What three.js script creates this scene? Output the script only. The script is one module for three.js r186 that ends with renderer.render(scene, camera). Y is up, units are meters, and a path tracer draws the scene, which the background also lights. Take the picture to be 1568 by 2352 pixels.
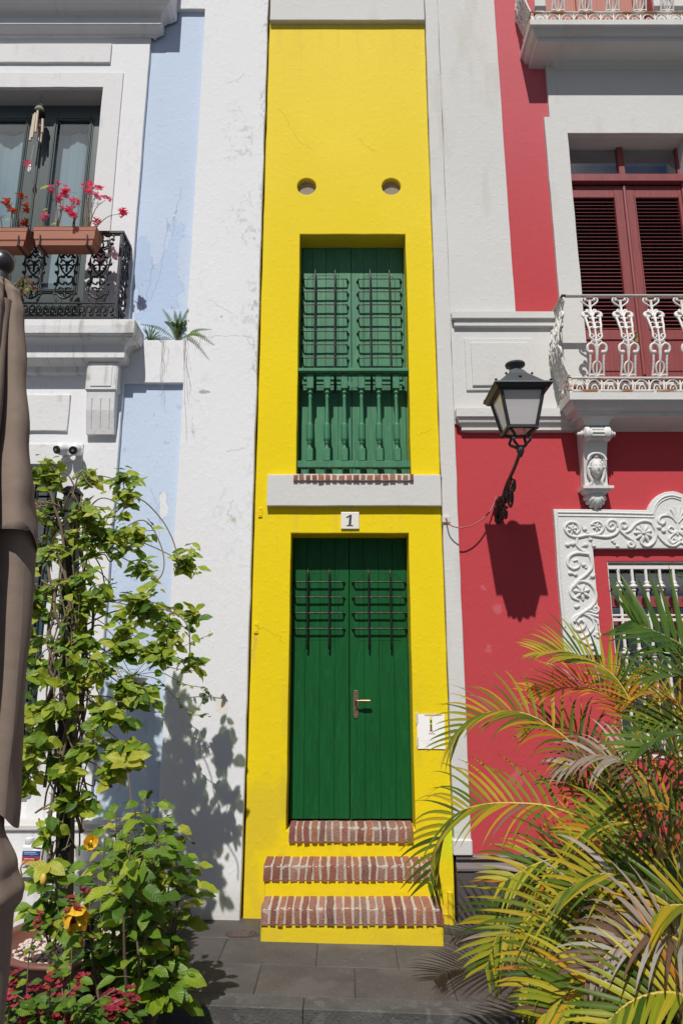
import * as THREE from 'three';
import { mergeGeometries } from 'three/addons/utils/BufferGeometryUtils.js';
import { FontLoader } from 'three/addons/loaders/FontLoader.js';
import { TextGeometry } from 'three/addons/geometries/TextGeometry.js';

// ------------------------------------------------------------------ camera, sky, sun, exposure
const scene = new THREE.Scene();
const PITCH = 13.3 * Math.PI / 180, EYE = new THREE.Vector3(0, 1.79, 5.65);
const camera = new THREE.PerspectiveCamera(73.74, 682 / 1024, 0.05, 400);
camera.position.copy(EYE);
camera.rotation.x = PITCH;
const renderer = new THREE.WebGLRenderer();
renderer.toneMapping = THREE.LinearToneMapping;
renderer.toneMappingExposure = 1.0;
renderer.shadowMap.enabled = true;
const SUN = new THREE.Vector3(-0.16, 1.39, 1).normalize();
const sun = new THREE.DirectionalLight(new THREE.Color(1, 0.965, 0.91), 4.6);
sun.name = 'sun';
sun.position.copy(SUN).multiplyScalar(30).add(new THREE.Vector3(0, 3, 0));
sun.target.position.set(0, 3, 0);
sun.castShadow = true;
sun.shadow.mapSize.set(4096, 4096);
Object.assign(sun.shadow.camera, { left: -9, right: 9, top: 9, bottom: -9, near: 5, far: 60 });
scene.add(sun, sun.target);

// ------------------------------------------------------------------ random and noise
function rng(seed) {
  let a = seed >>> 0;
  return () => { a = (a + 0x6D2B79F5) >>> 0; let t = a; t = Math.imul(t ^ (t >>> 15), t | 1); t ^= t + Math.imul(t ^ (t >>> 7), t | 61); return ((t ^ (t >>> 14)) >>> 0) / 4294967296; };
}
const LAT = new Float32Array(65536); { const r = rng(7); for (let i = 0; i < 65536; i++) LAT[i] = r(); }
function vn(x, y) {
  const xi = Math.floor(x), yi = Math.floor(y); let u = x - xi, v = y - yi;
  u = u * u * (3 - 2 * u); v = v * v * (3 - 2 * v);
  const a = (yi & 255) << 8, b = ((yi + 1) & 255) << 8, c = xi & 255, d = (xi + 1) & 255;
  const p = LAT[a | c], q = LAT[b | c];
  return (p + (LAT[a | d] - p) * u) * (1 - v) + (q + (LAT[b | d] - q) * u) * v;
}
function fbm(x, y, o = 4) { let s = 0, a = 0.5, n = 0; for (let i = 0; i < o; i++) { s += a * vn(x, y); n += a; a *= 0.5; x = x * 2.03 + 17.3; y = y * 2.03 + 9.1; } return s / n; }
const clamp = (x, a = 0, b = 1) => Math.min(b, Math.max(a, x));
const sstep = (a, b, x) => { const t = clamp((x - a) / (b - a)); return t * t * (3 - 2 * t); };
const lerp = (a, b, t) => a + (b - a) * t;
const V = (x, y, z) => new THREE.Vector3(x, y, z);

// sky: blue with broken cumulus, computed
{
  const W = 1024, H = 512, d = new Float32Array(W * H * 4);
  for (let j = 0; j < H; j++) for (let i = 0; i < W; i++) {
    const el = ((j + 0.5) / H - 0.5) * Math.PI, az = ((i + 0.5) / W - 0.5) * 2 * Math.PI;
    const y = Math.sin(el), x = Math.cos(el) * Math.cos(az), z = Math.cos(el) * Math.sin(az);
    const h = Math.pow(1 - clamp(y), 3), k = (j * W + i) * 4;
    let c = [lerp(0.04, 0.17, h), lerp(0.08, 0.21, h), lerp(0.18, 0.27, h)];
    const halo = Math.pow(clamp(x * SUN.x + y * SUN.y + z * SUN.z), 24) * 0.15;
    c = c.map((q) => q + halo);
    if (y > 0) {
      const px = x / (y + 0.25) * 2.2, pz = z / (y + 0.25) * 2.2;
      const m = sstep(0.5, 0.66, fbm(px + 40, pz + 31, 6)) * sstep(0, 0.12, y), l = lerp(0.34, 0.66, fbm(px * 2 + 5, pz * 2, 4));
      c = c.map((q, n) => lerp(q, l * [0.98, 0.99, 1][n], m));
    } else c = [0.08, 0.08, 0.083];
    d[k] = c[0]; d[k + 1] = c[1]; d[k + 2] = c[2]; d[k + 3] = 1;
  }
  const t = new THREE.DataTexture(d, W, H, THREE.RGBAFormat, THREE.FloatType);
  t.mapping = THREE.EquirectangularReflectionMapping; t.magFilter = THREE.LinearFilter; t.minFilter = THREE.LinearFilter; t.needsUpdate = true;
  scene.background = t; scene.environment = t;
}

// ------------------------------------------------------------------ helpers
// world point at depth z on the line of sight through picture point (px, py), picture 1568 x 2352
const SN = Math.sin(PITCH), CS = Math.cos(PITCH);
function P(px, py, z = 0) {
  const dx = (px - 784) / 1568, dy = (1176 - py) / 1568, t = (z - EYE.z) / (-CS + dy * SN);
  return V(dx * t, EYE.y + (dy * CS + SN) * t, z);
}
const taken = new Map();
function numbered(n) { const k = taken.get(n) ?? 0; taken.set(n, k + 1); return k ? `${n}_${String(k).padStart(3, '0')}` : n; }
function thing(name, label, category, pos = V(0, 0, 0), group) {
  const o = new THREE.Group(); o.name = numbered(name); o.position.copy(pos); o.userData = { label, category };
  if (group) o.userData.group = group;
  scene.add(o); return o;
}
const WP = new THREE.Vector3();
function group(name, parent, label) { const g = new THREE.Group(); g.name = name; if (label) g.userData.label = label; parent.add(g); return g; }
function part(name, geo, mat, parent, label) {                // geo in world coordinates; re-based onto its parent
  if (Array.isArray(geo)) geo = merge(geo);
  parent.updateWorldMatrix(true, false); parent.getWorldPosition(WP);
  geo.translate(-WP.x, -WP.y, -WP.z);
  return put(name, geo, mat, parent, null, null, label);
}
function put(name, geo, mat, parent, pos, rot, label) {        // shared geometry placed at a world point
  const m = new THREE.Mesh(geo, mat); m.name = name; m.castShadow = m.receiveShadow = true;
  if (pos) { parent.updateWorldMatrix(true, false); parent.getWorldPosition(WP); m.position.copy(pos).sub(WP); }
  if (rot) m.rotation.set(...rot);
  if (label) m.userData.label = label;
  parent.add(m); return m;
}
function merge(list) {
  const col = list.some((g) => g.attributes.color);
  return mergeGeometries(list.map((g) => {
    const h = g.index ? g.toNonIndexed() : g;
    for (const k of Object.keys(h.attributes)) if (!['position', 'normal', 'uv', ...(col ? ['color'] : [])].includes(k)) h.deleteAttribute(k);
    if (!h.attributes.uv) muv(h);
    return h;
  }));
}
function muv(g, s = 1, ou = 0, ov = 0) {                        // uv in metres, by the main axis of the normal
  const p = g.attributes.position, n = g.attributes.normal, uv = new Float32Array(p.count * 2);
  for (let i = 0; i < p.count; i++) {
    const ax = Math.abs(n.getX(i)), ay = Math.abs(n.getY(i)), az = Math.abs(n.getZ(i));
    const [u, v] = ax > ay && ax > az ? [p.getX(i) + p.getZ(i), p.getY(i)] : ay > az ? [p.getX(i), p.getY(i) + p.getZ(i)] : [p.getX(i), p.getY(i)];
    uv[2 * i] = u * s + ou; uv[2 * i + 1] = v * s + ov;
  }
  g.setAttribute('uv', new THREE.BufferAttribute(uv, 2)); return g;
}
function cbox(w, h, d, c = 0.003, jit = 0, R = null) {           // box with chamfered edges, 44 triangles, centred
  const W = w / 2, H = h / 2, D = d / 2; c = Math.min(c, W * 0.9, H * 0.9, D * 0.9);
  const v = {}, S = [-1, 1];
  for (const x of S) for (const y of S) for (const z of S) {
    const j = () => (R ? (R() - 0.5) * jit : 0), jx = j(), jy = j(), jz = j();
    v[[x, y, z, 0]] = [x * W + jx, y * (H - c) + jy, z * (D - c) + jz]; v[[x, y, z, 1]] = [x * (W - c) + jx, y * H + jy, z * (D - c) + jz]; v[[x, y, z, 2]] = [x * (W - c) + jx, y * (H - c) + jy, z * D + jz];
  }
  const pos = [];
  const tri = (a, b, e) => {
    const n = [(b[1] - a[1]) * (e[2] - a[2]) - (b[2] - a[2]) * (e[1] - a[1]), (b[2] - a[2]) * (e[0] - a[0]) - (b[0] - a[0]) * (e[2] - a[2]), (b[0] - a[0]) * (e[1] - a[1]) - (b[1] - a[1]) * (e[0] - a[0])];
    const m = [0, 1, 2].map((k) => (a[k] + b[k] + e[k]) / 3);
    pos.push(...a, ...(n[0] * m[0] + n[1] * m[1] + n[2] * m[2] < 0 ? [...e, ...b] : [...b, ...e]));
  };
  const quad = (a, b, e, f) => { tri(a, b, e); tri(a, e, f); };
  for (const s of S) {
    quad(v[[s, -1, -1, 0]], v[[s, 1, -1, 0]], v[[s, 1, 1, 0]], v[[s, -1, 1, 0]]);
    quad(v[[-1, s, -1, 1]], v[[1, s, -1, 1]], v[[1, s, 1, 1]], v[[-1, s, 1, 1]]);
    quad(v[[-1, -1, s, 2]], v[[1, -1, s, 2]], v[[1, 1, s, 2]], v[[-1, 1, s, 2]]);
    for (const q of S) {
      quad(v[[s, q, -1, 0]], v[[s, q, 1, 0]], v[[s, q, 1, 1]], v[[s, q, -1, 1]]);
      quad(v[[s, -1, q, 0]], v[[s, 1, q, 0]], v[[s, 1, q, 2]], v[[s, -1, q, 2]]);
      quad(v[[-1, s, q, 1]], v[[1, s, q, 1]], v[[1, s, q, 2]], v[[-1, s, q, 2]]);
      for (const r of S) tri(v[[s, q, r, 0]], v[[s, q, r, 1]], v[[s, q, r, 2]]);
    }
  }
  const g = new THREE.BufferGeometry(); g.setAttribute('position', new THREE.Float32BufferAttribute(pos, 3)); g.computeVertexNormals();
  return muv(g);
}
// box between two corners, uv in world metres
function boxAt(x0, y0, z0, x1, y1, z1, c = 0.004) {
  const g = cbox(Math.abs(x1 - x0), Math.abs(y1 - y0), Math.abs(z1 - z0), c);
  g.translate((x0 + x1) / 2, (y0 + y1) / 2, (z0 + z1) / 2); return muv(g);
}
// outline made slightly uneven, as hand-laid plaster is
function uneven(pts, step = 0.14, amp = 0.003, seed = 1) {
  const out = [];
  pts.forEach((a, i) => {
    const b = pts[(i + 1) % pts.length], L = Math.hypot(b[0] - a[0], b[1] - a[1]), n = Math.max(1, Math.round(L / step));
    for (let k = 0; k < n; k++) {
      const t = k / n, x = lerp(a[0], b[0], t), y = lerp(a[1], b[1], t), e = k ? 1 : 0.3;
      out.push([x + (vn(x * 5 + seed * 31, y * 5) - 0.5) * 2 * amp * e, y + (vn(x * 5, y * 5 + seed * 57) - 0.5) * 2 * amp * e]);
    }
  });
  return out;
}
// upright slab with the outline pts (x, y in metres), front at z1, thickness d
function slab(pts, z1, d, { holes = [], bevel = 0.006, amp = 0.003, seed = 1, step = 0.14, seg = 2 } = {}) {
  const s = new THREE.Shape(uneven(pts, step, amp, seed).map((q) => new THREE.Vector2(...q)));
  for (const h of holes) s.holes.push(new THREE.Path(uneven(h, step, amp, seed + 3).map((q) => new THREE.Vector2(...q))));
  const g = new THREE.ExtrudeGeometry(s, { depth: d - 2 * bevel, bevelEnabled: bevel > 0, bevelThickness: bevel, bevelSize: bevel, bevelOffset: -bevel, bevelSegments: seg, curveSegments: 12 });
  g.translate(0, 0, z1 - d + bevel);
  return muv(g);
}
const rect = (x0, y0, x1, y1) => [[x0, y0], [x1, y0], [x1, y1], [x0, y1]];
// profile (list of [out, y]) swept round a front that spans x0..x1 at the largest out, with returns to z = zw
function mould(prof, x0, x1, zw, left = true, right = false) {
  const B = Math.max(...prof.map((q) => q[0])), pos = [], ring = prof.map(([o, y]) => {
    const a = left ? x0 + (B - o) : x0, b = right ? x1 - (B - o) : x1;
    return [...(left ? [[a, y, zw - 0.02]] : []), [a, y, zw + o], [b, y, zw + o], ...(right ? [[b, y, zw - 0.02]] : [])];
  });
  for (let i = 0; i + 1 < ring.length; i++) for (let k = 0; k + 1 < ring[0].length; k++) {
    const a = ring[i][k], b = ring[i][k + 1], c = ring[i + 1][k + 1], d = ring[i + 1][k];
    pos.push(...a, ...d, ...c, ...a, ...c, ...b);
  }
  const g = new THREE.BufferGeometry(); g.setAttribute('position', new THREE.Float32BufferAttribute(pos, 3)); g.computeVertexNormals();
  return muv(g);
}
function curvePts(pts, n) { return new THREE.CatmullRomCurve3(pts.map((q) => (q.isVector3 ? q : V(...q))), false, 'centripetal').getPoints(n); }
// round tube with radius r(t); flat squeezes it along an axis
function tube(pts, r, seg = 16, rad = 6, smooth = true) {
  const c = smooth && pts.length > 2 ? curvePts(pts, seg) : pts.map((q) => (q.isVector3 ? q : V(...q))), n = c.length, rf = typeof r === 'function' ? r : () => r;
  const pos = [], nor = [], uv = [], idx = [], T = V(0, 0, 0), N = V(0, 0, 0), Bv = V(0, 0, 0);
  let len = 0, up = null;
  for (let i = 0; i < n; i++) {
    T.subVectors(c[Math.min(i + 1, n - 1)], c[Math.max(i - 1, 0)]).normalize();
    if (!up) up = Math.abs(T.y) < 0.9 ? V(0, 1, 0) : V(1, 0, 0);
    N.copy(up).addScaledVector(T, -up.dot(T)).normalize(); up.copy(N); Bv.crossVectors(T, N);
    if (i) len += c[i].distanceTo(c[i - 1]);
    const q = rf(i / (n - 1));
    for (let k = 0; k <= rad; k++) {
      const a = k / rad * Math.PI * 2, x = Math.cos(a), y = Math.sin(a);
      const nx = N.x * x + Bv.x * y, ny = N.y * x + Bv.y * y, nz = N.z * x + Bv.z * y;
      pos.push(c[i].x + nx * q, c[i].y + ny * q, c[i].z + nz * q); nor.push(nx, ny, nz); uv.push(k / rad * q * 6.28, len);
      if (i < n - 1 && k < rad) { const o = i * (rad + 1) + k; idx.push(o, o + 1, o + rad + 1, o + 1, o + rad + 2, o + rad + 1); }
    }
  }
  for (const e of [0, n - 1]) {                                   // caps
    const o = pos.length / 3; T.subVectors(c[e ? n - 1 : 0], c[e ? n - 2 : 1]).normalize();
    pos.push(c[e].x, c[e].y, c[e].z); nor.push(T.x, T.y, T.z); uv.push(0, 0);
    for (let k = 0; k <= rad; k++) { const s = (e * (rad + 1) + k) * 3; pos.push(pos[s], pos[s + 1], pos[s + 2]); nor.push(T.x, T.y, T.z); uv.push(0, 0); if (k < rad) e ? idx.push(o, o + 1 + k, o + 2 + k) : idx.push(o, o + 2 + k, o + 1 + k); }
  }
  const g = new THREE.BufferGeometry();
  g.setAttribute('position', new THREE.Float32BufferAttribute(pos, 3)); g.setAttribute('normal', new THREE.Float32BufferAttribute(nor, 3)); g.setAttribute('uv', new THREE.Float32BufferAttribute(uv, 2)); g.setIndex(idx);
  return g;
}
function ball(x, y, z, r, sy = 1, sz = 1, w = 10, h = 8) { const g = new THREE.SphereGeometry(r, w, h); g.scale(1, sy, sz); g.translate(x, y, z); return g; }
function lathe(prof, x, y, z, n = 20) { const g = new THREE.LatheGeometry(prof.map((q) => new THREE.Vector2(...q)), n); g.translate(x, y, z); return g; }

// ------------------------------------------------------------------ textures and materials
const s2l = (c) => (c <= 0.04045 ? c / 12.92 : Math.pow((c + 0.055) / 1.055, 2.4)), l2s = (c) => (c <= 0.0031308 ? c * 12.92 : 1.055 * Math.pow(c, 1 / 2.4) - 0.055);
function dataTex(W, H, fn, srgb, wrap = true) {
  const d = new Uint8Array(W * H * 4);
  for (let j = 0; j < H; j++) for (let i = 0; i < W; i++) {
    const c = fn(i / W, j / H), k = (j * W + i) * 4;
    if (typeof c === 'number') d[k] = d[k + 1] = d[k + 2] = clamp(c) * 255;
    else for (let n = 0; n < 3; n++) d[k + n] = clamp(srgb ? l2s(clamp(c[n])) : c[n]) * 255;
    d[k + 3] = 255;
  }
  const t = new THREE.DataTexture(d, W, H); if (srgb) t.colorSpace = THREE.SRGBColorSpace;
  t.magFilter = THREE.LinearFilter; t.minFilter = THREE.LinearMipmapLinearFilter; t.generateMipmaps = true;
  if (wrap) t.wrapS = t.wrapT = THREE.RepeatWrapping;
  t.needsUpdate = true; return t;
}
const rep = (t, sx, sy = sx) => { const c = t.clone(); c.repeat.set(1 / sx, 1 / sy); c.needsUpdate = true; return c; };   // tile of sx by sy metres
// periodic noise, so that tiles join
function pfbm(u, v, f, o = 4, sd = 0) {
  let s = 0, a = 0.5, n = 0;
  for (let i = 0; i < o; i++) {
    const x = u * f, y = v * f, xi = Math.floor(x), yi = Math.floor(y), m = (k) => ((k % f) + f) % f; let p = x - xi, q = y - yi; p = p * p * (3 - 2 * p); q = q * q * (3 - 2 * q);
    const L = (a2, b2) => LAT[((m(b2) * 7 + sd * 13 + i * 29) & 255) << 8 | ((m(a2) * 11 + sd * 5 + m(b2) * 3) & 255)];
    s += a * lerp(lerp(L(xi, yi), L(xi + 1, yi), p), lerp(L(xi, yi + 1), L(xi + 1, yi + 1), p), q); n += a; a *= 0.55; f *= 2;
  }
  return s / n;
}
const plasterH = dataTex(1024, 1024, (u, v) => {
  const a = pfbm(u, v, 5, 3, 1), b = pfbm(u, v, 40, 3, 2), c = pfbm(u, v, 160, 2, 3), d = sstep(0.6, 0.85, pfbm(u, v, 48, 2, 4));
  return 0.3 + a * 0.16 + b * 0.2 + c * 0.12 + d * 0.14;
});
const grainH = dataTex(512, 512, (u, v) => pfbm(u, v, 24, 4, 5));
const woodH = dataTex(256, 1024, (u, v) => 0.5 + 0.35 * (pfbm(u, v * 0.25, 48, 2, 8) - 0.5) + 0.5 * (pfbm(u, v, 8, 3, 9) - 0.5));
function M(r, g, b, o = {}) { const m = o.phys ? new THREE.MeshPhysicalMaterial() : new THREE.MeshStandardMaterial(); m.color.setRGB(r, g, b); m.roughness = 0.8; const { phys, ...rest } = o; Object.assign(m, rest); return m; }
const PB = { phys: true, specularIntensity: 0.35, bumpMap: rep(plasterH, 2), bumpScale: 0.0048, roughness: 0.9 };
// colour of a whole facade, x0..x0+w by y0..y0+h metres; fn gives linear colour
function facade(x0, y0, w, h, ppm, fn, o = {}) {
  const t = dataTex(Math.round(w * ppm), Math.round(h * ppm), (u, v) => fn(x0 + u * w, y0 + v * h), true, false);
  t.repeat.set(1 / w, 1 / h); t.offset.set(-x0 / w, -y0 / h);
  return M(1, 1, 1, { map: t, ...PB, ...o });
}
// polyline cracks: distance to a jittered path
function crack(pts, seed, amp = 0.012) {
  const q = [];
  for (let i = 0; i + 1 < pts.length; i++) for (let k = 0; k < 8; k++) { const t = k / 8; q.push([lerp(pts[i][0], pts[i + 1][0], t) + (vn(i * 8 + k, seed) - 0.5) * amp * 2, lerp(pts[i][1], pts[i + 1][1], t) + (vn(seed, i * 8 + k) - 0.5) * amp * 2]); }
  q.push(pts[pts.length - 1]);
  let a = 1e9, b = -1e9, c = 1e9, d = -1e9; for (const [x, y] of q) { a = Math.min(a, x); b = Math.max(b, x); c = Math.min(c, y); d = Math.max(d, y); }
  return (x, y) => {
    if (x < a - 0.02 || x > b + 0.02 || y < c - 0.02 || y > d + 0.02) return 1;
    let m = 1;
    for (let i = 0; i + 1 < q.length; i++) {
      const [ax, ay] = q[i], bx = q[i + 1][0] - ax, by = q[i + 1][1] - ay, t = clamp(((x - ax) * bx + (y - ay) * by) / (bx * bx + by * by + 1e-9));
      m = Math.min(m, Math.hypot(x - ax - bx * t, y - ay - by * t));
    }
    return m;
  };
}
const pxy = (x, y, z = 0) => { const p = P(x, y, z); return [p.x, p.y]; };
const crackList = (lists, z) => { const f = lists.map((l, i) => crack(l.map((q) => pxy(q[0], q[1], z)), i + 3)); return (x, y) => { let m = 1; for (const g of f) m = Math.min(m, g(x, y)); return m; }; };

const wCrack = crackList([[[560, 170], [545, 185], [520, 190]], [[480, 690], [530, 720]], [[470, 775], [560, 770], [585, 800]], [[535, 1150], [520, 1180], [540, 1200]], [[450, 800], [470, 770]], [[440, 960], [445, 1005]], [[520, 1040], [560, 1030]]], 0.045);
const chips = [[468, 901, 0.05, 0.017], [535, 1195, 0.028, 0.025], [443, 993, 0.014, 0.03], [545, 188, 0.012, 0.01], [508, 728, 0.014, 0.016], [569, 728, 0.01, 0.014], [508, 1620, 0.05, 0.075]].map(([x, y, a, b], i) => [...pxy(x, y, 0.045), a, b, i]);
const mWhite = facade(-3.9, -0.3, 3.4, 10, 130, (x, y) => {
  const n = fbm(x * 1.6, y * 1.1), f = fbm(x * 14, y * 14, 3), g = fbm(x * 60, y * 60, 2);
  let c = [0.735, 0.735, 0.75].map((q) => q * (0.965 + 0.05 * n + 0.03 * (g - 0.5)));
  const edge = sstep(0.5, 0, Math.abs(x + 0.74)) * sstep(2.2, 4.5, y);
  const sp = sstep(0.52, 0.72, fbm(x * 38, y * 26, 3)), dirt = sp * (sstep(0.5, 0.68, fbm(x * 3 + 3, y * 2.2 + 8, 3)) * (0.25 + 0.75 * edge) + 0.5 * sstep(0.12, 0, Math.abs(x + 0.745)) * sstep(0.45, 0.6, fbm(4, y * 3, 3))) * sstep(1.5, 3.5, y);
  c = c.map((q, k) => q * (1 - dirt * [0.27, 0.27, 0.25][k]));
  const base = sstep(0.35, 0, y + 0.25 * (n - 0.5)); c = c.map((q, k) => q * (1 - base * [0.2, 0.22, 0.25][k]));
  if (wCrack(x, y) < 0.0035) c = c.map((q) => q * 0.72);
  for (const [cx, cy, a, b, i] of chips) { const d = Math.hypot((x - cx) / a, (y - cy) / b) + (fbm(x * 40 + i, y * 40) - 0.5) * 0.9; if (d < 1) c = i === 0 ? [0.38, 0.38, 0.4] : i === 6 ? [0.72, 0.67, 0.6] : d < 0.5 ? [0.5, 0.46, 0.4] : [0.62, 0.6, 0.57]; }
  return c;
});
const pkA = pxy(372, 655), pkB = pxy(322, 600);
const bCrack = crackList([[[385, 500], [370, 620], [345, 690]], [[415, 430], [395, 540]], [[350, 600], [335, 700], [330, 720]], [[345, 1120], [360, 1160], [365, 1250]]], 0);
const mBlue = facade(-2.1, -0.3, 0.9, 10, 150, (x, y) => {
  const n = fbm(x * 2, y * 1.5), g = fbm(x * 50, y * 50, 2);
  let c = [0.525, 0.615, 0.755].map((q) => q * (0.95 + 0.08 * n + 0.03 * (g - 0.5)));
  const el = Math.min(Math.hypot((x - pkA[0]) / 0.2, (y - pkA[1]) / 0.52), Math.hypot((x - pkB[0]) / 0.1, (y - pkB[1]) / 0.3)), pv = el + (fbm(x * 7 + 2, y * 4.4 + 5, 5) - 0.5) * 2.2;
  if (pv < 0.9) c = c.map((q, k) => lerp(q, [0.43, 0.55, 0.74][k], 0.55 + 0.35 * fbm(x * 9, y * 6, 3))); else if (pv < 0.93) c = c.map((q) => q * 0.72); else if (pv < 0.97) c = c.map((q) => q * 1.06);
  const [cx, cy] = pxy(374, 1140, 0), d = Math.hypot((x - cx - (y - cy) * 0.08) / 0.06, (y - cy) / 0.17) + (fbm(x * 12, y * 9, 4) - 0.5) * 1.7;
  if (d < 0.8 && y < 3.3) c = [0.72, 0.72, 0.74]; else if (d < 0.88 && y < 3.3) c = [0.38, 0.47, 0.62];
  if (bCrack(x, y) < 0.003) c = c.map((q) => q * 0.75);
  const chip = fbm(x * 18, y * 12 + 30, 3); if (chip > 0.74 && y < 4.2) c = [0.44, 0.53, 0.68];
  return c;
});
const yCrack = crackList([[[640, 250], [690, 330], [720, 345]], [[820, 320], [860, 350]], [[590, 1440], [640, 1460], [650, 1480]], [[960, 1000], [990, 985]]], 0);
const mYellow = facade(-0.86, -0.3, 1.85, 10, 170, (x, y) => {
  const n = fbm(x * 1.8, y * 1.3 + 4), g = fbm(x * 55, y * 55, 2), paleTop = sstep(4.0, 8.4, y + 0.8 * (n - 0.5));  // yellow turns slightly paler and less saturated towards the top
  let c = [0.785, 0.592, 0.010].map((q, k) => lerp(q, [0.80, 0.615, 0.07][k], paleTop) * (0.95 + 0.08 * n + 0.03 * (g - 0.5)));
  const dirt = sstep(0.52, 0.72, fbm(x * 4 + 11, y * 2.4, 5)) * sstep(2.1, 0.5, y) * 0.8 + sstep(0.42, 0.2, y + 0.3 * (n - 0.5)) * 0.25 + sstep(0.17, 0.02, y + 0.1 * (fbm(x * 9, y * 9, 3) - 0.5)) * 0.55 + 0.55 * sstep(0.05, 0, Math.abs(x + 0.45)) * sstep(0.45, 0.6, fbm(x * 9, y * 5, 3)) * sstep(2.4, 1, y) + 0.5 * sstep(0.05, 0, Math.abs(x - 0.6)) * sstep(0.4, 0.6, fbm(x * 9, y * 5, 3)) * sstep(2.4, 1, y);
  c = c.map((q, k) => lerp(q, [0.5, 0.36, 0.05][k], clamp(dirt) * 0.42));
  if (x > 0.72 && y < 0.7) { const m = sstep(0.4, 0.62, fbm(x * 8, y * 4, 3)) * sstep(0.7, 0.84, x + 0.02); c = c.map((q, k) => lerp(q, [0.55, 0.62, 0.02][k], m)); }
  const drip = sstep(0.5, 0.8, fbm(x * 26, y * 1.2, 4)) * (sstep(2.55, 3.15, y) * sstep(3.2, 3.15, y) + 0.6 * sstep(7.2, 8.2, y)) * 0.22 + sstep(0.022, 0.006, Math.abs(x + 0.71 + 0.01 * Math.sin(y * 30))) * sstep(1.75, 2.05, y) * sstep(2.12, 2.08, y) * 0.5;
  c = c.map((q, k) => lerp(q, [0.52, 0.36, 0.10][k], drip));
  if (yCrack(x, y) < 0.0028) c = c.map((q) => q * 0.75);
  return c;
});
const rScuff = [[1140, 1400, 0.05], [1110, 1350, 0.03], [1180, 1790, 0.06], [1120, 1490, 0.03]].map(([x, y, r]) => [...pxy(x, y), r]);
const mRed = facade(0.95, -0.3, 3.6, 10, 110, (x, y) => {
  const n = fbm(x * 1.7, y * 1.4 + 9), g = fbm(x * 45, y * 45, 2), paleTop = sstep(4.6, 8.2, y);  // red turns paler and pinker with height
  let c = [0.49, 0.060, 0.070].map((q, k) => lerp(q, [0.53, 0.125, 0.145][k], paleTop) * (0.955 + 0.07 * n + 0.04 * (g - 0.5)));
  for (const [a, b, r] of rScuff) { const d = Math.hypot(x - a, (y - b) * 0.7) / r + (fbm(x * 25, y * 25, 3) - 0.5) * 2; c = c.map((q, k) => lerp(q, [0.6, 0.3, 0.32][k], 0.22 * sstep(1, 0.2, d))); }
  return c;
});
const mGrey = facade(-0.9, -0.3, 5.2, 10, 100, (x, y) => {                       // warm off-white paint of the right house and the bands
  const n = fbm(x * 1.5 + 20, y * 1.2), g = fbm(x * 45, y * 45, 2), st = sstep(0.6, 0.8, fbm(x * 6, y * 1.6 + 7, 4));
  return [0.615, 0.607, 0.588].map((q, k) => q * (0.95 + 0.07 * n + 0.03 * (g - 0.5)) * (1 - st * [0.07, 0.08, 0.1][k]));
});
const mTrim = M(0.645, 0.64, 0.625, { bumpMap: rep(grainH, 0.5), bumpScale: 0.002, roughness: 0.75 });
const mCornice = facade(-4.4, 3.3, 2.9, 5.6, 110, (x, y) => {                    // left house trim, streaked with damp
  const n = fbm(x * 2, y * 2), s = sstep(0.48, 0.8, fbm(x * 24, y * 3, 5)) * sstep(0.42, 0.75, fbm(x * 2.5, y * 7, 4));
  const low = y < 5.2 ? 1 : 0.25;
  return [0.69, 0.688, 0.69].map((q, k) => q * (0.93 + 0.1 * n) * (1 - s * low * [0.5, 0.53, 0.6][k]));
}, { bumpMap: rep(plasterH, 1.1) });
const mBase = M(0.105, 0.087, 0.09, { ...PB, roughness: 0.6, map: rep(dataTex(256, 256, (u, v) => [0.85, 0.85, 0.85].map((q) => q + 0.3 * (pfbm(u, v, 6, 4, 12) - 0.5)), true), 1.4) });
const paintMap = rep(dataTex(256, 512, (u, v) => { const g = pfbm(u, v * 0.25, 40, 3, 81), b = pfbm(u, v, 4, 4, 82), s = sstep(0.71, 0.76, pfbm(u, v * 0.5, 40, 2, 83)), q = 0.8 + 0.25 * (g - 0.5) + 0.3 * (b - 0.5); return [q + 0.9 * s * 0.5, q + 0.12 * s, q + 0.4 * s]; }, true), 0.7, 1.9);
const mDoor = M(0.0092, 0.107, 0.027, { map: paintMap, phys: true, specularIntensity: 0.4, roughness: 0.42, bumpMap: rep(woodH, 0.5, 2), bumpScale: 0.0016 });
const mShut = M(0.064, 0.235, 0.123, { map: paintMap, phys: true, specularIntensity: 0.6, roughness: 0.5, bumpMap: rep(woodH, 0.5, 2), bumpScale: 0.0016 });
const mIron = M(0.012, 0.012, 0.013, { roughness: 0.38, metalness: 0.0, bumpMap: rep(grainH, 0.08), bumpScale: 0.0008 });
const mWhiteIron = M(0.72, 0.70, 0.66, { roughness: 0.5, bumpMap: rep(grainH, 0.06), bumpScale: 0.0015 });
const mRustIron = M(1, 1, 1, { roughness: 0.6, map: rep(dataTex(256, 128, (u, v) => { const n = pfbm(u, v, 6, 4, 14); const s = sstep(0.55, 0.7, n); return [lerp(0.7, 0.33, s), lerp(0.68, 0.17, s), lerp(0.64, 0.08, s)]; }, true), 0.9, 0.3) });
const mWood = M(1, 1, 1, { roughness: 0.55, bumpMap: rep(woodH, 0.4, 1.6), bumpScale: 0.002, map: rep(dataTex(256, 512, (u, v) => { const n = pfbm(u, v * 0.3, 32, 3, 15), m = pfbm(u, v, 5, 3, 16); return [0.235 + 0.1 * (n - 0.5) + 0.06 * (m - 0.5), 0.048 + 0.03 * (n - 0.5), 0.05 + 0.03 * (n - 0.5)]; }, true), 0.3, 1.2) });
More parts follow.
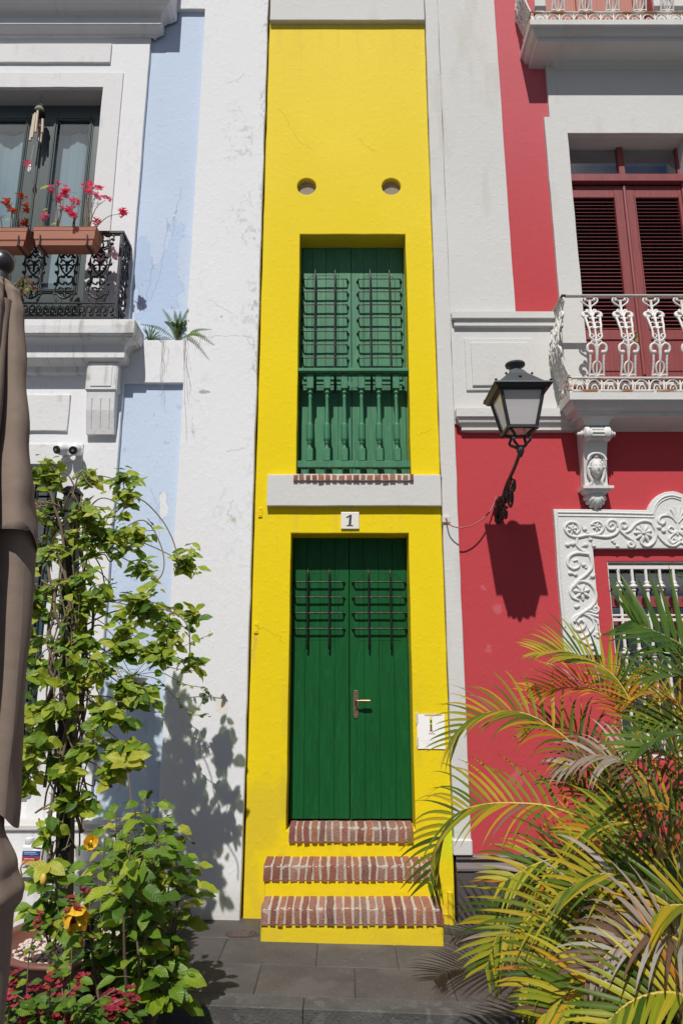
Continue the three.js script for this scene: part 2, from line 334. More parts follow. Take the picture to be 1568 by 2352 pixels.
const mWoodTop = M(0.42, 0.15, 0.11, { roughness: 0.6, bumpMap: rep(woodH, 0.4, 1.6), bumpScale: 0.002 });
const mSlateDoor = M(0.062, 0.085, 0.086, { roughness: 0.38, bumpMap: rep(woodH, 0.5, 2), bumpScale: 0.001 });
const mGlass = M(0.9, 0.95, 0.97, { phys: true, transmission: 1, roughness: 0.02, thickness: 0, ior: 2.1 });
const mRoom = M(0.008, 0.008, 0.010, { roughness: 0.9 });
const mCurtain = M(0.36, 0.42, 0.44, { roughness: 0.9 });
const mMortar = M(0.45, 0.39, 0.32, { roughness: 0.95, bumpMap: rep(grainH, 0.15), bumpScale: 0.003 });
const brickMap = dataTex(256, 256, (u, v) => { const n = pfbm(u, v, 6, 4, 21), k = pfbm(u, v, 24, 3, 22), w = sstep(0.6, 0.75, n); return [lerp(0.95, 1.2, k) * lerp(1, 0.75, w), lerp(0.9, 1.15, k) * lerp(1, 0.8, w), lerp(0.85, 1.15, k) * lerp(1, 0.9, w)].map((q) => q * 0.8); }, true);
const brickMats = [[0.32, 0.125, 0.085], [0.36, 0.16, 0.115], [0.28, 0.105, 0.08], [0.40, 0.215, 0.165], [0.39, 0.17, 0.105], [0.25, 0.125, 0.10], [0.33, 0.19, 0.15], [0.12, 0.08, 0.07]].map((c) => M(...c, { roughness: 0.9, map: rep(brickMap, 0.16), bumpMap: rep(grainH, 0.12), bumpScale: 0.006 }));
const slabMats = [1, 0.9, 1.08, 0.96].map((k, i) => M(0.096 * k, 0.088 * k, 0.084 * k, { roughness: 0.62 + 0.05 * i, bumpMap: rep(grainH, 0.4), bumpScale: 0.003, map: rep(dataTex(256, 256, (u, v) => { const n = pfbm(u, v, 5, 5, 31 + i), g = pfbm(u, v, 64, 2, 35 + i), w = sstep(0.72, 0.78, pfbm(u, v, 40, 2, 38 + i)); return [0.78, 0.77, 0.78].map((q) => q + 0.5 * (n - 0.5) + 0.25 * sstep(0.55, 0.75, pfbm(u, v, 3, 3, 45 + i)) + 0.12 * (g - 0.5) + 0.18 * w); }, true), 0.9 + 0.1 * i) }));
// ------------------------------------------------------------------ ground: road, kerb, sidewalk
const gy = (x, z = 0) => -clamp(x, -6, 6) * (0.018 + 0.012 * clamp(z, 0, 2));          // the street falls gently to the right
function structure(name, pos = V(0, 0, 0)) { const o = new THREE.Group(); o.name = numbered(name); o.position.copy(pos); o.userData.kind = 'structure'; scene.add(o); return o; }
{
  const g = new THREE.PlaneGeometry(300, 300, 60, 60); g.rotateX(-Math.PI / 2); g.translate(0, 0, 0);
  const p = g.attributes.position; for (let i = 0; i < p.count; i++) p.setY(i, gy(p.getX(i), 1.4) - 0.16);
  g.computeVertexNormals(); muv(g);
  const m = put('road', g, M(0.07, 0.075, 0.085, { roughness: 0.75, bumpMap: rep(plasterH, 1), bumpScale: 0.01 }), scene); m.userData.kind = 'structure';
  const walk = structure('sidewalk'), R = rng(11);
  const bed = new THREE.BoxGeometry(9, 0.2, 1.9, 24, 1, 8); bed.translate(0, -0.118, 0.3);
  { const q = bed.attributes.position; for (let i = 0; i < q.count; i++) q.setY(i, q.getY(i) + gy(q.getX(i), q.getZ(i))); }
  part('mortar_bed', muv(bed), M(0.075, 0.07, 0.066, { roughness: 0.95 }), walk);
  const lay = (name, x0, x1, z0, z1, h, mats, parent, gap, lift = 0) => {
    const g2 = cbox(x1 - x0 - gap, h, z1 - z0 - gap, 0.004, 0.0016, R); const q = g2.attributes.position, cx = (x0 + x1) / 2, cz = (z0 + z1) / 2;
    const dy = (R() - 0.5) * 0.002;
    for (let i = 0; i < q.count; i++) { q.setXYZ(i, q.getX(i) + cx, q.getY(i) + gy(q.getX(i) + cx, q.getZ(i) + cz) - h / 2 + dy + lift, q.getZ(i) + cz); }
    g2.computeVertexNormals(); part(name, muv(g2, 1, R() * 5, R() * 5), mats[Math.floor(R() * mats.length)], parent);
  };
  const r1 = [-4.4, -3.7, -3.05, -2.4, -1.75, -1.12, -0.52, 0.12, 0.78, 1.4, 2.05, 2.7, 3.35, 4.0, 4.5];
  for (let i = 0; i + 1 < r1.length; i++) lay('paving_slab', r1[i], r1[i + 1], -0.04, 0.4, 0.05, slabMats, walk, 0.0018);
  const r2 = [-4.4, -3.8, -3.1, -2.5, -1.9, -1.22, -0.78, -0.16, 0.36, 0.95, 1.6, 2.2, 2.9, 3.5, 4.0, 4.5];
  for (let i = 0; i + 1 < r2.length; i++) lay('paving_slab', r2[i], r2[i + 1], 0.4, 0.83, 0.05, slabMats, walk, 0.0018);
  const r3 = [-4.4, -3.6, -2.9, -2.2, -1.5, -0.92, -0.5, 0.08, 0.66, 1.3, 2.0, 2.6, 3.2, 3.8, 4.5];
  for (let i = 0; i + 1 < r3.length; i++) lay('paving_slab', r3[i], r3[i + 1], 0.83, 1.25, 0.05, slabMats, walk, 0.0018);
  const kerb = structure('kerb'), kx = [-4.4, -3.4, -2.5, -1.55, -0.21, 0.98, 1.9, 2.9, 3.8, 4.5];
  const km = [0, 1].map((i) => M(0.10, 0.097, 0.093, { roughness: 0.8, bumpMap: rep(plasterH, 0.8), bumpScale: 0.012, map: rep(dataTex(256, 256, (u, v) => { const n = pfbm(u, v, 7, 5, 61 + i), w = sstep(0.62, 0.75, pfbm(u, v, 18, 3, 63 + i)); return [0.72, 0.71, 0.7].map((q) => q + 0.5 * (n - 0.5) + 0.4 * w); }, true), 0.7) }));
  for (let i = 0; i + 1 < kx.length; i++) lay('kerb_stone', kx[i], kx[i + 1], 1.253, 1.41, 0.19, km, kerb, 0.004, 0.004);
}

// ------------------------------------------------------------------ iron and wood pieces shared by the houses
function grille(house, x0, x1, ys, xv, yT, yB, zw, off, label) {
  const feet = [], bars = [], fg = ball(0, 0, 0, 0.012, 1, 0.9, 8, 6);
  for (const y of ys) {
    for (const x of [x0, x1]) feet.push(V(x + (x === x0 ? -0.004 : 0.004), y, zw + 0.008));
    bars.push(tube([[x0 + 0.003, y, zw], [x0 + 0.004, y, zw + off * 0.7], [x0 + 0.009, y, zw + off * 0.95], [x0 + 0.02, y, zw + off], [(x0 + x1) / 2, y + 0.0015, zw + off], [x1 - 0.02, y, zw + off], [x1 - 0.009, y, zw + off * 0.95], [x1 - 0.004, y, zw + off * 0.7], [x1 - 0.003, y, zw]], 0.0068, 22, 6));
  }
  const g = group('grille', house, label);
  feet.forEach((f) => put('foot', fg, mIron, g, f));
  bars.forEach((b) => part('bar', b, mIron, g));
  for (const x of xv) part('bar', tube([[x, yB, zw + off * 0.35], [x, yB + 0.03, zw + off + 0.008], [x, (yT + yB) / 2, zw + off + 0.011], [x, yT - 0.03, zw + off + 0.008], [x, yT, zw + off * 0.5]], (t) => 0.0085 - 0.004 * Math.pow(Math.abs(2 * t - 1), 6), 18, 6), mIron, g);
}
// outline groove of a hatch: a thin dark line standing a hair proud
function hatch(house, x0, y0, x1, y1, z) {
  const r = 0.06, p = [[x0, y0], [x1, y0], [x1, y1 - r], [x1 - r * 0.3, y1 - r * 0.3], [x1 - r, y1], [x0 + r, y1], [x0 + r * 0.3, y1 - r * 0.3], [x0, y1 - r], [x0, y0]].map(([x, y]) => V(x, y, z));
  part('hatch_outline', tube(p, 0.0022, 0, 4, false), M(0.012, 0.04, 0.018, { roughness: 0.6 }), house);
}
function plankLeaf(house, name, xs, y0, y1, zf, th, mat, R, label) {
  const leaf = part(name, boxAt(xs[0] + 0.004, y0 + 0.004, zf - th - 0.02, xs[xs.length - 1] - 0.004, y1 - 0.004, zf - th + 0.006), mat, house, label);
  for (let i = 0; i + 1 < xs.length; i++) { const g = boxAt(xs[i] + 0.0007, y0, zf - th, xs[i + 1] - 0.0007, y1, zf + (R() - 0.5) * 0.0015, 0.0022); muv(g, 1, R() * 3, R() * 3); part('plank', g, mat, leaf); }
  return leaf;
}
function brickRow(parent, x0, x1, n, y0, y1, z0, z1, R, lean = 0.01) {
  const ws = []; let s = 0; for (let i = 0; i < n; i++) { ws.push(0.8 + R() * 0.4); s += ws[i]; }
  let x = x0; const L = x1 - x0;
  for (let i = 0; i < n; i++) {
    const w = ws[i] / s * L, gap = 0.011 + R() * 0.006, ow = (R() - 0.5);
    const g = new THREE.BoxGeometry(w - gap, y1 - y0, z1 - z0 + (R() - 0.5) * 0.012, 2, 3, 4), p = g.attributes.position, sd = R() * 100, ol = i === 0 || i === n - 1 ? 1 : 0.5;
    for (let k = 0; k < p.count; k++) {
      let X = p.getX(k), Y = p.getY(k), Z = p.getZ(k); const hx = (w - gap) / 2, hy = (y1 - y0) / 2, hz = (z1 - z0) / 2;
      const ex = Math.abs(X) > hx * 0.9, ey = Y > hy * 0.9, ez = Z > hz * 0.8;
      if (ey && ez) { Y -= 0.004 + 0.006 * vn(X * 60 + sd, 3); Z -= 0.004 + 0.007 * vn(X * 60, sd); }
      if (ex && (ez || ey)) X *= 0.93;
      X += (vn(Y * 30 + sd, Z * 30) - 0.5) * 0.007; Y += (vn(X * 40 + sd, Z * 25 + 7) - 0.5) * 0.005; Z += (vn(X * 40, Y * 30 + sd) - 0.5) * 0.008;
      X += ow * lean * (Y / hy);
      p.setXYZ(k, X, Y, Z);
    }
    g.computeVertexNormals(); g.translate(x + w / 2, (y0 + y1) / 2 + (R() - 0.5) * 0.004, (z0 + z1) / 2);
    muv(g, 1, R() * 4, R() * 4);
    part('brick', g, brickMats[R() < 0.05 ? 7 : Math.floor(R() * 7)], parent);
    x += w;
  }
}

// ------------------------------------------------------------------ the narrow yellow house
const YL = -0.735, YR = 0.848;
const yellow = thing('narrow_house', 'narrow yellow house with green double doors, brick steps and number 1', 'house', V(0.055, 0, 0));
{
  const R = rng(21), h = yellow, ZD = -0.206;
  const circ = (cx, cy, r) => Array.from({ length: 28 }, (_, i) => [cx + r * Math.cos(i / 28 * 6.2832), cy + r * Math.sin(i / 28 * 6.2832)]);
  const vents = [P(704, 428).x, P(898, 428).x], vy = P(704, 428).y;
  const W = [-0.39, 3.40, 0.60, 5.811], D = [-0.424, 0.62, 0.566, 2.941];
  const g = slab([[YL, -0.25], [YR, -0.25], [YR, 9.9], [YL, 9.9]], 0, 0.36, { bevel: 0.008, amp: 0.003, seed: 4, holes: [rect(W[0], W[1], W[2], W[3]), rect(...D), ...vents.map((x) => circ(x, vy, 0.091))] });
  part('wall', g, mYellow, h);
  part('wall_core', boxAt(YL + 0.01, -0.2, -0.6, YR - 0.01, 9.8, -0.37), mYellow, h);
  part('lintel_band', slab(rect(-0.728, P(780, 56).y, YR - 0.004, P(780, 4).y), 0.05, 0.06, { seed: 6 }), mGrey, h);
  part('sill_band', slab(rect(-0.632, 3.168, YR - 0.003, 3.443), 0.05, 0.06, { seed: 8, amp: 0.002 }), mGrey, h);
  // round vents with wire mesh
  for (const x of vents) {
    const v = part('vent', [tube(Array.from({ length: 25 }, (_, i) => V(x + 0.088 * Math.cos(i / 24 * 6.2832), vy + 0.088 * Math.sin(i / 24 * 6.2832), -0.05)), 0.006, 0, 5, false)], M(0.4, 0.36, 0.3), h);
    const wires = []; for (let i = -11; i <= 11; i++) { const q = i * 0.0075, l = Math.sqrt(0.086 * 0.086 - q * q); if (!(l > 0.005)) continue; wires.push(boxAt(x + q - 0.0011, vy - l, -0.051, x + q + 0.0011, vy + l, -0.049, 0.0004), boxAt(x - l, vy + q - 0.0011, -0.0535, x + l, vy + q + 0.0011, -0.0515, 0.0004)); }
    const wm = part('wire_mesh', wires, M(0.5, 0.44, 0.34, { roughness: 0.5 }), v); wm.userData.kind = 'stuff';
    part('vent_back', boxAt(x - 0.095, vy - 0.095, -0.14, x + 0.095, vy + 0.095, -0.12), M(0.22, 0.16, 0.06), v);
  }
  // window: frame, two plank shutters, grilles
  const xm = P(807, 800, ZD).x;
  part('window_frame', [boxAt(W[0] - 0.02, 3.4, ZD - 0.10, W[0] + 0.012, 5.83, ZD - 0.004), boxAt(W[2] - 0.012, 3.4, ZD - 0.10, W[2] + 0.02, 5.83, ZD - 0.004), boxAt(W[0] + 0.013, 5.80, ZD - 0.10, W[2] - 0.013, 5.83, ZD - 0.004)], mShut, h);
  const q = (c) => P(564.5 + 0.32 * c, 740, ZD).x;
  plankLeaf(h, 'shutter', [W[0] + 0.014, q(477), q(572), q(663), xm - 0.002], 3.44, 5.80, ZD, 0.025, mShut, R);
  plankLeaf(h, 'shutter', [xm + 0.002, q(850), q(945), q(1035), W[2] - 0.014], 3.44, 5.80, ZD, 0.025, mShut, R);
  const zg = ZD + 0.05, gx = (c, y) => P(564.5 + 0.32 * c, y, zg).x, wy = [640.6, 670, 699.8, 729.6, 760.6, 791.6, 822, 853, 884].map((y) => P(780, y, zg).y);
  grille(h, gx(408, 740), gx(730, 740), wy, [gx(495, 740), gx(638, 740)], P(780, 616, zg).y, wy[8] - 0.06, ZD, 0.05, 'left black window grille');
  grille(h, gx(806, 740), gx(1118, 740), wy, [gx(894, 740), gx(1034, 740)], P(780, 616, zg).y, wy[8] - 0.06, ZD, 0.05, 'right black window grille');
  hatch(h, gx(435, 740), wy[8] - 0.05, gx(700, 740), P(780, 633, ZD).y, ZD); hatch(h, gx(842, 740), wy[8] - 0.05, gx(1078, 740), P(780, 633, ZD).y, ZD);
  part('shutter_rail', boxAt(W[0] + 0.016, P(780, 884, ZD).y - 0.03, ZD - 0.001, W[2] - 0.016, P(780, 884, ZD).y + 0.03, ZD + 0.002, 0.001), mShut, h);
  // turned balustrade
  const zb = -0.075, ry = (y) => P(780, y, zb).y, yTop = ry(861), yBot = ry(1060);
  const bal = group('balustrade', h);
  part('handrail', [boxAt(W[0] - 0.006, ry(861), zb - 0.045, W[2] + 0.006, ry(855), zb + 0.05), boxAt(W[0] - 0.005, ry(860), zb - 0.04, W[2] + 0.005, ry(851), zb + 0.062, 0.008)], mShut, bal);
  part('bottom_rail', boxAt(W[0] - 0.004, ry(1076), zb - 0.028, W[2] + 0.004, ry(1060), zb + 0.03, 0.006), mShut, bal);
  for (const x of [700, 740, 780, 822, 862, 905]) { const X = P(x, 1080, zb).x; part('rail_foot', boxAt(X - 0.02, 3.45, zb - 0.02, X + 0.02, ry(1077), zb + 0.015), mShut, bal); }
  const H = yTop - yBot, pr = [[0.028, 0.135], [0.0295, 0.145], [0.02, 0.153], [0.014, 0.175], [0.0135, 0.195], [0.022, 0.208], [0.022, 0.215], [0.018, 0.222], [0.028, 0.238], [0.0305, 0.26], [0.0305, 0.405], [0.0285, 0.425], [0.0215, 0.44], [0.0135, 0.71], [0.0165, 0.722], [0.0175, 0.735], [0.0165, 0.748], [0.014, 0.758], [0.0145, 0.775], [0.0235, 0.785], [0.0235, 0.795], [0.017, 0.808], [0.022, 0.82], [0.026, 0.832]];
  const turned = new THREE.LatheGeometry(pr.map(([r, t]) => new THREE.Vector2(r, t * H)), 18);
  const bp = [cbox(0.061, H * 0.14, 0.061, 0.004).translate(0, H * 0.07, 0), cbox(0.061, H * 0.172, 0.061, 0.004).translate(0, H * 0.914, 0), muv(turned)];
  const balG = merge(bp);
  for (const c of [711.7, 750.6, 790.5, 830, 870, 910]) put('baluster', balG, mShut, bal, V(P(c, 960, zb).x, yBot - 0.002, zb), [0, (R() - 0.5) * 0.05, 0]);
  // brick course of the window sill
  const sill = part('window_sill', boxAt(-0.41, 3.385, -0.25, 0.612, 3.444, 0.066), M(0.62, 0.56, 0.5, { roughness: 0.95 }), h);
  brickRow(sill, -0.415, 0.618, 18, 3.383, 3.448, -0.2, 0.072, R, 0.004);
  // door
  const dm = P(802, 1500, ZD).x, dq = (c) => P(564.5 + 0.32 * c, 1500, ZD).x;
  part('door_frame', [boxAt(D[0] - 0.02, 0.66, ZD - 0.1, D[0] + 0.01, 2.96, ZD - 0.006), boxAt(D[2] - 0.01, 0.66, ZD - 0.1, D[2] + 0.02, 2.96, ZD - 0.006)], mDoor, h);
  const l1 = plankLeaf(h, 'door_leaf', [D[0] + 0.011, dq(428), dq(531), dq(637), dm - 0.0025], 0.662, 2.95, ZD, 0.03, mDoor, R);
  const l2 = plankLeaf(h, 'door_leaf', [dm + 0.0025, dq(848), dq(955), dq(1062), D[2] - 0.011], 0.662, 2.95, ZD, 0.03, mDoor, R);
  const zdg = ZD + 0.04, dx = (c) => P(564.5 + 0.32 * c, 1390, zdg).x, dy = (c) => P(780, 1160.3 + 0.32 * c, zdg).y, dys = [552, 662, 775, 888].map(dy);
  grille(h, dx(348), dx(702), dys, [dx(443), dx(598)], dy(452), dy(1036), ZD, 0.042, 'left black door grille');
  grille(h, dx(772), dx(1146), dys, [dx(881), dx(1038)], dy(455), dy(1036), ZD, 0.042, 'right black door grille');
  hatch(h, dx(380), dy(965), dx(660), dy(485), ZD); hatch(h, dx(810), dy(968), dx(1110), dy(485), ZD);
  const brass = M(0.24, 0.17, 0.11, { metalness: 0.7, roughness: 0.42, bumpMap: rep(grainH, 0.05), bumpScale: 0.0006 });
  const hp = P(564.5 + 0.32 * 789, 1160.3 + 0.32 * 1428, ZD), ps = [[-0.5, -0.75], [-0.3, -1], [0.3, -1], [0.5, -0.75], [0.5, 0.75], [0.3, 1], [-0.3, 1], [-0.5, 0.75]].map(([a, b]) => [hp.x + a * 0.044, hp.y + b * 0.112]);
  part('handle_plate', [slab(ps, ZD + 0.006, 0.008, { bevel: 0.0015, amp: 0 }), ball(hp.x, hp.y + 0.088, ZD + 0.006, 0.005), ball(hp.x, hp.y - 0.09, ZD + 0.006, 0.005), lathe([[0, 0], [0.009, 0], [0.009, 0.004], [0, 0.004]], 0, 0, 0, 12).rotateX(Math.PI / 2).translate(hp.x, hp.y - 0.035, ZD + 0.006)], brass, l2);
  const hy = hp.y + 0.028;
  part('lever', [tube([[hp.x, hy, ZD], [hp.x, hy, ZD + 0.05], [hp.x + 0.015, hy, ZD + 0.058], [hp.x + 0.03, hy, ZD + 0.058]], 0.008, 10, 8), tube([[hp.x + 0.03, hy, ZD + 0.058], [hp.x + 0.05, hy, ZD + 0.058], [hp.x + 0.09, hy - 0.001, ZD + 0.058], [hp.x + 0.112, hy - 0.001, ZD + 0.058]], (t) => 0.0075 + 0.005 * Math.sin(t * 2.4), 12, 10), ball(hp.x + 0.114, hy - 0.001, ZD + 0.058, 0.0115)], M(0.36, 0.25, 0.14, { metalness: 0.75, roughness: 0.34 }), l2);
  // number tile
  const t0 = P(783, 1215, 0.012), t1 = P(824.5, 1176, 0.012);
  const tile = part('number_tile', slab(rect(t0.x, t0.y, t1.x, t1.y), 0.016, 0.022, { bevel: 0.004, amp: 0.001 }), M(0.74, 0.71, 0.66, { roughness: 0.35 }), h, 'white house number tile reading 1');
  const font = await new FontLoader().loadAsync('fonts/droid/droid_serif_bold.typeface.json');
  const n1 = new TextGeometry('1', { font, size: 0.098, depth: 0.002, curveSegments: 6, bevelEnabled: false }); n1.computeBoundingBox();
  const bb = n1.boundingBox; n1.applyMatrix4(new THREE.Matrix4().makeShear(0, 0, 0.08, 0, 0, 0)); n1.translate((t0.x + t1.x) / 2 - (bb.min.x + bb.max.x) / 2 - 0.004, (t0.y + t1.y) / 2 - (bb.min.y + bb.max.y) / 2, 0.0165);
  part('numeral', n1, M(0.03, 0.033, 0.04, { roughness: 0.5 }), tile);
  // old shutter irons painted over
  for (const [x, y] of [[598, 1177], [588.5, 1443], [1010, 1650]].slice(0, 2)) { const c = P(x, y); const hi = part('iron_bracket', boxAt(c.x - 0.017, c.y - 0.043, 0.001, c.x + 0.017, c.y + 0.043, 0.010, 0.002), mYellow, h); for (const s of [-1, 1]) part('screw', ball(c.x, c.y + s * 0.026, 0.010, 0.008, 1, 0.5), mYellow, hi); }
  // steps
  const sx = (px, y, z) => P(px, y, z).x;
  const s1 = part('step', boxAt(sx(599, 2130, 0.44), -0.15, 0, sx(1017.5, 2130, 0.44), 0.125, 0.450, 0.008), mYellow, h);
  part('mortar', boxAt(sx(600, 2095, 0.45), 0.1125, 0.005, sx(1016, 2095, 0.45), 0.2165, 0.457, 0.008), mMortar, s1);
  brickRow(s1, sx(597, 2092, 0.456), sx(1019, 2092, 0.456), 21, 0.112, 0.224, 0.17, 0.462, R);
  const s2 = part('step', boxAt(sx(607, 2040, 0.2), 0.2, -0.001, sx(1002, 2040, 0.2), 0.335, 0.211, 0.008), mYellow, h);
  part('mortar', boxAt(sx(605, 1995, 0.21), 0.3225, -0.01, sx(1003, 1995, 0.21), 0.4295, 0.217, 0.008), mMortar, s2);
  brickRow(s2, sx(603, 1992, 0.22), sx(1005.5, 1992, 0.22), 21, 0.322, 0.437, -0.05, 0.222, R);
  const s3 = part('door_sill', boxAt(sx(663, 1905, 0.01), 0.5355, -0.3, sx(949, 1905, 0.01), 0.643, 0.0115, 0.008), mMortar, h);
  brickRow(s3, sx(661, 1905, 0.02), sx(951, 1905, 0.02), 16, 0.535, 0.65, -0.2, 0.017, R);
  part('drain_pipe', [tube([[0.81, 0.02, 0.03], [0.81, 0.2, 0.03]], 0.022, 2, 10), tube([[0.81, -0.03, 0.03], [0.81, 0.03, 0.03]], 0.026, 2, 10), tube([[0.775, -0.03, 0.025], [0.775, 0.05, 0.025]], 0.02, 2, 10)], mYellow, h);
}
// printed notice taped beside the door
{
  const c0 = P(958.5, 1720, 0.004), c1 = P(1019.5, 1640.5, 0.004);
  const cv = document.createElement('canvas'); cv.width = 384; cv.height = 500; const x = cv.getContext('2d');
  x.fillStyle = '#f2f0ee'; x.fillRect(0, 0, 384, 500);
  x.fillStyle = '#e8d23a'; x.fillRect(174, 22, 38, 182); x.fillStyle = '#f4f1ea'; x.fillRect(174, 22, 38, 34); x.fillStyle = '#d9c66a'; x.fillRect(180, 30, 26, 20);
  x.fillStyle = '#1f5a3a'; x.fillRect(182, 82, 23, 52); x.fillRect(182, 146, 23, 62); x.fillStyle = '#e9e6df'; x.fillRect(174, 134, 38, 8);
  x.fillStyle = '#9c4b34'; x.beginPath(); x.moveTo(180, 208); x.lineTo(206, 208); x.lineTo(216, 252); x.lineTo(172, 252); x.fill();
  x.fillStyle = '#4b4b4f'; x.font = 'bold 30px sans-serif'; x.textAlign = 'center'; x.fillText('TOURS', 202, 294);
  x.fillStyle = '#a9a8a8'; const r = rng(5); for (const [y, a, b] of [[346, 168, 232], [384, 42, 352], [418, 96, 296], [432, 132, 262]]) for (let u = a; u < b;) { const w = 8 + r() * 26; x.fillRect(u, y, Math.min(w, b - u), 4); u += w + 6; }
  x.fillRect(120, 450, 150, 4);
  const tex = new THREE.CanvasTexture(cv); tex.colorSpace = THREE.SRGBColorSpace;
  const W = c1.x - c0.x, H = c1.y - c0.y, cx = (c0.x + c1.x) / 2, cy = (c0.y + c1.y) / 2;
  const n = thing('notice', 'white printed paper notice reading TOURS taped to yellow wall beside the door', 'notice', V(cx, cy, 0.004));
  const g = new THREE.BoxGeometry(W, H, 0.0016, 6, 8, 1), p = g.attributes.position; for (let i = 0; i < p.count; i++) p.setZ(i, p.getZ(i) + 0.004 * Math.pow(Math.abs(p.getX(i) / W * 2), 3) * (0.5 + 0.5 * p.getY(i) / H) + 0.002); g.computeVertexNormals();
  put('paper', g, M(1, 1, 1, { map: tex, roughness: 0.5 }), n, V(cx, cy, 0.005), [0, 0, -0.012]);
  const tape = M(0.9, 0.86, 0.7, { phys: true, transmission: 0.6, roughness: 0.35, thickness: 0 });
  for (const [a, b, w, h] of [[-0.5, 0.4, 0.02, 0.09], [0.1, 0.5, 0.14, 0.016], [-0.5, -0.3, 0.018, 0.07]]) put('tape', cbox(w, h, 0.0006, 0.0001), tape, n, V(cx + a * W, cy + b * H, 0.0115));
}
// ------------------------------------------------------------------ the red house on the right
const red = thing('red_house', 'red house with off-white stucco trim, louvred doors and two white iron balconies', 'house', V(2.7, 0, 0));
const XR = 5.2;
{
  const h = red, R = rng(31), cx = 2.775;
  // window opening below: 2.215..3.26 wide
  const o0 = P(1394, 1290).x, oy1 = P(1394, 1290).y, oy0 = 1.12, o1 = 2 * P(1545, 1170).x - o0;
  const Wn = [2.195, 4.2, 3.35, 6.90];
  part('wall', slab([[0.95, -0.2], [XR, -0.2], [XR, 10.4], [0.95, 10.4]], 0, 0.34, { seed: 12, holes: [rect(o0, oy0, o1, oy1), rect(Wn[0], Wn[1], Wn[2], Wn[3]), rect(Wn[0] - 0.1, 7.8, Wn[2] - 0.15, 10.2)] }), mRed, h);
  part('wall_core', boxAt(0.95, -0.2, -0.75, XR, 10.3, -0.62), mRoom, h);
  // pilaster strip beside the yellow house, with its foot
  part('pilaster', slab(rect(0.853, 0.47, 0.985, 10.4), 0.035, 0.2, { seed: 14, amp: 0.004, bevel: 0.008 }), mGrey, h);
  part('pilaster_foot', boxAt(0.842, 0.452, -0.1, 0.99, 0.565, 0.052, 0.008), mGrey, h);
  part('wide_pilaster', slab([[0.9885, 4.87], [1.585, 4.87], [1.56, 10.4], [0.9885, 10.4]], 0.022, 0.1, { seed: 15, amp: 0.003 }), mGrey, h);
  // belt between the storeys
  const zB = 0.02, yb1 = P(1100, 716, zB + 0.05).y, yb2 = P(1100, 745, zB).y, yl1 = P(1100, 938, zB + 0.07).y, yl2 = P(1100, 979, zB).y, xe = 1.995;
  part('belt_wall', slab(rect(0.9885, yl2 + 0.02, xe, yb1 - 0.01), zB, 0.1, { seed: 16 }), mGrey, h);
  part('belt_moulding', mould([[0, yb1 + 0.004], [0.055, yb1], [0.055, yb1 - 0.062], [0.022, yb1 - 0.066], [0.02, yb1 - 0.095], [0.034, yb1 - 0.1], [0.034, yb1 - 0.128], [0, yb1 - 0.136]], 0.993, xe, zB, true), mGrey, h);
  part('belt_moulding', mould([[0, yl1 + 0.003], [0.075, yl1], [0.075, yl1 - 0.074], [0.062, yl1 - 0.078], [0.05, yl1 - 0.12], [0.022, yl1 - 0.15], [0.02, yl1 - 0.158], [0.026, yl1 - 0.16], [0.026, yl1 - 0.182], [-0.02, yl1 - 0.19]], 0.993, xe + 0.1, zB, true), mGrey, h);
  const pz = zB + 0.016; let a = P(1071, 896, pz), b = P(1224, 777, pz);
  const pn = part('raised_panel', slab(rect(a.x, a.y, b.x, b.y), pz, 0.03, { bevel: 0.005, seed: 17 }), mGrey, h);
  a = P(1085, 885, pz + 0.016); b = P(1212, 786.5, pz + 0.016);
  part('panel_face', slab(rect(a.x, a.y, b.x, b.y), pz + 0.016, 0.03, { bevel: 0.005, seed: 18 }), mGrey, pn);
  // surround of the louvred doors
  part('door_surround', slab([[1.985, 4.27], [1.98, 7.09], [2.035, 7.09], [2.04, 7.72], [XR, 7.72], [XR, 4.27]], 0.04, 0.14, { seed: 19, holes: [rect(Wn[0], Wn[1] + 0.1, Wn[2], Wn[3])] }), mGrey, h);
  part('door_reveal', [boxAt(Wn[0] - 0.03, 4.2, -0.4, Wn[0] + 0.007, 6.95, 0.0), boxAt(Wn[2] - 0.007, 4.2, -0.4, Wn[2] + 0.03, 6.95, 0.0), boxAt(Wn[0], 6.892, -0.4, Wn[2], 6.95, 0.0)], mGrey, h);
  // foot of the wall
  part('plinth', slab(rect(0.862, -0.25, XR, 0.375), 0.05, 0.2, { seed: 20, amp: 0.002 }), mBase, h);
  part('plinth_moulding', mould([[-0.03, 0.455], [0.028, 0.45], [0.034, 0.44], [0.034, 0.425], [0.012, 0.418], [0.01, 0.40], [0.05, 0.372], [0.06, 0.366], [0.06, 0.35], [0, 0.345]], 0.864, XR, 0.002, false), M(0.15, 0.125, 0.13, { roughness: 0.55 }), h);

  part('floor', [boxAt(0.96, 7.5, -0.62, XR - 0.02, 7.6, -0.341), boxAt(0.96, 3.9, -0.62, XR - 0.02, 3.98, -0.341)], mRoom, h);
  // ---- louvred doors of the middle floor
  const zd = -0.145, fr = P(1445, 560, zd).x, pX = (x, y) => P(x, y, zd).x, pY = (y) => P(1440, y, zd).y;
  const yT0 = pY(421), yT1 = pY(404), rail = P(1440, 413, zd + 0.03).y;
  part('transom', [boxAt(Wn[0], yT0, zd - 0.05, Wn[2], yT1, zd + 0.035, 0.006), boxAt(Wn[0], yT0 - 0.012, zd - 0.02, Wn[2], yT0 - 0.001, zd + 0.05, 0.004), boxAt(fr - 0.03, yT1 - 0.001, zd - 0.04, fr + 0.03, 6.93, zd + 0.015, 0.006), boxAt(Wn[0], yT1, zd - 0.04, Wn[0] + 0.03, 6.93, zd), boxAt(Wn[2] - 0.03, yT1, zd - 0.04, Wn[2], 6.93, zd)], mWood, h);
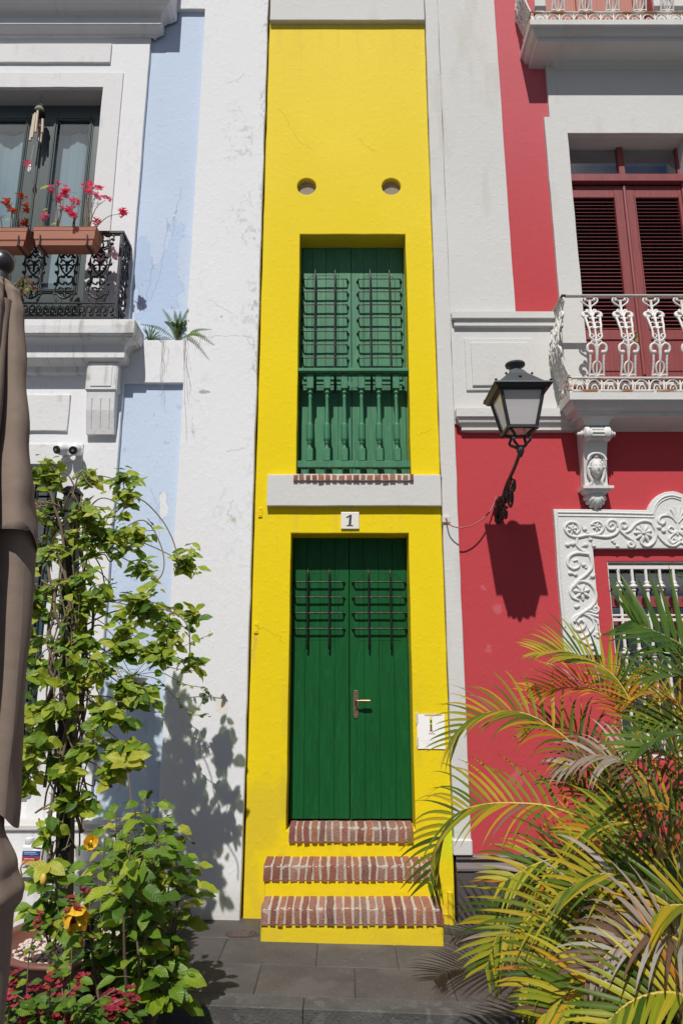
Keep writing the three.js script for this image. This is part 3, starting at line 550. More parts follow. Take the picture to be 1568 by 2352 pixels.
  for (const [x0, x1] of [[Wn[0] + 0.02, fr - 0.026], [fr + 0.026, Wn[2] - 0.02]]) part('transom_pane', new THREE.BoxGeometry(x1 - x0, 0.3, 0.004).translate((x0 + x1) / 2, yT1 + 0.148, zd - 0.02), mGlass, h);
  const dTop = yT0 - 0.03, dBot = 4.26, lo = pY(757), lTop = pY(447);
  const leaf = (x0, x1, sideMid) => {
    const w = 0.09, s0 = x0 + (sideMid > 0 ? 0.035 : w), s1 = x1 - (sideMid > 0 ? w : 0.035);
    const L = part('louvre_door', [boxAt(x0, dBot, zd - 0.045, s0, dTop, zd, 0.004), boxAt(s1, dBot, zd - 0.045, x1, dTop, zd, 0.004), boxAt(s0, lTop, zd - 0.045, s1, dTop, zd - 0.001, 0.003), boxAt(s0, lo - 0.1, zd - 0.045, s1, lo, zd - 0.001, 0.003), boxAt(s0, dBot, zd - 0.045, s1, dBot + 0.09, zd - 0.001, 0.003), boxAt(s0, 4.42, zd - 0.045, s1, 4.47, zd - 0.001, 0.003), boxAt(s0 + 0.001, lTop - 0.036, zd - 0.02, s1 - 0.001, lTop - 0.001, zd + 0.006, 0.002), boxAt(s0 - 0.012, lo, zd, s0, lTop, zd + 0.008, 0.002), boxAt(s1, lo, zd, s1 + 0.012, lTop, zd + 0.008, 0.002)], mWood, h);
    const ns = 36, sl = cbox(s1 - s0 - 0.004, 0.0055, 0.042, 0.0015); muv(sl, 1, 0, R());
    for (let i = 0; i < ns; i++) put('slat', sl, mWood, L, V((s0 + s1) / 2, lTop - 0.05 - (lTop - 0.055 - lo) * (i + 0.5) / ns, zd - 0.022), [0.62 + (R() - 0.5) * 0.06, 0, 0]);
    part('slat_backing', boxAt(s0, lo, zd - 0.07, s1, lTop, zd - 0.06), mRoom, L);
    part('door_panel', [boxAt(s0, 4.47, zd - 0.035, s1, lo - 0.1, zd - 0.012), boxAt(s0 + 0.03, 4.49, zd - 0.013, s1 - 0.03, lo - 0.12, zd - 0.004, 0.008)], mWood, L);
    part('door_panel', boxAt(s0, dBot + 0.09, zd - 0.035, s1, 4.42, zd - 0.012), mWood, L);
    return L;
  };
  const L1 = leaf(Wn[0] + 0.022, fr - 0.012, 1); leaf(fr + 0.012, Wn[2] - 0.022, -1);
  part('door_bead', tube([[fr, dBot, zd + 0.004], [fr, dTop - 0.01, zd + 0.004]], 0.018, 2, 8), mWood, L1);
  part('door_casing', [boxAt(Wn[0], 4.2, zd - 0.05, Wn[0] + 0.02, yT0 - 0.012, zd + 0.01), boxAt(Wn[2] - 0.02, 4.2, zd - 0.05, Wn[2], yT0 - 0.012, zd + 0.01)], mWood, h);
  const lk = P(1459, 771, zd + 0.01); part('door_lock', [boxAt(lk.x - 0.012, lk.y - 0.06, zd, lk.x + 0.02, lk.y + 0.03, zd + 0.006, 0.001), tube([[lk.x, lk.y + 0.03, zd], [lk.x, lk.y + 0.03, zd + 0.035], [lk.x - 0.09, lk.y - 0.005, zd + 0.035]], 0.007, 8, 6)], M(0.6, 0.42, 0.16, { metalness: 0.8, roughness: 0.35 }), L1);
  part('room_back', boxAt(1.9, 4.0, -0.6, 3.8, 7.1, -0.5), mRoom, h);

  // ---- balconies
  const slabProf = (y) => [[0, y + 0.004], [0.365, y], [0.365, y - 0.064], [0.342, y - 0.066], [0.33, y - 0.09], [0.318, y - 0.118], [0.292, y - 0.13], [0.27, y - 0.136], [0.268, y - 0.142], [0.268, y - 0.175], [0.262, y - 0.178]];
  const under = (y, s) => [...slabProf(y), ...s];
  const bx = P(1307, 900, 0.37).x, by = P(1400, 900.5, 0.37).y, bx2 = XR - 0.7;
  const S1 = part('balcony_slab', mould(under(by, [[0.06, by - 0.2], [0.05, by - 0.205], [0, by - 0.215]]), bx, bx2, 0.003, true, true), mGrey, h);
  const by2 = P(1400, 44, 0.385).y, bxu = P(1216, 44, 0.385).x;
  const S2 = part('balcony_slab', mould([[0, by2 + 0.004], [0.38, by2], [0.38, by2 - 0.058], [0.355, by2 - 0.062], [0.335, by2 - 0.11], [0.31, by2 - 0.125], [0.30, by2 - 0.128], [0.30, by2 - 0.165], [0.292, by2 - 0.17], [0.10, by2 - 0.185], [0.095, by2 - 0.205], [0.06, by2 - 0.208], [0.055, by2 - 0.23], [0.035, by2 - 0.235], [0.03, by2 - 0.275], [0, by2 - 0.28]], bxu, bx2, 0.002, true, true), mGrey, h);
  // cast-iron baluster: outline in (u, v), v 0..1 up, bulging outwards
  const bulge = (v) => 0.07 * Math.sin(clamp(v * 1.15) * Math.PI) * (v < 0.6 ? 1 : 1 - 0.4 * (v - 0.6) / 0.4) + 0.0;
  const castBaluster = (H) => {
    const q = (u, v) => V(u, v * H, bulge(v)), T = (pts, r, n = 14) => tube(pts.map(([u, v]) => q(u, v)), typeof r === 'function' ? (t) => 1.22 * r(t) : 1.22 * r, n, 5), g = [];
    for (const s of [-1, 1]) {
      const m = (l) => l.map(([u, v]) => [u * s, v]);
      g.push(T(m([[0.004, 0.875], [0.03, 0.90], [0.062, 0.935], [0.068, 0.97], [0.052, 0.992], [0.036, 0.975], [0.042, 0.955]]), 0.007));
      g.push(T(m([[0.01, 0.955], [0.022, 0.958], [0.036, 0.965]]), 0.006, 5));
      g.push(T(m([[0.008, 0.74], [0.022, 0.785], [0.048, 0.80], [0.072, 0.785], [0.08, 0.755], [0.07, 0.728], [0.05, 0.725], [0.044, 0.74]]), (t) => 0.008 + 0.006 * t, 16));
      g.push(T(m([[0.066, 0.735], [0.058, 0.66], [0.056, 0.60], [0.05, 0.555], [0.048, 0.5]]), (t) => 0.010 - 0.002 * t, 10));
      g.push(T(m([[0.012, 0.80], [0.028, 0.83], [0.04, 0.822], [0.036, 0.80]]), 0.008, 8));
      g.push(T(m([[0.006, 0.69], [0.02, 0.71], [0.03, 0.70]]), 0.006, 5), T(m([[0.004, 0.62], [0.026, 0.645], [0.05, 0.635]]), 0.006, 6), T(m([[0.006, 0.555], [0.026, 0.575], [0.05, 0.56]]), 0.009, 6));
      g.push(T(m([[0.048, 0.5], [0.05, 0.45], [0.03, 0.42], [0.008, 0.40]]), 0.0085, 8), T(m([[0.045, 0.49], [0.024, 0.48], [0.018, 0.455], [0.03, 0.445]]), 0.006, 8));
      g.push(T(m([[0.002, 0.28], [0.018, 0.345], [0.045, 0.37], [0.072, 0.352], [0.08, 0.31], [0.072, 0.275], [0.056, 0.27]]), (t) => 0.008 + 0.004 * t, 14));
      g.push(T(m([[0.016, 0.39], [0.034, 0.405], [0.046, 0.38]]), 0.006, 6));
      g.push(T(m([[0.056, 0.285], [0.056, 0.2], [0.057, 0.1], [0.062, 0.02]]), (t) => 0.010 - 0.003 * t + 0.0015 * Math.sin(t * 40), 14));
      g.push(T(m([[0.0, 0.175], [0.026, 0.15], [0.034, 0.10], [0.024, 0.05], [0.008, 0.025]]), 0.0075, 10));
      g.push(T(m([[0.062, 0.02], [0.035, 0.028], [0, 0.012]]), 0.009, 8));
      const c = q(0.05 * s, 0.27), e = q(0.072 * s, 0.748), f = q(0.04 * s, 0.965); g.push(ball(c.x, c.y, c.z + 0.004, 0.019, 1, 0.8, 7, 5), ball(e.x, e.y, e.z + 0.003, 0.017, 1.1, 0.8, 7, 5), ball(f.x, f.y, f.z, 0.013, 1, 1, 7, 5));
    }
    g.push(T([[0, 0.96], [0, 0.86], [0, 0.80]], (t) => 0.011 - 0.002 * t, 8), T([[0, 0.82], [0, 0.74], [0, 0.66], [0, 0.55]], (t) => 0.008 + 0.006 * Math.pow(Math.sin(t * 9.4), 2), 18));
    g.push(T([[0, 0.56], [0, 0.40], [0, 0.30]], (t) => 0.007 + 0.007 * t, 10), T([[0, 0.34], [0, 0.25], [0, 0.18]], (t) => 0.015 - 0.006 * t, 8), T([[0, 0.18], [0, 0.02]], 0.0065, 6));
    return merge(g);
  };
  const railing = (xl, xr, y0, H, z, wallZ, name, px, step, n) => {
    const zf = z - 0.055, rp = (y, w, t2) => [boxAt(xl, y - t2, zf - w, xr, y, zf, 0.003), boxAt(xl, y - t2, wallZ, xl + w, y, zf, 0.003)];
    const top = y0 + 0.165 + H;
    const r = part(name, [...rp(top + 0.02, 0.04, 0.014)], M(0.5, 0.48, 0.44, { roughness: 0.5 }), h);
    part('lower_rail', [...rp(y0 + 0.165, 0.03, 0.012), ...rp(y0 + 0.05, 0.03, 0.012), ...Array.from({ length: 6 }, (_, i) => boxAt(xl + 0.24 + i * 0.47, y0 - 0.002, zf - 0.022, xl + 0.265 + i * 0.47, y0 + 0.04, zf - 0.004, 0.002)), boxAt(xl + 0.004, y0 - 0.002, zf - 0.03, xl + 0.03, y0 + 0.16, zf - 0.003, 0.002), boxAt(xl + 0.003, y0, 0.06, xl + 0.02, y0 + 0.04, 0.08, 0.002)], mRustIron, r);
    const arcs = [], ar = (ox, oz, ang) => { const c = []; const A = (x0, w, hh) => tube(Array.from({ length: 9 }, (_, i) => V(x0 + w / 2 - w / 2 * Math.cos(i / 8 * Math.PI), 0.008 + hh * Math.sin(i / 8 * Math.PI), 0)), 0.0062, 10, 5); for (const k of [0, 1]) { c.push(A(k * 0.125, 0.12, 0.085), A(k * 0.125 + 0.035, 0.052, 0.04), ball(k * 0.125 + 0.061, 0.014, 0, 0.010, 1, 1, 6, 5), tube([[k * 0.125 + 0.118, 0.004, 0], [k * 0.125 + 0.123, 0.05, 0], [k * 0.125 + 0.123, 0.088, 0]], (t) => 0.006 + 0.005 * Math.sin(t * 3), 8, 5)); } const g = merge(c); g.rotateY(ang); g.translate(ox, y0 + 0.05, oz); return g; };
    for (let x = xl + 0.035; x < xr - 0.25; x += 0.262) arcs.push(ar(x, zf - 0.014, 0));
    arcs.push(ar(xl + 0.015, zf - 0.03, Math.PI / 2));
    part('scroll_frieze', arcs, mRustIron, r);
    const g = castBaluster(H);
    for (let i = 0; i < n; i++) put('baluster', g, mWhiteIron, r, V(px + i * step, y0 + 0.166, zf - 0.018), [0, (R() - 0.5) * 0.04, 0]);
    for (const zz of [0.10, 0.24]) put('baluster', g, mWhiteIron, r, V(xl + 0.018, y0 + 0.166, zz), [0, -Math.PI / 2, 0]);
    return r;
  };
  const yTop = P(1400, 677, 0.30).y, x1st = P(1254.4 + 200 * 0 + 182, 862, 0.30).x;   // first baluster over 1436? see below
  const bf = (c) => P(1254.4 + 0.2 * c, 862, 0.28).x;
  railing(bx + 0.02, bx2 - 0.02, by, yTop - by - 0.185, 0.365, 0.03, 'balcony_railing', bf(565), (bf(1285) - bf(565)) / 2, 11);
  const bfu = (c) => P(1160.3 + 0.26 * c, 30, 0.3).x;
  railing(bxu + 0.03, bx2 - 0.02, by2, yTop - by - 0.185, 0.38, 0.03, 'balcony_railing', bfu(460), (bfu(1180) - bfu(460)) / 3, 11);
  // doors behind the upper balcony
  for (const [x0, x1] of [[Wn[0] - 0.06, 2.56], [2.575, 3.16]]) { const u = part('upper_door', [boxAt(x0, 7.85, -0.15, x0 + 0.1, 10.2, -0.1), boxAt(x1 - 0.1, 7.85, -0.15, x1, 10.2, -0.1), boxAt(x0 + 0.1, 7.85, -0.149, x1 - 0.1, 8.1, -0.101)], mWoodTop, h); part('door_panel', boxAt(x0 + 0.1, 8.1, -0.15, x1 - 0.1, 8.42, -0.12), mWoodTop, u); part('door_panel', boxAt(x0 + 0.1, 8.46, -0.15, x1 - 0.1, 10.2, -0.12), mWoodTop, u); }
  part('upper_surround', slab([[1.98, 7.9], [XR, 7.9], [XR, 10.4], [1.98, 10.4]], 0.03, 0.1, { seed: 22, holes: [rect(Wn[0] - 0.1, 7.95, Wn[2] - 0.15, 10.3)] }), mGrey, h);
  part('room_back', boxAt(1.9, 7.61, -0.5, 3.8, 10.3, -0.4), mRoom, h);

  // ---- corbel with a carved head under the balcony
  {
    const z0 = 0.0, c = P(1366, 1060, 0.12), X = c.x, q = (y, z) => P(1366, y, z).y, g = [];
    const yS = q(995, 0.22), yB = q(1118, 0.1), w = 0.098;
    // body: side profile extruded across
    const pr = new THREE.Shape([[0, yB], [0.10, yB], [0.105, yB + 0.12], [0.13, yB + 0.25], [0.17, yB + 0.36], [0.20, yB + 0.42], [0.20, yS + 0.02], [0.19, yS + 0.12], [0, yS + 0.12]].map(([a2, b2]) => new THREE.Vector2(a2, b2)));
    const body = new THREE.ExtrudeGeometry(pr, { depth: 2 * w - 0.012, bevelEnabled: true, bevelThickness: 0.006, bevelSize: 0.006, bevelOffset: -0.006, bevelSegments: 2 }); body.rotateY(-Math.PI / 2); body.translate(X + w - 0.006, 0, z0);
    const C = part('corbel', muv(body), mTrim, h, 'carved corbel with a stone head below the balcony');
    const sc = lathe([[0, -0.165], [0.012, -0.16], [0.022, -0.15], [0.014, -0.138], [0.03, -0.132], [0.034, -0.122], [0.02, -0.114], [0.058, -0.108], [0.064, -0.1], [0.064, -0.07], [0.052, -0.055], [0.052, 0.055], [0.064, 0.07], [0.064, 0.1], [0.058, 0.108], [0.02, 0.114], [0.034, 0.122], [0.03, 0.132], [0.014, 0.138], [0.022, 0.15], [0.012, 0.16], [0, 0.165]], 0, 0, 0, 22).rotateZ(Math.PI / 2).translate(X, yS, 0.195);
    const fl = []; for (let i = 0; i < 12; i++) { const a2 = i / 12 * 6.2832; fl.push(tube([[X - 0.05, yS + 0.053 * Math.sin(a2), 0.195 + 0.053 * Math.cos(a2)], [X + 0.05, yS + 0.053 * Math.sin(a2), 0.195 + 0.053 * Math.cos(a2)]], 0.0075, 2, 6)); }
    part('scroll', [muv(sc), ...fl], mTrim, C);
    part('corbel_cap', mould([[0.0, yS + 0.2], [0.29, yS + 0.195], [0.285, yS + 0.165], [0.24, yS + 0.115], [0.225, yS + 0.09], [0.225, yS + 0.072], [0, yS + 0.07]], X - 0.17, X + 0.17, 0, true, true), mTrim, C);
    // carved head, one surface
    const hd = new THREE.SphereGeometry(1, 28, 24), p = hd.attributes.position;
    for (let i = 0; i < p.count; i++) {
      let x = p.getX(i), y = p.getY(i), z = p.getZ(i); const G = (a2, b2, sa, sb) => Math.exp(-(((x - a2) / sa) ** 2) - ((y - b2) / sb) ** 2) * (z > 0 ? 1 : 0);
      let d = 0.34 * G(0, -0.12, 0.13, 0.2) + 0.12 * G(0, 0.15, 0.1, 0.2) - 0.16 * G(0.3, 0.1, 0.16, 0.1) - 0.16 * G(-0.3, 0.1, 0.16, 0.1) + 0.1 * G(0, -0.45, 0.22, 0.05) + 0.09 * G(0, -0.56, 0.18, 0.05) - 0.08 * G(0, -0.505, 0.2, 0.03) + 0.12 * G(0, -0.78, 0.25, 0.14) + 0.07 * G(0.4, -0.25, 0.2, 0.2) + 0.07 * G(-0.4, -0.25, 0.2, 0.2) + 0.08 * G(0.28, 0.28, 0.2, 0.06) + 0.08 * G(-0.28, 0.28, 0.2, 0.06);
      p.setXYZ(i, x * 0.052 * (y < 0 ? 1 - 0.25 * y * y : 1), y * 0.08, (z + d) * 0.05);
    }
    hd.computeVertexNormals();
    const hy = q(1076, 0.13), hair = []; for (let i = -5; i <= 5; i++) { const a2 = i * 0.3; hair.push(tube([[X + 0.05 * Math.sin(a2), hy + 0.062 * Math.cos(a2) + 0.005, 0.14], [X + 0.068 * Math.sin(a2), hy + 0.086 * Math.cos(a2), 0.135]], 0.014, 3, 6)); }
    for (const s of [-1, 1]) hair.push(tube([[X + s * 0.05, hy + 0.05, 0.14], [X + s * 0.066, hy, 0.13], [X + s * 0.062, hy - 0.06, 0.122], [X + s * 0.04, hy - 0.11, 0.118], [X + s * 0.055, hy - 0.135, 0.11]], (t) => 0.018 - 0.006 * t, 10, 6));
    part('carved_head', [hd.toNonIndexed().translate(X, hy, 0.128), ...hair, ball(X, hy + 0.10, 0.145, 0.022, 0.7, 0.7), tube(Array.from({ length: 11 }, (_, i) => V(X + 0.075 * Math.cos(i / 10 * Math.PI), hy + 0.065 + 0.06 * Math.sin(i / 10 * Math.PI), 0.16)), 0.012, 14, 6)], mTrim, C);
    part('corbel_shelf', mould([[0, yB + 0.002], [0.145, yB], [0.145, yB - 0.022], [0.125, yB - 0.028], [0.12, yB - 0.04], [0.09, yB - 0.065], [0, yB - 0.075]], X - 0.128, X + 0.128, 0, true, true), mTrim, C);
    const shell = []; for (let i = -3; i <= 3; i++) { const a2 = i * 0.42, yy = yB - 0.065; shell.push(tube([[X, yy, 0.065], [X + 0.045 * Math.sin(a2), yy - 0.05 * Math.cos(a2), 0.075], [X + 0.09 * Math.sin(a2), yy - 0.115 * Math.cos(a2) * (1 - 0.1 * Math.abs(i)), 0.025]], (t) => 0.010 + 0.018 * Math.sin(Math.min(1, t * 1.15) * 2.6), 8, 7)); }
    part('shell', [...shell, ball(X, yB - 0.07, 0.075, 0.03)], mTrim, C);
  }

  // ---- stucco frame round the lower window
  {
    const z = 0.045, q = (x, y) => pxy(x, y, z), mx = P(1545, 1170, z).x;
    const out = [q(1293, 1505), [q(1270, 1169)[0], q(1270, 1169)[1]], q(1487, 1171), q(1491, 1160), q(1500, 1146), q(1512, 1136), q(1526, 1130), q(1545, 1128)], inn = [q(1361, 1260), q(1380, 1505)];
    out[0][0] = out[1][0] + 0.003; inn[1][0] = inn[0][0];
    const mir = (l) => l.map(([x, y]) => [2 * mx - x, y]).reverse();
    const S = [...out, ...mir(out.slice(0, 7)), ...mir(inn).slice(0, 1), ...mir(inn).slice(1), ...inn];
    const F = part('window_frame', slab(S, z, 0.06, { bevel: 0.006, seed: 30, step: 0.1, amp: 0.003 }), mTrim, h, 'white stucco window frame moulded with scrolls and flowers');
    const cz = z + 0.002, A = (c, off, sc) => c.map(([x, y]) => { const w = P(off[0] + sc * x, off[1] + sc * y, z); return V(w.x, w.y, cz); });
    const o3 = [1254.4, 940.8], o4 = [1254.4, 1191.7], k = 0.2, u = k / 1568 * 5.75;
    const T4 = (c, r, n = 24) => tube(A(c, o4, k), typeof r === 'function' ? (t) => r(t) * u : r * u, n, 7), T3 = (c, r, n = 20) => tube(A(c, o3, k), typeof r === 'function' ? (t) => r(t) * u : r * u, n, 7);
    const spiral = (cx2, cy2, r0, r1, a0, turns) => Array.from({ length: 14 }, (_, i) => { const t = i / 13, a2 = a0 + turns * 6.2832 * t, r = lerp(r0, r1, t); return [cx2 + r * Math.cos(a2), cy2 + r * Math.sin(a2)]; });
    const tp = (a2, b2) => (t) => lerp(a2, b2, t);
    part('frame_moulding', [T3([[120, 1180], [700, 1186], [1215, 1200]], 10, 8), T3([[130, 1218], [700, 1226], [1225, 1236]], 8, 8), T4([[122, -70], [150, 500], [215, 1240]], 9, 8), T3([[1215, 1200], [1250, 1090], [1330, 1010], [1430, 985], [1540, 1010]], 11, 16), T3([[1225, 1240], [1262, 1110], [1340, 1040], [1440, 1012], [1540, 1040]], 8, 16)], mTrim, F);
    const flower = (cx2, cy2, r, n, off) => { const g = [], c = A([[cx2, cy2]], off, k)[0]; for (let i = 0; i < n; i++) { const a2 = i / n * 6.2832 + 0.3; const R2 = r * u; g.push(tube([[c.x + 0.25 * R2 * Math.cos(a2), c.y + 0.25 * R2 * Math.sin(a2), cz + 0.004], [c.x + 0.6 * R2 * Math.cos(a2), c.y + 0.6 * R2 * Math.sin(a2), cz + 0.006], [c.x + R2 * Math.cos(a2), c.y + R2 * Math.sin(a2), cz]], (t) => R2 * 0.24 * Math.sin(0.5 + t * 2.3), 6, 6)); } g.push(ball(c.x, c.y, cz + 0.01, r * u * 0.22)); return merge(g); };
    const leafy = (x0, y0, x1, y1, off, n = 5, w = 26) => { const g = []; for (let i = 0; i < n; i++) { const t = i / (n - 1), x = lerp(x0, x1, t), y = lerp(y0, y1, t), c = A([[x, y]], off, k)[0]; g.push(ball(c.x, c.y, cz, w * u * (0.75 + 0.5 * Math.sin(i * 2.1 + x0)), 0.8, 0.7, 7, 5)); } return merge(g); };
    for (const g of [
      T4([[560, 190], [450, 190], [340, 210], [250, 180], [205, 100], [260, 40], [345, 55], [375, 130], [340, 170]], tp(20, 15), 32),
      T4([[500, 195], [610, 165], [650, 95], [610, 40], [545, 38], [512, 72]], tp(20, 13)),
      T4([[520, 190], [700, 208], [800, 165], [832, 90], ...spiral(745, 82, 78, 14, 0.1, -1.5)], tp(20, 16), 44),
      T4([...spiral(885, 78, 14, 56, 3.5, -1.2), [835, 120], [900, 190], [985, 245], ...spiral(965, 290, 46, 10, -0.6, 1.2)], 18, 50),
      T4([[880, 165], [950, 135], [1020, 60], [1110, 25], [1200, 48], [1250, 140], [1232, 260], [1150, 318], [1090, 285], [1078, 230]], tp(17, 20), 40),
      T4([[1210, 60], [1300, 220], [1390, 300], [1460, 312], [1530, 270]], 17),
      T4([[350, 210], [345, 300], [400, 360], [475, 400], [512, 480], [515, 560], [450, 640], [370, 705], [290, 790]], tp(16, 22), 30),
      T4([[480, 405], [330, 395], [255, 440], [245, 530], [310, 575], [372, 540], [352, 475], [305, 485]], tp(22, 13), 30),
      T4([[300, 770], [270, 830], [295, 900], [370, 935]], tp(22, 14)),
      T4([[300, 790], [380, 720], [480, 738], [550, 820], [562, 920], [520, 1000], [440, 1060], [360, 1115], [310, 1180]], tp(18, 22), 30),
      T4([[400, 1075], [480, 1050], ...spiral(560, 1035, 42, 8, 1.9, -1.3)], 15, 24),
      T4([[590, 1120], [450, 1090], [330, 1115], [290, 1195], [330, 1272], [405, 1270], [440, 1205], [390, 1160], [352, 1195]], tp(15, 22), 30),
      T4([[420, 1085], [520, 1150], [540, 1230], [490, 1310], [400, 1370]], 16), T4([[460, 1100], [575, 1170], [590, 1210]], tp(14, 10)),
      T4([[300, 1330], [380, 1400], [480, 1450], ...spiral(520, 1470, 50, 12, 3.4, 1)], 18, 24), T4([[560, 1300], ...spiral(585, 1340, 40, 8, 3, 1.2)], 14, 20),
    ]) part('scroll_relief', g, mTrim, F);
    for (const f of [[1105, 165, 105, 9, o4], [290, 120, 62, 6, o4], [575, 95, 52, 6, o4], [400, 840, 95, 7, o4]]) part('flower_relief', flower(...f), mTrim, F);
    for (const f of [[400, 80, 470, 160, o4], [490, 215, 540, 310, o4, 5, 22], [740, 235, 810, 315, o4, 5, 22], [240, 300, 320, 285, o4], [400, 320, 470, 290, o4, 4], [250, 620, 330, 640, o4], [400, 500, 450, 560, o4], [500, 680, 550, 640, o4], [340, 1010, 380, 1000, o4, 3], [1290, 100, 1340, 140, o4, 4]]) part('leaf_relief', leafy(...f), mTrim, F);
    const fan = [];
    for (const s of [1, -1]) {
      const m = (l) => l.map(([x, y]) => [1500 + s * (x - 1500), y]);
      for (const [x, y] of [[1380, 1190], [1425, 1145], [1470, 1120]]) fan.push(T3(m([[1494, 1290], [lerp(1494, x, 0.5), lerp(1290, y, 0.55)], [x, y]]), tp(8, 16), 8));
      fan.push(T3(m([[1490, 1300], [1440, 1240], [1370, 1215], [1300, 1235], [1282, 1285], [1325, 1315], [1352, 1285]]), tp(12, 22), 24), T3(m([[1495, 1400], [1430, 1410], [1395, 1375], [1425, 1345], [1455, 1365]]), 14, 18), T3(m([[1500, 1400], [1440, 1440], [1405, 1490], [1440, 1535], [1485, 1505], [1455, 1475]]), 15, 24));
    }
    fan.push(T3([[1500, 1300], [1500, 1380], [1500, 1440]], 14, 6));
    part('palmette', fan, mTrim, F);
  }

  // ---- lower window: reveal, sashes, iron bars
  const zi = -0.12;
  part('window_reveal', [boxAt(o0 - 0.03, oy0 - 0.05, -0.34, o0 + 0.006, oy1 + 0.03, -0.005), boxAt(o1 - 0.006, oy0 - 0.05, -0.34, o1 + 0.03, oy1 + 0.03, -0.005), boxAt(o0, oy1 - 0.006, -0.34, o1, oy1 + 0.03, -0.005)], mTrim, h);
  const wy = (y) => P(1480, y, zi).y;
  part('window_sash', [boxAt(o0, wy(1395), zi - 0.05, o1, wy(1370), zi, 0.005), boxAt(o0, wy(1437), zi - 0.05, o1, wy(1416), zi - 0.02, 0.005), boxAt(P(1535, 1350, zi).x, oy0, zi - 0.05, P(1552, 1350, zi).x, wy(1371), zi + 0.002, 0.005), boxAt(o0, oy0, zi - 0.05, o1, oy0 + 0.06, zi), boxAt(o0, oy0 + 0.06, zi - 0.05, o0 + 0.03, wy(1437), zi - 0.001)], mWood, h);
  part('window_pane', new THREE.BoxGeometry(o1 - o0 - 0.01, oy1 - oy0, 0.004).translate((o0 + o1) / 2, (oy0 + oy1) / 2, zi - 0.03), mGlass, h);
  part('room_back', boxAt(o0 - 0.3, oy0 - 0.2, -0.5, o1 + 0.3, oy1 + 0.2, -0.42), mRoom, h);
  const zg = -0.03, bars = group('window_bars', h);
  for (const g of [boxAt(o0 + 0.002, wy(1417), zg - 0.012, o1 - 0.002, P(1480, 1411, zg).y, zg + 0.012, 0.002), boxAt(o0 + 0.002, P(1480, 1424, zg).y - 0.012, zg - 0.012, o1 - 0.002, P(1480, 1424, zg).y + 0.012, zg + 0.012, 0.002), boxAt(o0 + 0.002, oy1 - 0.06, zg - 0.012, o1 - 0.002, oy1 - 0.03, zg + 0.012, 0.002), boxAt(o0 + 0.002, oy0 + 0.02, zg - 0.012, o1 - 0.002, oy0 + 0.045, zg + 0.012, 0.002)]) part('cross_bar', g, mWhiteIron, bars);
  const knk = P(1480, 1347, zg).y, k2 = P(1480, 1500, zg).y, bg = merge([tube([[0, oy0 + 0.02, 0], [0, oy1 - 0.03, 0]], 0.0135, 2, 8), ...[knk, k2].map((y) => lathe([[0.013, -0.045], [0.022, -0.035], [0.022, -0.027], [0.016, -0.02], [0.034, -0.006], [0.034, 0.006], [0.016, 0.02], [0.022, 0.027], [0.022, 0.035], [0.013, 0.045]], 0, y, 0, 10))]);
  const b0 = P(1417, 1300, zg).x, bs = P(1448.5, 1300, zg).x - b0;
  for (let i = 0; b0 + i * bs < o1 - 0.03; i++) put('bar', bg, mWhiteIron, bars, V(b0 + i * bs, 0, zg));
}

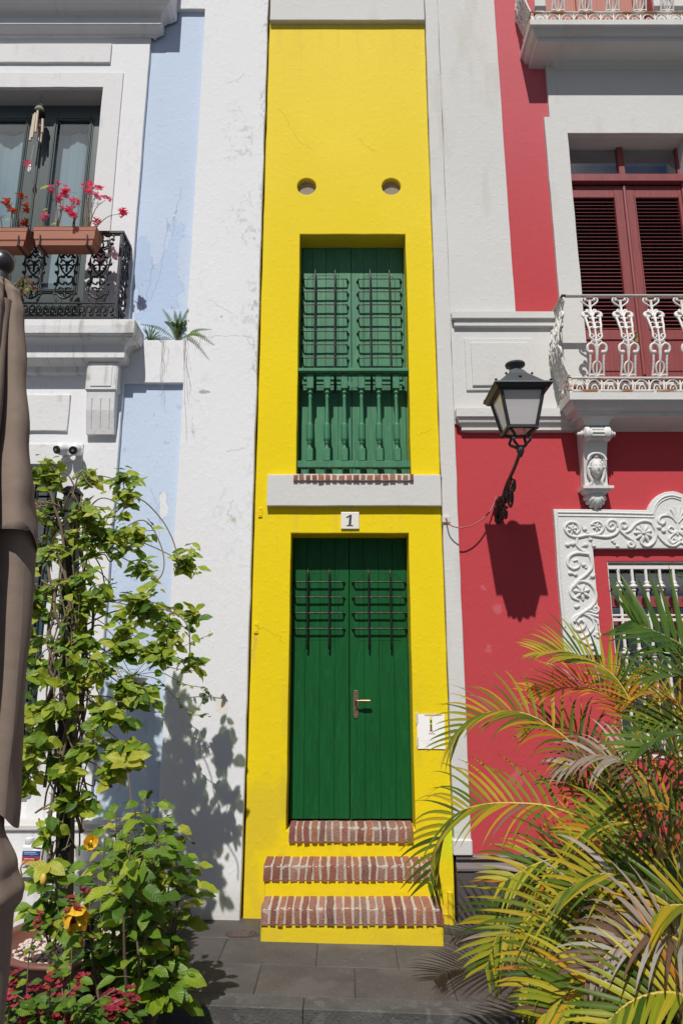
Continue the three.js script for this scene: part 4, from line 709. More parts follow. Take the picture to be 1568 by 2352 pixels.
// ------------------------------------------------------------------ street lantern on its scroll bracket
const lx = (P(1147.5, 889, 0.96).x + P(1246.5, 891, 0.96).x) / 2;
const lantern = thing('wall_lantern', 'black four-sided lantern with frosted panes on a scrolled bracket on red wall', 'street lamp', V(lx, P(1140, 1190).y, 0));
{
  const h = lantern, hw = (P(1246.5, 891, 0.98).x - P(1147.5, 889, 0.98).x) / 2, lz = 0.98 - hw, yt = P(1200, 889, 0.98).y, yb = P(1190, 979, lz + 0.1).y, bw = hw * 0.64;
  const mL = M(0.028, 0.03, 0.034, { roughness: 0.42, metalness: 0.2, bumpMap: rep(grainH, 0.1), bumpScale: 0.001 }), mRoof = M(0.058, 0.066, 0.075, { roughness: 0.5, metalness: 0.15, bumpMap: rep(grainH, 0.15), bumpScale: 0.002 });
  const fr = [], S = [[1, 1], [1, -1], [-1, -1], [-1, 1]];
  S.forEach(([a, b], i) => {
    const [c, d] = S[(i + 1) % 4];
    const e = (x0, y0, z0, x1, y1, z1, r) => { const g = cbox(r, V(x0, y0, z0).distanceTo(V(x1, y1, z1)), r, 0.003); g.applyQuaternion(new THREE.Quaternion().setFromUnitVectors(V(0, 1, 0), V(x1 - x0, y1 - y0, z1 - z0).normalize())); g.translate((x0 + x1) / 2, (y0 + y1) / 2, (z0 + z1) / 2); return g; };
    fr.push(e(lx + a * bw, yb, lz + b * bw, lx + a * hw, yt, lz + b * hw, 0.024), e(lx + a * hw, yt - 0.004, lz + b * hw, lx + c * hw, yt - 0.004, lz + d * hw, 0.03), e(lx + a * bw, yb, lz + b * bw, lx + c * bw, yb, lz + d * bw, 0.026));
    fr.push(ball(lx + a * bw * 1.04, yb - 0.012, lz + b * bw * 1.04, 0.012));
  });
  const F = part('frame', fr, mL, h);
  const pane = M(0.80, 0.77, 0.78, { phys: true, transmission: 0.45, roughness: 0.06, thickness: 0, ior: 1.9 });
  S.forEach(([a, b], i) => {
    const [c, d] = S[(i + 1) % 4], k = 0.93, pt = [[a * bw, yb + 0.008, b * bw], [c * bw, yb + 0.008, d * bw], [c * hw, yt - 0.01, d * hw], [a * hw, yt - 0.01, b * hw]], n = [(a + c) / 2, (b + d) / 2];
    const g = new THREE.BufferGeometry(), pos = [], q = (p2, o) => [lx + p2[0] * 0.985 - n[0] * o, p2[1], lz + p2[2] * 0.985 - n[1] * o];
    const f = pt.map((p2) => q(p2, 0)), r = pt.map((p2) => q(p2, 0.004));
    for (const t of [[f[0], f[2], f[1]], [f[0], f[3], f[2]], [r[0], r[1], r[2]], [r[0], r[2], r[3]]]) pos.push(...t.flat());
    g.setAttribute('position', new THREE.Float32BufferAttribute(pos, 3)); g.computeVertexNormals(); part('glass_pane', muv(g), pane, F);
  });
  part('bottom_pane', new THREE.BoxGeometry(bw * 1.9, 0.004, bw * 1.9).translate(lx, yb - 0.001, lz), pane, F);
  const e = hw * 1.36, ry = yt + 0.018, R4 = (r0, r1, y0, y1) => { const g = new THREE.CylinderGeometry(r1 * Math.SQRT2, r0 * Math.SQRT2, y1 - y0, 4, 1).toNonIndexed(); g.rotateY(Math.PI / 4); g.computeVertexNormals(); g.translate(lx, (y0 + y1) / 2, lz); return muv(g); };
  const roof = part('roof', [R4(e, e * 0.985, ry, ry + 0.012), R4(e * 0.86, e * 0.8, ry + 0.012, ry + 0.024), R4(e * 0.8, e * 0.33, ry + 0.024, ry + 0.135)], mRoof, h);
  part('eave', R4(e * 0.86, e * 0.97, ry - 0.03, ry - 0.0005), mL, h);
  part('chimney', [R4(e * 0.33, e * 0.22, ry + 0.135, ry + 0.175), lathe([[0.05, 0.17], [0.045, 0.19], [0.042, 0.205], [0.055, 0.213], [0.073, 0.222], [0.076, 0.235], [0.072, 0.242], [0.05, 0.248], [0, 0.25]], lx, ry, lz, 22)], mRoof, roof);
  const kn = []; for (const [a, b] of S) kn.push(ball(lx + a * e * 0.93, ry + 0.022, lz + b * e * 0.93, 0.011), ball(lx + a * e * 0.45, ry + 0.12, lz + b * e * 0.45, 0.01)); kn.push(ball(lx, ry + 0.085, lz + e * 0.57, 0.013), ball(lx, yt - 0.005, lz + hw + 0.018, 0.012));
  part('rivets', kn, mL, roof);
  // cradle under the lamp and bracket back to the wall
  const cy = yb - 0.155, cr = []; for (const [a, b] of S) cr.push(tube([[lx + a * bw * 0.85, yb - 0.01, lz + b * bw * 0.85], [lx + a * bw * 0.5, yb - 0.04, lz + b * bw * 0.5], [lx + a * bw * 0.62, yb - 0.085, lz + b * bw * 0.62], [lx + a * bw * 0.28, yb - 0.12, lz + b * bw * 0.28], [lx, cy, lz]], 0.011, 16, 6));
  part('cradle', [...cr, lathe([[0, -0.055], [0.012, -0.045], [0.027, -0.01], [0.03, 0.015], [0.022, 0.03], [0.028, 0.035], [0, 0.045]], lx, cy, lz, 14)], mL, h);
  const wy0 = P(1140, 1190).y, Q = (z, y) => V(lx, y, z), br = [];
  br.push(tube([Q(lz, cy), Q(lz - 0.15, cy - 0.06), Q(0.34, cy - 0.14), Q(0.15, cy - 0.22), Q(0.03, cy - 0.24)], 0.014, 16, 6));
  br.push(tube([Q(0.03, wy0 + 0.02), Q(0.09, wy0 + 0.16), Q(0.22, cy - 0.26), Q(0.42, cy - 0.16), Q(0.52, cy - 0.13)], 0.013, 16, 6));
  const sp = (z, y, r, a0, tn) => tube(Array.from({ length: 16 }, (_, i) => { const t = i / 15, a = a0 + tn * 6.28 * t; return Q(z + r * (1 - 0.8 * t) * Math.cos(a), y + r * (1 - 0.8 * t) * Math.sin(a)); }), 0.011, 22, 5);
  br.push(sp(0.14, cy - 0.32, 0.075, 0, 1.4), sp(0.44, cy - 0.27, 0.085, 1.2, -1.5), sp(0.12, wy0 + 0.1, 0.05, 2, 1.3), sp(0.27, cy - 0.35, 0.06, 0.6, 1.4), sp(0.56, cy - 0.2, 0.05, 1, -1.4));
  const vine = rng(77); for (let i = 0; i < 44; i++) { const t = vine(), z = 0.03 + 0.4 * t * t, y = lerp(wy0 + 0.03, cy - 0.2, Math.sqrt(t)) + (vine() - 0.5) * 0.08; br.push(ball(lx + (vine() - 0.5) * 0.035, y, z, 0.016 + vine() * 0.014, 1.2, 1.2, 6, 5)); }
  const B = part('bracket', br, mIron, h);
  part('wall_plate', [boxAt(lx - 0.022, wy0 - 0.03, 0.002, lx + 0.022, cy - 0.2, 0.02, 0.004), ball(lx, wy0 - 0.02, 0.02, 0.024, 1.4, 0.7), ball(lx, cy - 0.19, 0.02, 0.022, 1.2, 0.7)], mIron, B);
}
{
  const j = P(1023.5, 1193, 0.04), c = thing('power_cable', 'thin red cable hanging from a junction box to the lantern bracket', 'cable', V(j.x, j.y, 0.04));
  part('cable', tube([[j.x, j.y + 0.005, 0.06], P(1032, 1205, 0.1), P(1055, 1212, 0.13), P(1085, 1206, 0.12), P(1112, 1188, 0.09), P(1128, 1168, 0.05), V(lx - 0.012, P(1136, 1140, 0.03).y, 0.03)], 0.0058, 40, 6), M(0.36, 0.09, 0.085, { roughness: 0.45 }), c);
  const b = thing('junction_box', 'small off-white cable junction box on the pilaster', 'electrical box', V(j.x, j.y, 0.035));
  part('box', boxAt(j.x - 0.033, j.y - 0.03, 0.03, j.x + 0.033, j.y + 0.03, 0.052, 0.005), mGrey, b); part('grommet', ball(j.x, j.y + 0.004, 0.053, 0.008), M(0.2, 0.2, 0.2), b);
}
// ------------------------------------------------------------------ the white and pale blue house on the left
const XLe = -4.6;
const left = thing('white_house', 'white house with pale blue wall strips, heavy cornices and a black iron balcony', 'house', V(-2.2, 0, 0));
{
  const h = left, R = rng(41), zw = 0.045, xb = -1.93;
  const U = [-3.95, 4.85, P(223, 360, zw).x, P(120, 203, zw).y], L = [-3.4, 0.95, P(140, 1068, zw).x, P(100, 1067, zw).y];
  part('wall', slab([[XLe, -0.25], [YL - 0.02, -0.25], [YL - 0.02, 10.4], [XLe, 10.4]], 0, 0.3, { seed: 50, holes: [rect(U[0], U[1], U[2], U[3]), rect(...L)] }), mBlue, h);
  part('wall_core', boxAt(XLe, -0.2, -0.8, YL - 0.03, 10.3, -0.7), mRoom, h);
  part('pilaster', slab([[-1.402, -0.25], [YL - 0.012, -0.25], [YL - 0.016, 10.4], [-1.392, 10.4]], zw, 0.1, { seed: 51, amp: 0.005, bevel: 0.01 }), mWhite, h);
  part('belt_band', slab(rect(xb - 0.05, 4.288, -1.395, 4.70), zw - 0.003, 0.1, { seed: 52, amp: 0.004, bevel: 0.008 }), mWhite, h);
  part('top_band', slab(rect(xb - 0.05, 8.40, -1.39, 10.3), zw - 0.003, 0.1, { seed: 53 }), mWhite, h);
  part('wall_face', slab([[XLe, -0.25], [xb + 0.01, -0.25], [xb + 0.005, 10.4], [XLe, 10.4]], zw, 0.1, { seed: 54, amp: 0.004, holes: [rect(U[0], U[1], U[2], U[3]), rect(...L)] }), mWhite, h);
  // raised frames and panels
  let a = P(0, 143, zw + 0.02), b = P(257, 100, zw + 0.02);
  part('raised_panel', slab(rect(-4.2, a.y, b.x, b.y), zw + 0.022, 0.04, { seed: 55 }), mCornice, h);
  a = P(256, 500, zw + 0.016); b = P(285, 166, zw + 0.016);
  part('door_surround', slab([[a.x, 4.75], [b.x - 0.005, b.y], [-4.2, b.y], [-4.2, U[3]], [U[2], U[3]], [U[2], 4.75]], zw + 0.016, 0.04, { seed: 56, bevel: 0.004 }), mCornice, h);
  part('door_reveal', [boxAt(U[2] - 0.006, 4.85, -0.5, U[2] + 0.03, U[3] + 0.03, 0.03), boxAt(U[0], U[3] - 0.006, -0.5, U[2], U[3] + 0.03, 0.03)], M(0.5, 0.49, 0.47, PB), h);
  a = P(60, 990, zw + 0.02); b = P(162, 906, zw + 0.02);
  part('raised_panel', slab(rect(-4.2, a.y, b.x, b.y), zw + 0.022, 0.04, { seed: 57, amp: 0.005 }), mCornice, h);
  a = P(190, 1060, zw + 0.012); b = P(192, 1020, zw + 0.012);
  part('window_surround', slab([[b.x, 0.7], [b.x, b.y], [-4.2, b.y], [-4.2, L[3]], [L[2], L[3]], [L[2], 0.7]], zw + 0.016, 0.04, { seed: 58, bevel: 0.004 }), mCornice, h);
  // cornices
  const cx1 = P(393, 0, zw + 0.22).x;
  part('cornice', mould([[0, 9.3], [0.22, 9.2], [0.22, 8.27], [0.205, 8.255], [0.19, 8.25], [0.17, 8.235], [0.13, 8.225], [0.10, 8.20], [0.085, 8.178], [0.08, 8.17], [0.08, 8.172], [0.10, 8.165], [0.10, 8.095], [0.092, 8.085], [0.03, 8.05], [0.02, 8.03], [0, 8.03]], XLe, cx1, zw, false, true), mCornice, h);
  const sx1 = P(311, 733, zw + 0.26).x, sy = P(200, 733, zw + 0.26).y;
  part('balcony_slab', mould([[0, sy + 0.005], [0.26, sy], [0.264, sy - 0.06], [0.26, sy - 0.128], [0.25, sy - 0.14], [0.235, sy - 0.142], [0.23, sy - 0.158], [0.2, sy - 0.175], [0.165, sy - 0.2], [0.15, sy - 0.235], [0.148, sy - 0.25], [0.162, sy - 0.254], [0.162, sy - 0.31], [0.15, sy - 0.318], [0.10, sy - 0.335], [0.06, sy - 0.35], [0.05, sy - 0.4], [0, sy - 0.41]], XLe, sx1, zw, false, true), mCornice, h);
  // box corbel
  const c0 = P(194, 896, 0.17), c1 = P(277, 836, 0.17), d0 = P(193, 992, 0.13);
  const K = part('corbel', [boxAt(c0.x, c0.y, 0.03, c1.x - 0.02, c1.y + 0.02, 0.165, 0.012)], mCornice, h);
  const wedge = new THREE.Shape([[0, 0], [0.055, 0], [0.10, 0.2], [0.115, c0.y - d0.y], [0, c0.y - d0.y]].map((q) => new THREE.Vector2(...q)));
  const wg = new THREE.ExtrudeGeometry(wedge, { depth: c1.x - c0.x - 0.06, bevelEnabled: true, bevelThickness: 0.006, bevelSize: 0.006, bevelSegments: 2 }); wg.rotateY(-Math.PI / 2); wg.translate(c1.x - 0.04, d0.y, 0.03);
  part('corbel_body', muv(wg), mCornice, K);
  const cw = c1.x - c0.x - 0.02;
  part('corbel_panel', [boxAt(c0.x + 0.045, c0.y + 0.035, 0.16, c1.x - 0.065, c1.y - 0.015, 0.172, 0.005)], mCornice, K);
  for (const f of [0.22, 0.5, 0.78]) part('flute', tube([[c0.x + cw * f, d0.y + 0.05, 0.097], [c0.x + cw * f, d0.y + 0.18, 0.131], [c0.x + cw * f, c0.y - 0.06, 0.146]], 0.009, 6, 6), mCornice, K);
  // balcony door: two leaves with tall panes
  const zd = -0.14, X = (x, y) => P(x, y, zd).x, m = X(92, 330), yTop = P(120, 276, zd).y, yb = 4.78;
  part('door_head', boxAt(U[0], yTop + 0.08, zd - 0.06, U[2], U[3] + 0.02, zd - 0.02), mSlateDoor, h);
  part('room_back', boxAt(U[0] - 0.2, 4.5, -0.65, U[2] + 0.2, U[3] + 0.2, -0.6), mRoom, h);
  for (const s of [1, -1]) {
    const hw = U[2] - m, x = (v) => m + s * v, p0 = X(131, 300) - m, p1 = X(207, 300) - m;
    const bx = (v0, y0, z0, v1, y1, z1, c = 0.004) => boxAt(x(v0), y0, z0, x(v1), y1, z1, c);
    const D = part('balcony_door', [bx(0.004, yb, zd - 0.045, p0, yTop + 0.1, zd), bx(p1, yb, zd - 0.045, hw - 0.002, yTop + 0.1, zd), bx(p0, yTop, zd - 0.045, p1, yTop + 0.1, zd - 0.001), bx(p0, yb, zd - 0.045, p1, 5.32, zd - 0.001), bx(0.0, yb, zd - 0.02, 0.012, yTop + 0.1, zd + 0.012, 0.003)], mSlateDoor, h);
    const bead = []; for (const [o, z] of [[0, 0.012], [0.016, 0.018], [0.03, 0.010]]) bead.push(bx(p0 - 0.004 - o, 5.3 - o, zd, p0 + 0.008 - o, yTop + o, zd + z, 0.003), bx(p1 - 0.008 + o, 5.3 - o, zd, p1 + 0.004 + o, yTop + o, zd + z, 0.003), bx(p0, yTop - 0.008 + o, zd, p1, yTop + 0.004 + o, zd + z - 0.001, 0.003), bx(p0, 5.31 - o, zd, p1, 5.322 - o, zd + z - 0.001, 0.003));
    part('glazing_bead', bead, mSlateDoor, D);
    part('door_pane', new THREE.BoxGeometry(p1 - p0, yTop - 5.32, 0.004).translate(x((p0 + p1) / 2), (yTop + 5.32) / 2, zd - 0.02), mGlass, D);
    const cu = new THREE.PlaneGeometry(p1 - p0 + 0.06, yTop - 5.2, 40, 2), cp = cu.attributes.position; for (let i = 0; i < cp.count; i++) cp.setZ(i, 0.018 * Math.sin(cp.getX(i) * 22 + s) + 0.003 * Math.sin(cp.getX(i) * 90)); cu.computeVertexNormals(); cu.translate(x((p0 + p1) / 2), (yTop + 5.15) / 2 - 0.06, zd - 0.1);
    part('curtain', cu, mCurtain, D);
    part('door_panel', bx(p0 + 0.02, yb + 0.1, zd - 0.01, p1 - 0.02, 5.25, zd + 0.008, 0.006), mSlateDoor, D);
  }
  // black cast-iron railing
  const zf = 0.285, q = (x, y) => P(x, y, zf), yT = q(280, 529).y, yB = sy + 0.012, xr = q(283, 560).x, H = yT - yB;
  const rl = part('balcony_railing', [boxAt(-4.2, yT - 0.03, zf - 0.045, xr, yT, zf, 0.005), boxAt(xr - 0.045, yT - 0.03, 0.05, xr, yT, zf - 0.046, 0.005), boxAt(-4.2, yB + 0.01, zf - 0.03, xr - 0.01, yB + 0.03, zf - 0.006, 0.003), boxAt(-4.2, yB + 0.155, zf - 0.026, xr - 0.01, yB + 0.17, zf - 0.008, 0.003), boxAt(xr - 0.035, yB, zf - 0.035, xr - 0.008, yT - 0.03, zf - 0.006, 0.003), boxAt(xr - 0.03, yB + 0.01, 0.05, xr - 0.008, yB + 0.03, zf - 0.035, 0.003), boxAt(xr - 0.03, yB + 0.155, 0.05, xr - 0.01, yB + 0.17, zf - 0.035, 0.003)], mIron, h);
  const h0 = yB + 0.165, hh = yT - 0.03 - h0, pw = 0.095;
  const pn = (() => {
    const g = [], q2 = (u, v) => V(u, v * hh, 0), T = (l, r, n = 14) => tube(l.map(([u, v]) => q2(u, v)), r, n, 5), B = (u, v, r) => { const c = q2(u, v); g.push(ball(c.x, c.y, c.z, r, 1, 0.9, 6, 5)); };
    for (const s of [1, -1]) {
      const m2 = (l) => l.map(([u, v]) => [u * s, v]);
      g.push(T(m2([[0.02, 0.985], [0.06, 0.97], [0.088, 0.99], [0.104, 0.965], [0.098, 0.93], [0.075, 0.92], [0.068, 0.86], [0.076, 0.80], [0.072, 0.72], [0.086, 0.66], [0.086, 0.56], [0.07, 0.48], [0.078, 0.42], [0.07, 0.36], [0.072, 0.26], [0.085, 0.2], [0.09, 0.12], [0.07, 0.06], [0.06, 0.02]]), (t) => 0.0085 + 0.0035 * Math.sin(t * 60), 46));
      g.push(T(m2([[0, 0.93], [0.02, 0.90], [0.045, 0.905], [0.052, 0.87]]), 0.007), T(m2([[0, 0.9], [0.016, 0.84], [0, 0.78], [-0.03, 0.72], [-0.062, 0.66]]), 0.008, 16));
      g.push(T(m2([[0.005, 0.80], [0.035, 0.81], [0.056, 0.84], [0.05, 0.87]]), 0.008), T(m2([[0.062, 0.80], [0.045, 0.785], [0.02, 0.77]]), 0.008, 8));
      g.push(T(m2([[0, 0.66], [0.02, 0.70], [0.04, 0.69], [0.042, 0.66], [0.028, 0.65]]), 0.009, 10), T(m2([[0, 0.54], [0.022, 0.60], [0.05, 0.62], [0.058, 0.58]]), 0.009, 10), T(m2([[0, 0.54], [0.03, 0.55], [0.05, 0.53], [0.045, 0.50], [0.025, 0.50]]), 0.008, 10));
      g.push(T(m2([[0.066, 0.56], [0.04, 0.47], [0.0, 0.40], [-0.04, 0.36]]), 0.009, 12), T(m2([[0.012, 0.36], [0.03, 0.38], [0.055, 0.375], [0.062, 0.33], [0.045, 0.28], [0.015, 0.265], [0.008, 0.30]]), 0.0085, 16), T(m2([[0, 0.2], [0.03, 0.22], [0.055, 0.21]]), 0.009, 8));
      g.push(T(m2([[0, 0.06], [0.035, 0.085], [0.06, 0.12], [0.085, 0.13]]), 0.009, 10), T(m2([[0, 0.14], [0.012, 0.1], [0, 0.06]]), 0.008, 8));
      B(0.092 * s, 0.86, 0.016); B(0.094 * s, 0.56, 0.017); B(0.1 * s, 0.92, 0.014); B(0.09 * s, 0.44, 0.015); B(0.088 * s, 0.27, 0.016); B(0.05 * s, 0.905, 0.012); B(0.06 * s, 0.66, 0.016);
    }
    g.push(T([[0, 0.96], [0, 0.88]], 0.012, 3), T([[0, 0.60], [0, 0.45]], 0.01, 3)); B(0, 0.95, 0.017); B(0, 0.74, 0.018); B(0, 0.56, 0.02); B(0, 0.4, 0.013); B(0, 0.17, 0.016);
    return merge(g);
  })();
  const x0 = P(0.22 * 1025, 640, zf).x, st = x0 - P(0.22 * 680, 640, zf).x;
  for (let i = 0; x0 - i * st > -4.1; i++) put('panel', pn, mIron, rl, V(x0 - i * st, h0, zf - 0.017));
  put('panel', pn, mIron, rl, V(xr - 0.02, h0, 0.145), [0, Math.PI / 2, 0]);
  const fz = []; for (let x = xr - 0.07; x > -4.15; x -= 0.062) fz.push(tube([[x - 0.028, yB + 0.035, zf - 0.017], [x - 0.02, yB + 0.12, zf - 0.017], [x + 0.01, yB + 0.14, zf - 0.017], [x + 0.024, yB + 0.1, zf - 0.017], [x + 0.004, yB + 0.07, zf - 0.017], [x - 0.008, yB + 0.09, zf - 0.017]], 0.0085, 14, 5), ball(x + 0.02, yB + 0.05, zf - 0.017, 0.015, 1, 1, 6, 5));
  for (const z of [0.1, 0.16, 0.22]) fz.push(tube([[xr - 0.018, yB + 0.035, z - 0.028], [xr - 0.018, yB + 0.12, z - 0.02], [xr - 0.018, yB + 0.14, z + 0.01], [xr - 0.018, yB + 0.07, z + 0.02]], 0.0085, 12, 5));
  part('scroll_frieze', fz, mIron, rl);
  // window below, behind the vine
  const zl = -0.06;
  const sash = M(0.03, 0.075, 0.085, { roughness: 0.5 });
  part('window_sash', [boxAt(L[2] - 0.09, L[1], zl - 0.05, L[2] - 0.002, L[3], zl), boxAt(-3.4, L[3] - 0.09, zl - 0.05, L[2] - 0.091, L[3], zl), ...[1.5, 2.1, 2.7].map((y) => boxAt(-3.4, y, zl - 0.05, L[2] - 0.091, y + 0.06, zl - 0.002)), boxAt(L[2] - 0.65, L[1], zl - 0.04, L[2] - 0.55, L[3], zl - 0.004)], sash, h);
  part('window_pane', new THREE.BoxGeometry(1.2, L[3] - L[1], 0.004).translate(L[2] - 0.6, (L[1] + L[3]) / 2, zl - 0.03), mGlass, h);
  const wb = group('window_bars', h);
  for (const y of [1.3, 2.0, 2.7, 3.3]) part('cross_bar', boxAt(-3.3, y, 0.0, L[2] - 0.01, y + 0.018, 0.012, 0.002), mIron, wb);
  for (let x = L[2] - 0.07; x > -3.2; x -= 0.115) part('bar', tube([[x, L[1], 0.014], [x, L[3], 0.014]], 0.009, 2, 6), mIron, wb);
  part('room_back', boxAt(-3.6, 0.7, -0.65, L[2] + 0.2, L[3] + 0.2, -0.5), mRoom, h);
  part('window_sill', boxAt(-3.6, L[1] - 0.07, -0.1, L[2] + 0.03, L[1], 0.09, 0.012), mCornice, h);
  // stepped white base with stone ledges
  const y1 = P(90, 1892, 0.25).y, y2 = P(90, 1992, 0.36).y;
  const stp = part('front_step', boxAt(-4.2, -0.15, 0, P(300, 1950, 0.25).x, y1 - 0.045, 0.24, 0.015), mCornice, h);
  part('step_ledge', boxAt(-4.2, y1 - 0.05, 0.0, P(302, 1900, 0.26).x, y1, 0.262, 0.012), M(0.55, 0.53, 0.52, { ...PB }), stp);
  part('lower_step', boxAt(-4.2, -0.15, 0.2, P(306, 2050, 0.4).x, y2 - 0.045, 0.43, 0.015), mCornice, stp);
  part('step_ledge', boxAt(-4.2, y2 - 0.05, 0.2, P(308, 2000, 0.42).x, y2, 0.455, 0.012), M(0.5, 0.48, 0.47, { ...PB }), stp);
}
// window boxes on the railing
const mTerra = M(0.37, 0.135, 0.082, { roughness: 0.62, bumpMap: rep(grainH, 0.2), bumpScale: 0.001 }), mSoil = M(0.05, 0.035, 0.025, { roughness: 1 });
function troughGeo(w, hgt, d) {
  const prof = [[0, 0.8, 0], [0.25, 0.84, 0.01], [0.32, 0.9, 0], [0.33, 0.93, 0], [0.78, 0.97, 0], [0.8, 1, 0], [0.98, 1.02, 0], [1, 1.05, 0], [1.02, 1.02, 0], [0.96, 0.94, 0], [0.85, 0.9, 0]], pos = [], ring = prof.map(([v, s]) => [[-w / 2 * (1 - (1 - s) * 0.5), v * hgt, d / 2 * s], [w / 2 * (1 - (1 - s) * 0.5), v * hgt, d / 2 * s], [w / 2 * (1 - (1 - s) * 0.5), v * hgt, -d / 2 * s], [-w / 2 * (1 - (1 - s) * 0.5), v * hgt, -d / 2 * s]]);
  for (let i = 0; i + 1 < ring.length; i++) for (let k = 0; k < 4; k++) { const a = ring[i][k], b = ring[i][(k + 1) % 4], c = ring[i + 1][(k + 1) % 4], e = ring[i + 1][k]; pos.push(...a, ...b, ...c, ...a, ...c, ...e); }
  const r = ring[0]; pos.push(...r[0], ...r[2], ...r[1], ...r[0], ...r[3], ...r[2]);
  const g = new THREE.BufferGeometry(); g.setAttribute('position', new THREE.Float32BufferAttribute(pos, 3)); g.computeVertexNormals(); return muv(g);
}
const boxes = [];
for (const [px0, px1, py, lab] of [[74, 224, 575, 'terracotta plastic window box with pink flowers hanging on the black balcony rail'], [-84, 67, 577, 'terracotta plastic window box with orange flowers at the left edge of the balcony']]) {
  const z = 0.40, a = P(px0, py - 55, z + 0.09), b = P(px1, py - 57, z + 0.09), yt = a.y, y0 = P(120, py - 14, z + 0.08).y, w = b.x - a.x;
  const t = thing('window_box', lab, 'planter', V((a.x + b.x) / 2, y0, z), 'window boxes on the black balcony rail');
  put('trough', troughGeo(w / 1.05, yt - y0, 0.17), mTerra, t, V((a.x + b.x) / 2, y0, z));
  part('soil', boxAt(a.x + 0.03, yt - 0.04, z - 0.07, b.x - 0.03, yt - 0.025, z + 0.07), mSoil, t);
  for (const f of [0.14, 0.86]) { const x = lerp(a.x, b.x, f); part('hook', [boxAt(x - 0.005, y0 - 0.01, z + 0.084, x + 0.005, y0 + 0.09, z + 0.094, 0.002), boxAt(x - 0.008, y0 - 0.014, z - 0.1, x + 0.008, y0 - 0.004, z + 0.09, 0.002)], M(0.05, 0.045, 0.045, { roughness: 0.5 }), t); }
  boxes.push([(a.x + b.x) / 2, yt, z, w]);
}
// wind chime
{
  const z = -0.02, c = P(92, 250, z), t = thing('wind_chime', 'bamboo wind chime hanging before the dark balcony door', 'wind chime', c), mB = M(0.58, 0.47, 0.36, { roughness: 0.6 }), y = (py) => P(92, py, z).y;
  part('ring', [tube(Array.from({ length: 13 }, (_, i) => V(c.x + 0.02 * Math.cos(i / 12 * 6.283), y(243) + 0.02 * Math.sin(i / 12 * 6.283), z)), 0.004, 0, 5, false), tube([[c.x, y(240) + 0.12, z], [c.x, y(243), z]], 0.002, 2, 4)], mIron, t);
  part('coconut_cap', lathe([[0, 0.05], [0.03, 0.045], [0.045, 0.02], [0.045, -0.005], [0.03, -0.01], [0, -0.01]], c.x, y(256), z, 14), M(0.33, 0.3, 0.25, { roughness: 0.9, bumpMap: rep(grainH, 0.05), bumpScale: 0.004 }), t);
  part('disc', lathe([[0, 0.01], [0.055, 0.008], [0.06, 0], [0.055, -0.008], [0, -0.01]], c.x, y(262), z, 16), mIron, t);
  [[-0.042, 0.01, 265, 325], [0.008, 0.045, 264, 312], [0.042, 0.0, 274, 305], [-0.02, 0.03, 266, 322], [0.025, -0.03, 268, 322], [0.0, -0.045, 268, 316]].forEach(([dx, dz, a, b]) => part('tube', [tube([[c.x + dx, y(a), z + dz], [c.x + dx * 1.25, y(b), z + dz]], 0.0125, 2, 8)], mB, t));
  part('clapper', lathe([[0, 0.012], [0.03, 0.01], [0.032, -0.004], [0, -0.006]], c.x, y(290), z, 12), mB, t);
  part('sail', [tube([[c.x, y(290), z], [c.x - 0.03, y(380), z]], 0.0012, 2, 4), ball(c.x - 0.03, y(380) - 0.03, z, 0.018, 2.6, 0.25)], M(0.75, 0.74, 0.73), t);
}
// two dome cameras under the corbel
{
  const z = 0.06, c = P(158, 1046, z), t = thing('security_cameras', 'pair of small white ball cameras on a bracket under the corbel', 'camera', c), mW = M(0.7, 0.7, 0.7, { roughness: 0.35 });
  part('bracket', [tube([P(148, 1060, z), P(160, 1048, z + 0.03), P(172, 1042, z + 0.05)], 0.012, 8, 6), boxAt(c.x - 0.03, P(158, 1063, z).y, z, c.x + 0.015, P(158, 1050, z).y, z + 0.02, 0.004), tube([P(146, 1060, z), P(158, 1050, z + 0.02)], 0.008, 3, 6)], mW, t);
  for (const [px, py, dx] of [[142, 1031, -0.5], [173, 1032, 0.05]]) { const p = P(px, py, z + 0.09), k = part('camera', [ball(p.x, p.y, p.z, 0.056, 1, 1, 18, 14), tube([[p.x, p.y, p.z - 0.03], [p.x, p.y - 0.01, z]], 0.03, 3, 10)], mW, t); const n = V(dx, -0.45, 0.85).normalize(); const l = new THREE.CylinderGeometry(0.034, 0.036, 0.02, 18); l.applyQuaternion(new THREE.Quaternion().setFromUnitVectors(V(0, 1, 0), n)); l.translate(p.x + n.x * 0.05, p.y + n.y * 0.05, p.z + n.z * 0.05); part('lens', l, M(0.02, 0.02, 0.022, { roughness: 0.15 }), k); const i2 = new THREE.CylinderGeometry(0.012, 0.012, 0.006, 12); i2.applyQuaternion(new THREE.Quaternion().setFromUnitVectors(V(0, 1, 0), n)); i2.translate(p.x + n.x * 0.061, p.y + n.y * 0.061, p.z + n.z * 0.061); part('lens_ring', i2, M(0.25, 0.25, 0.27, { roughness: 0.2 }), k); }
}
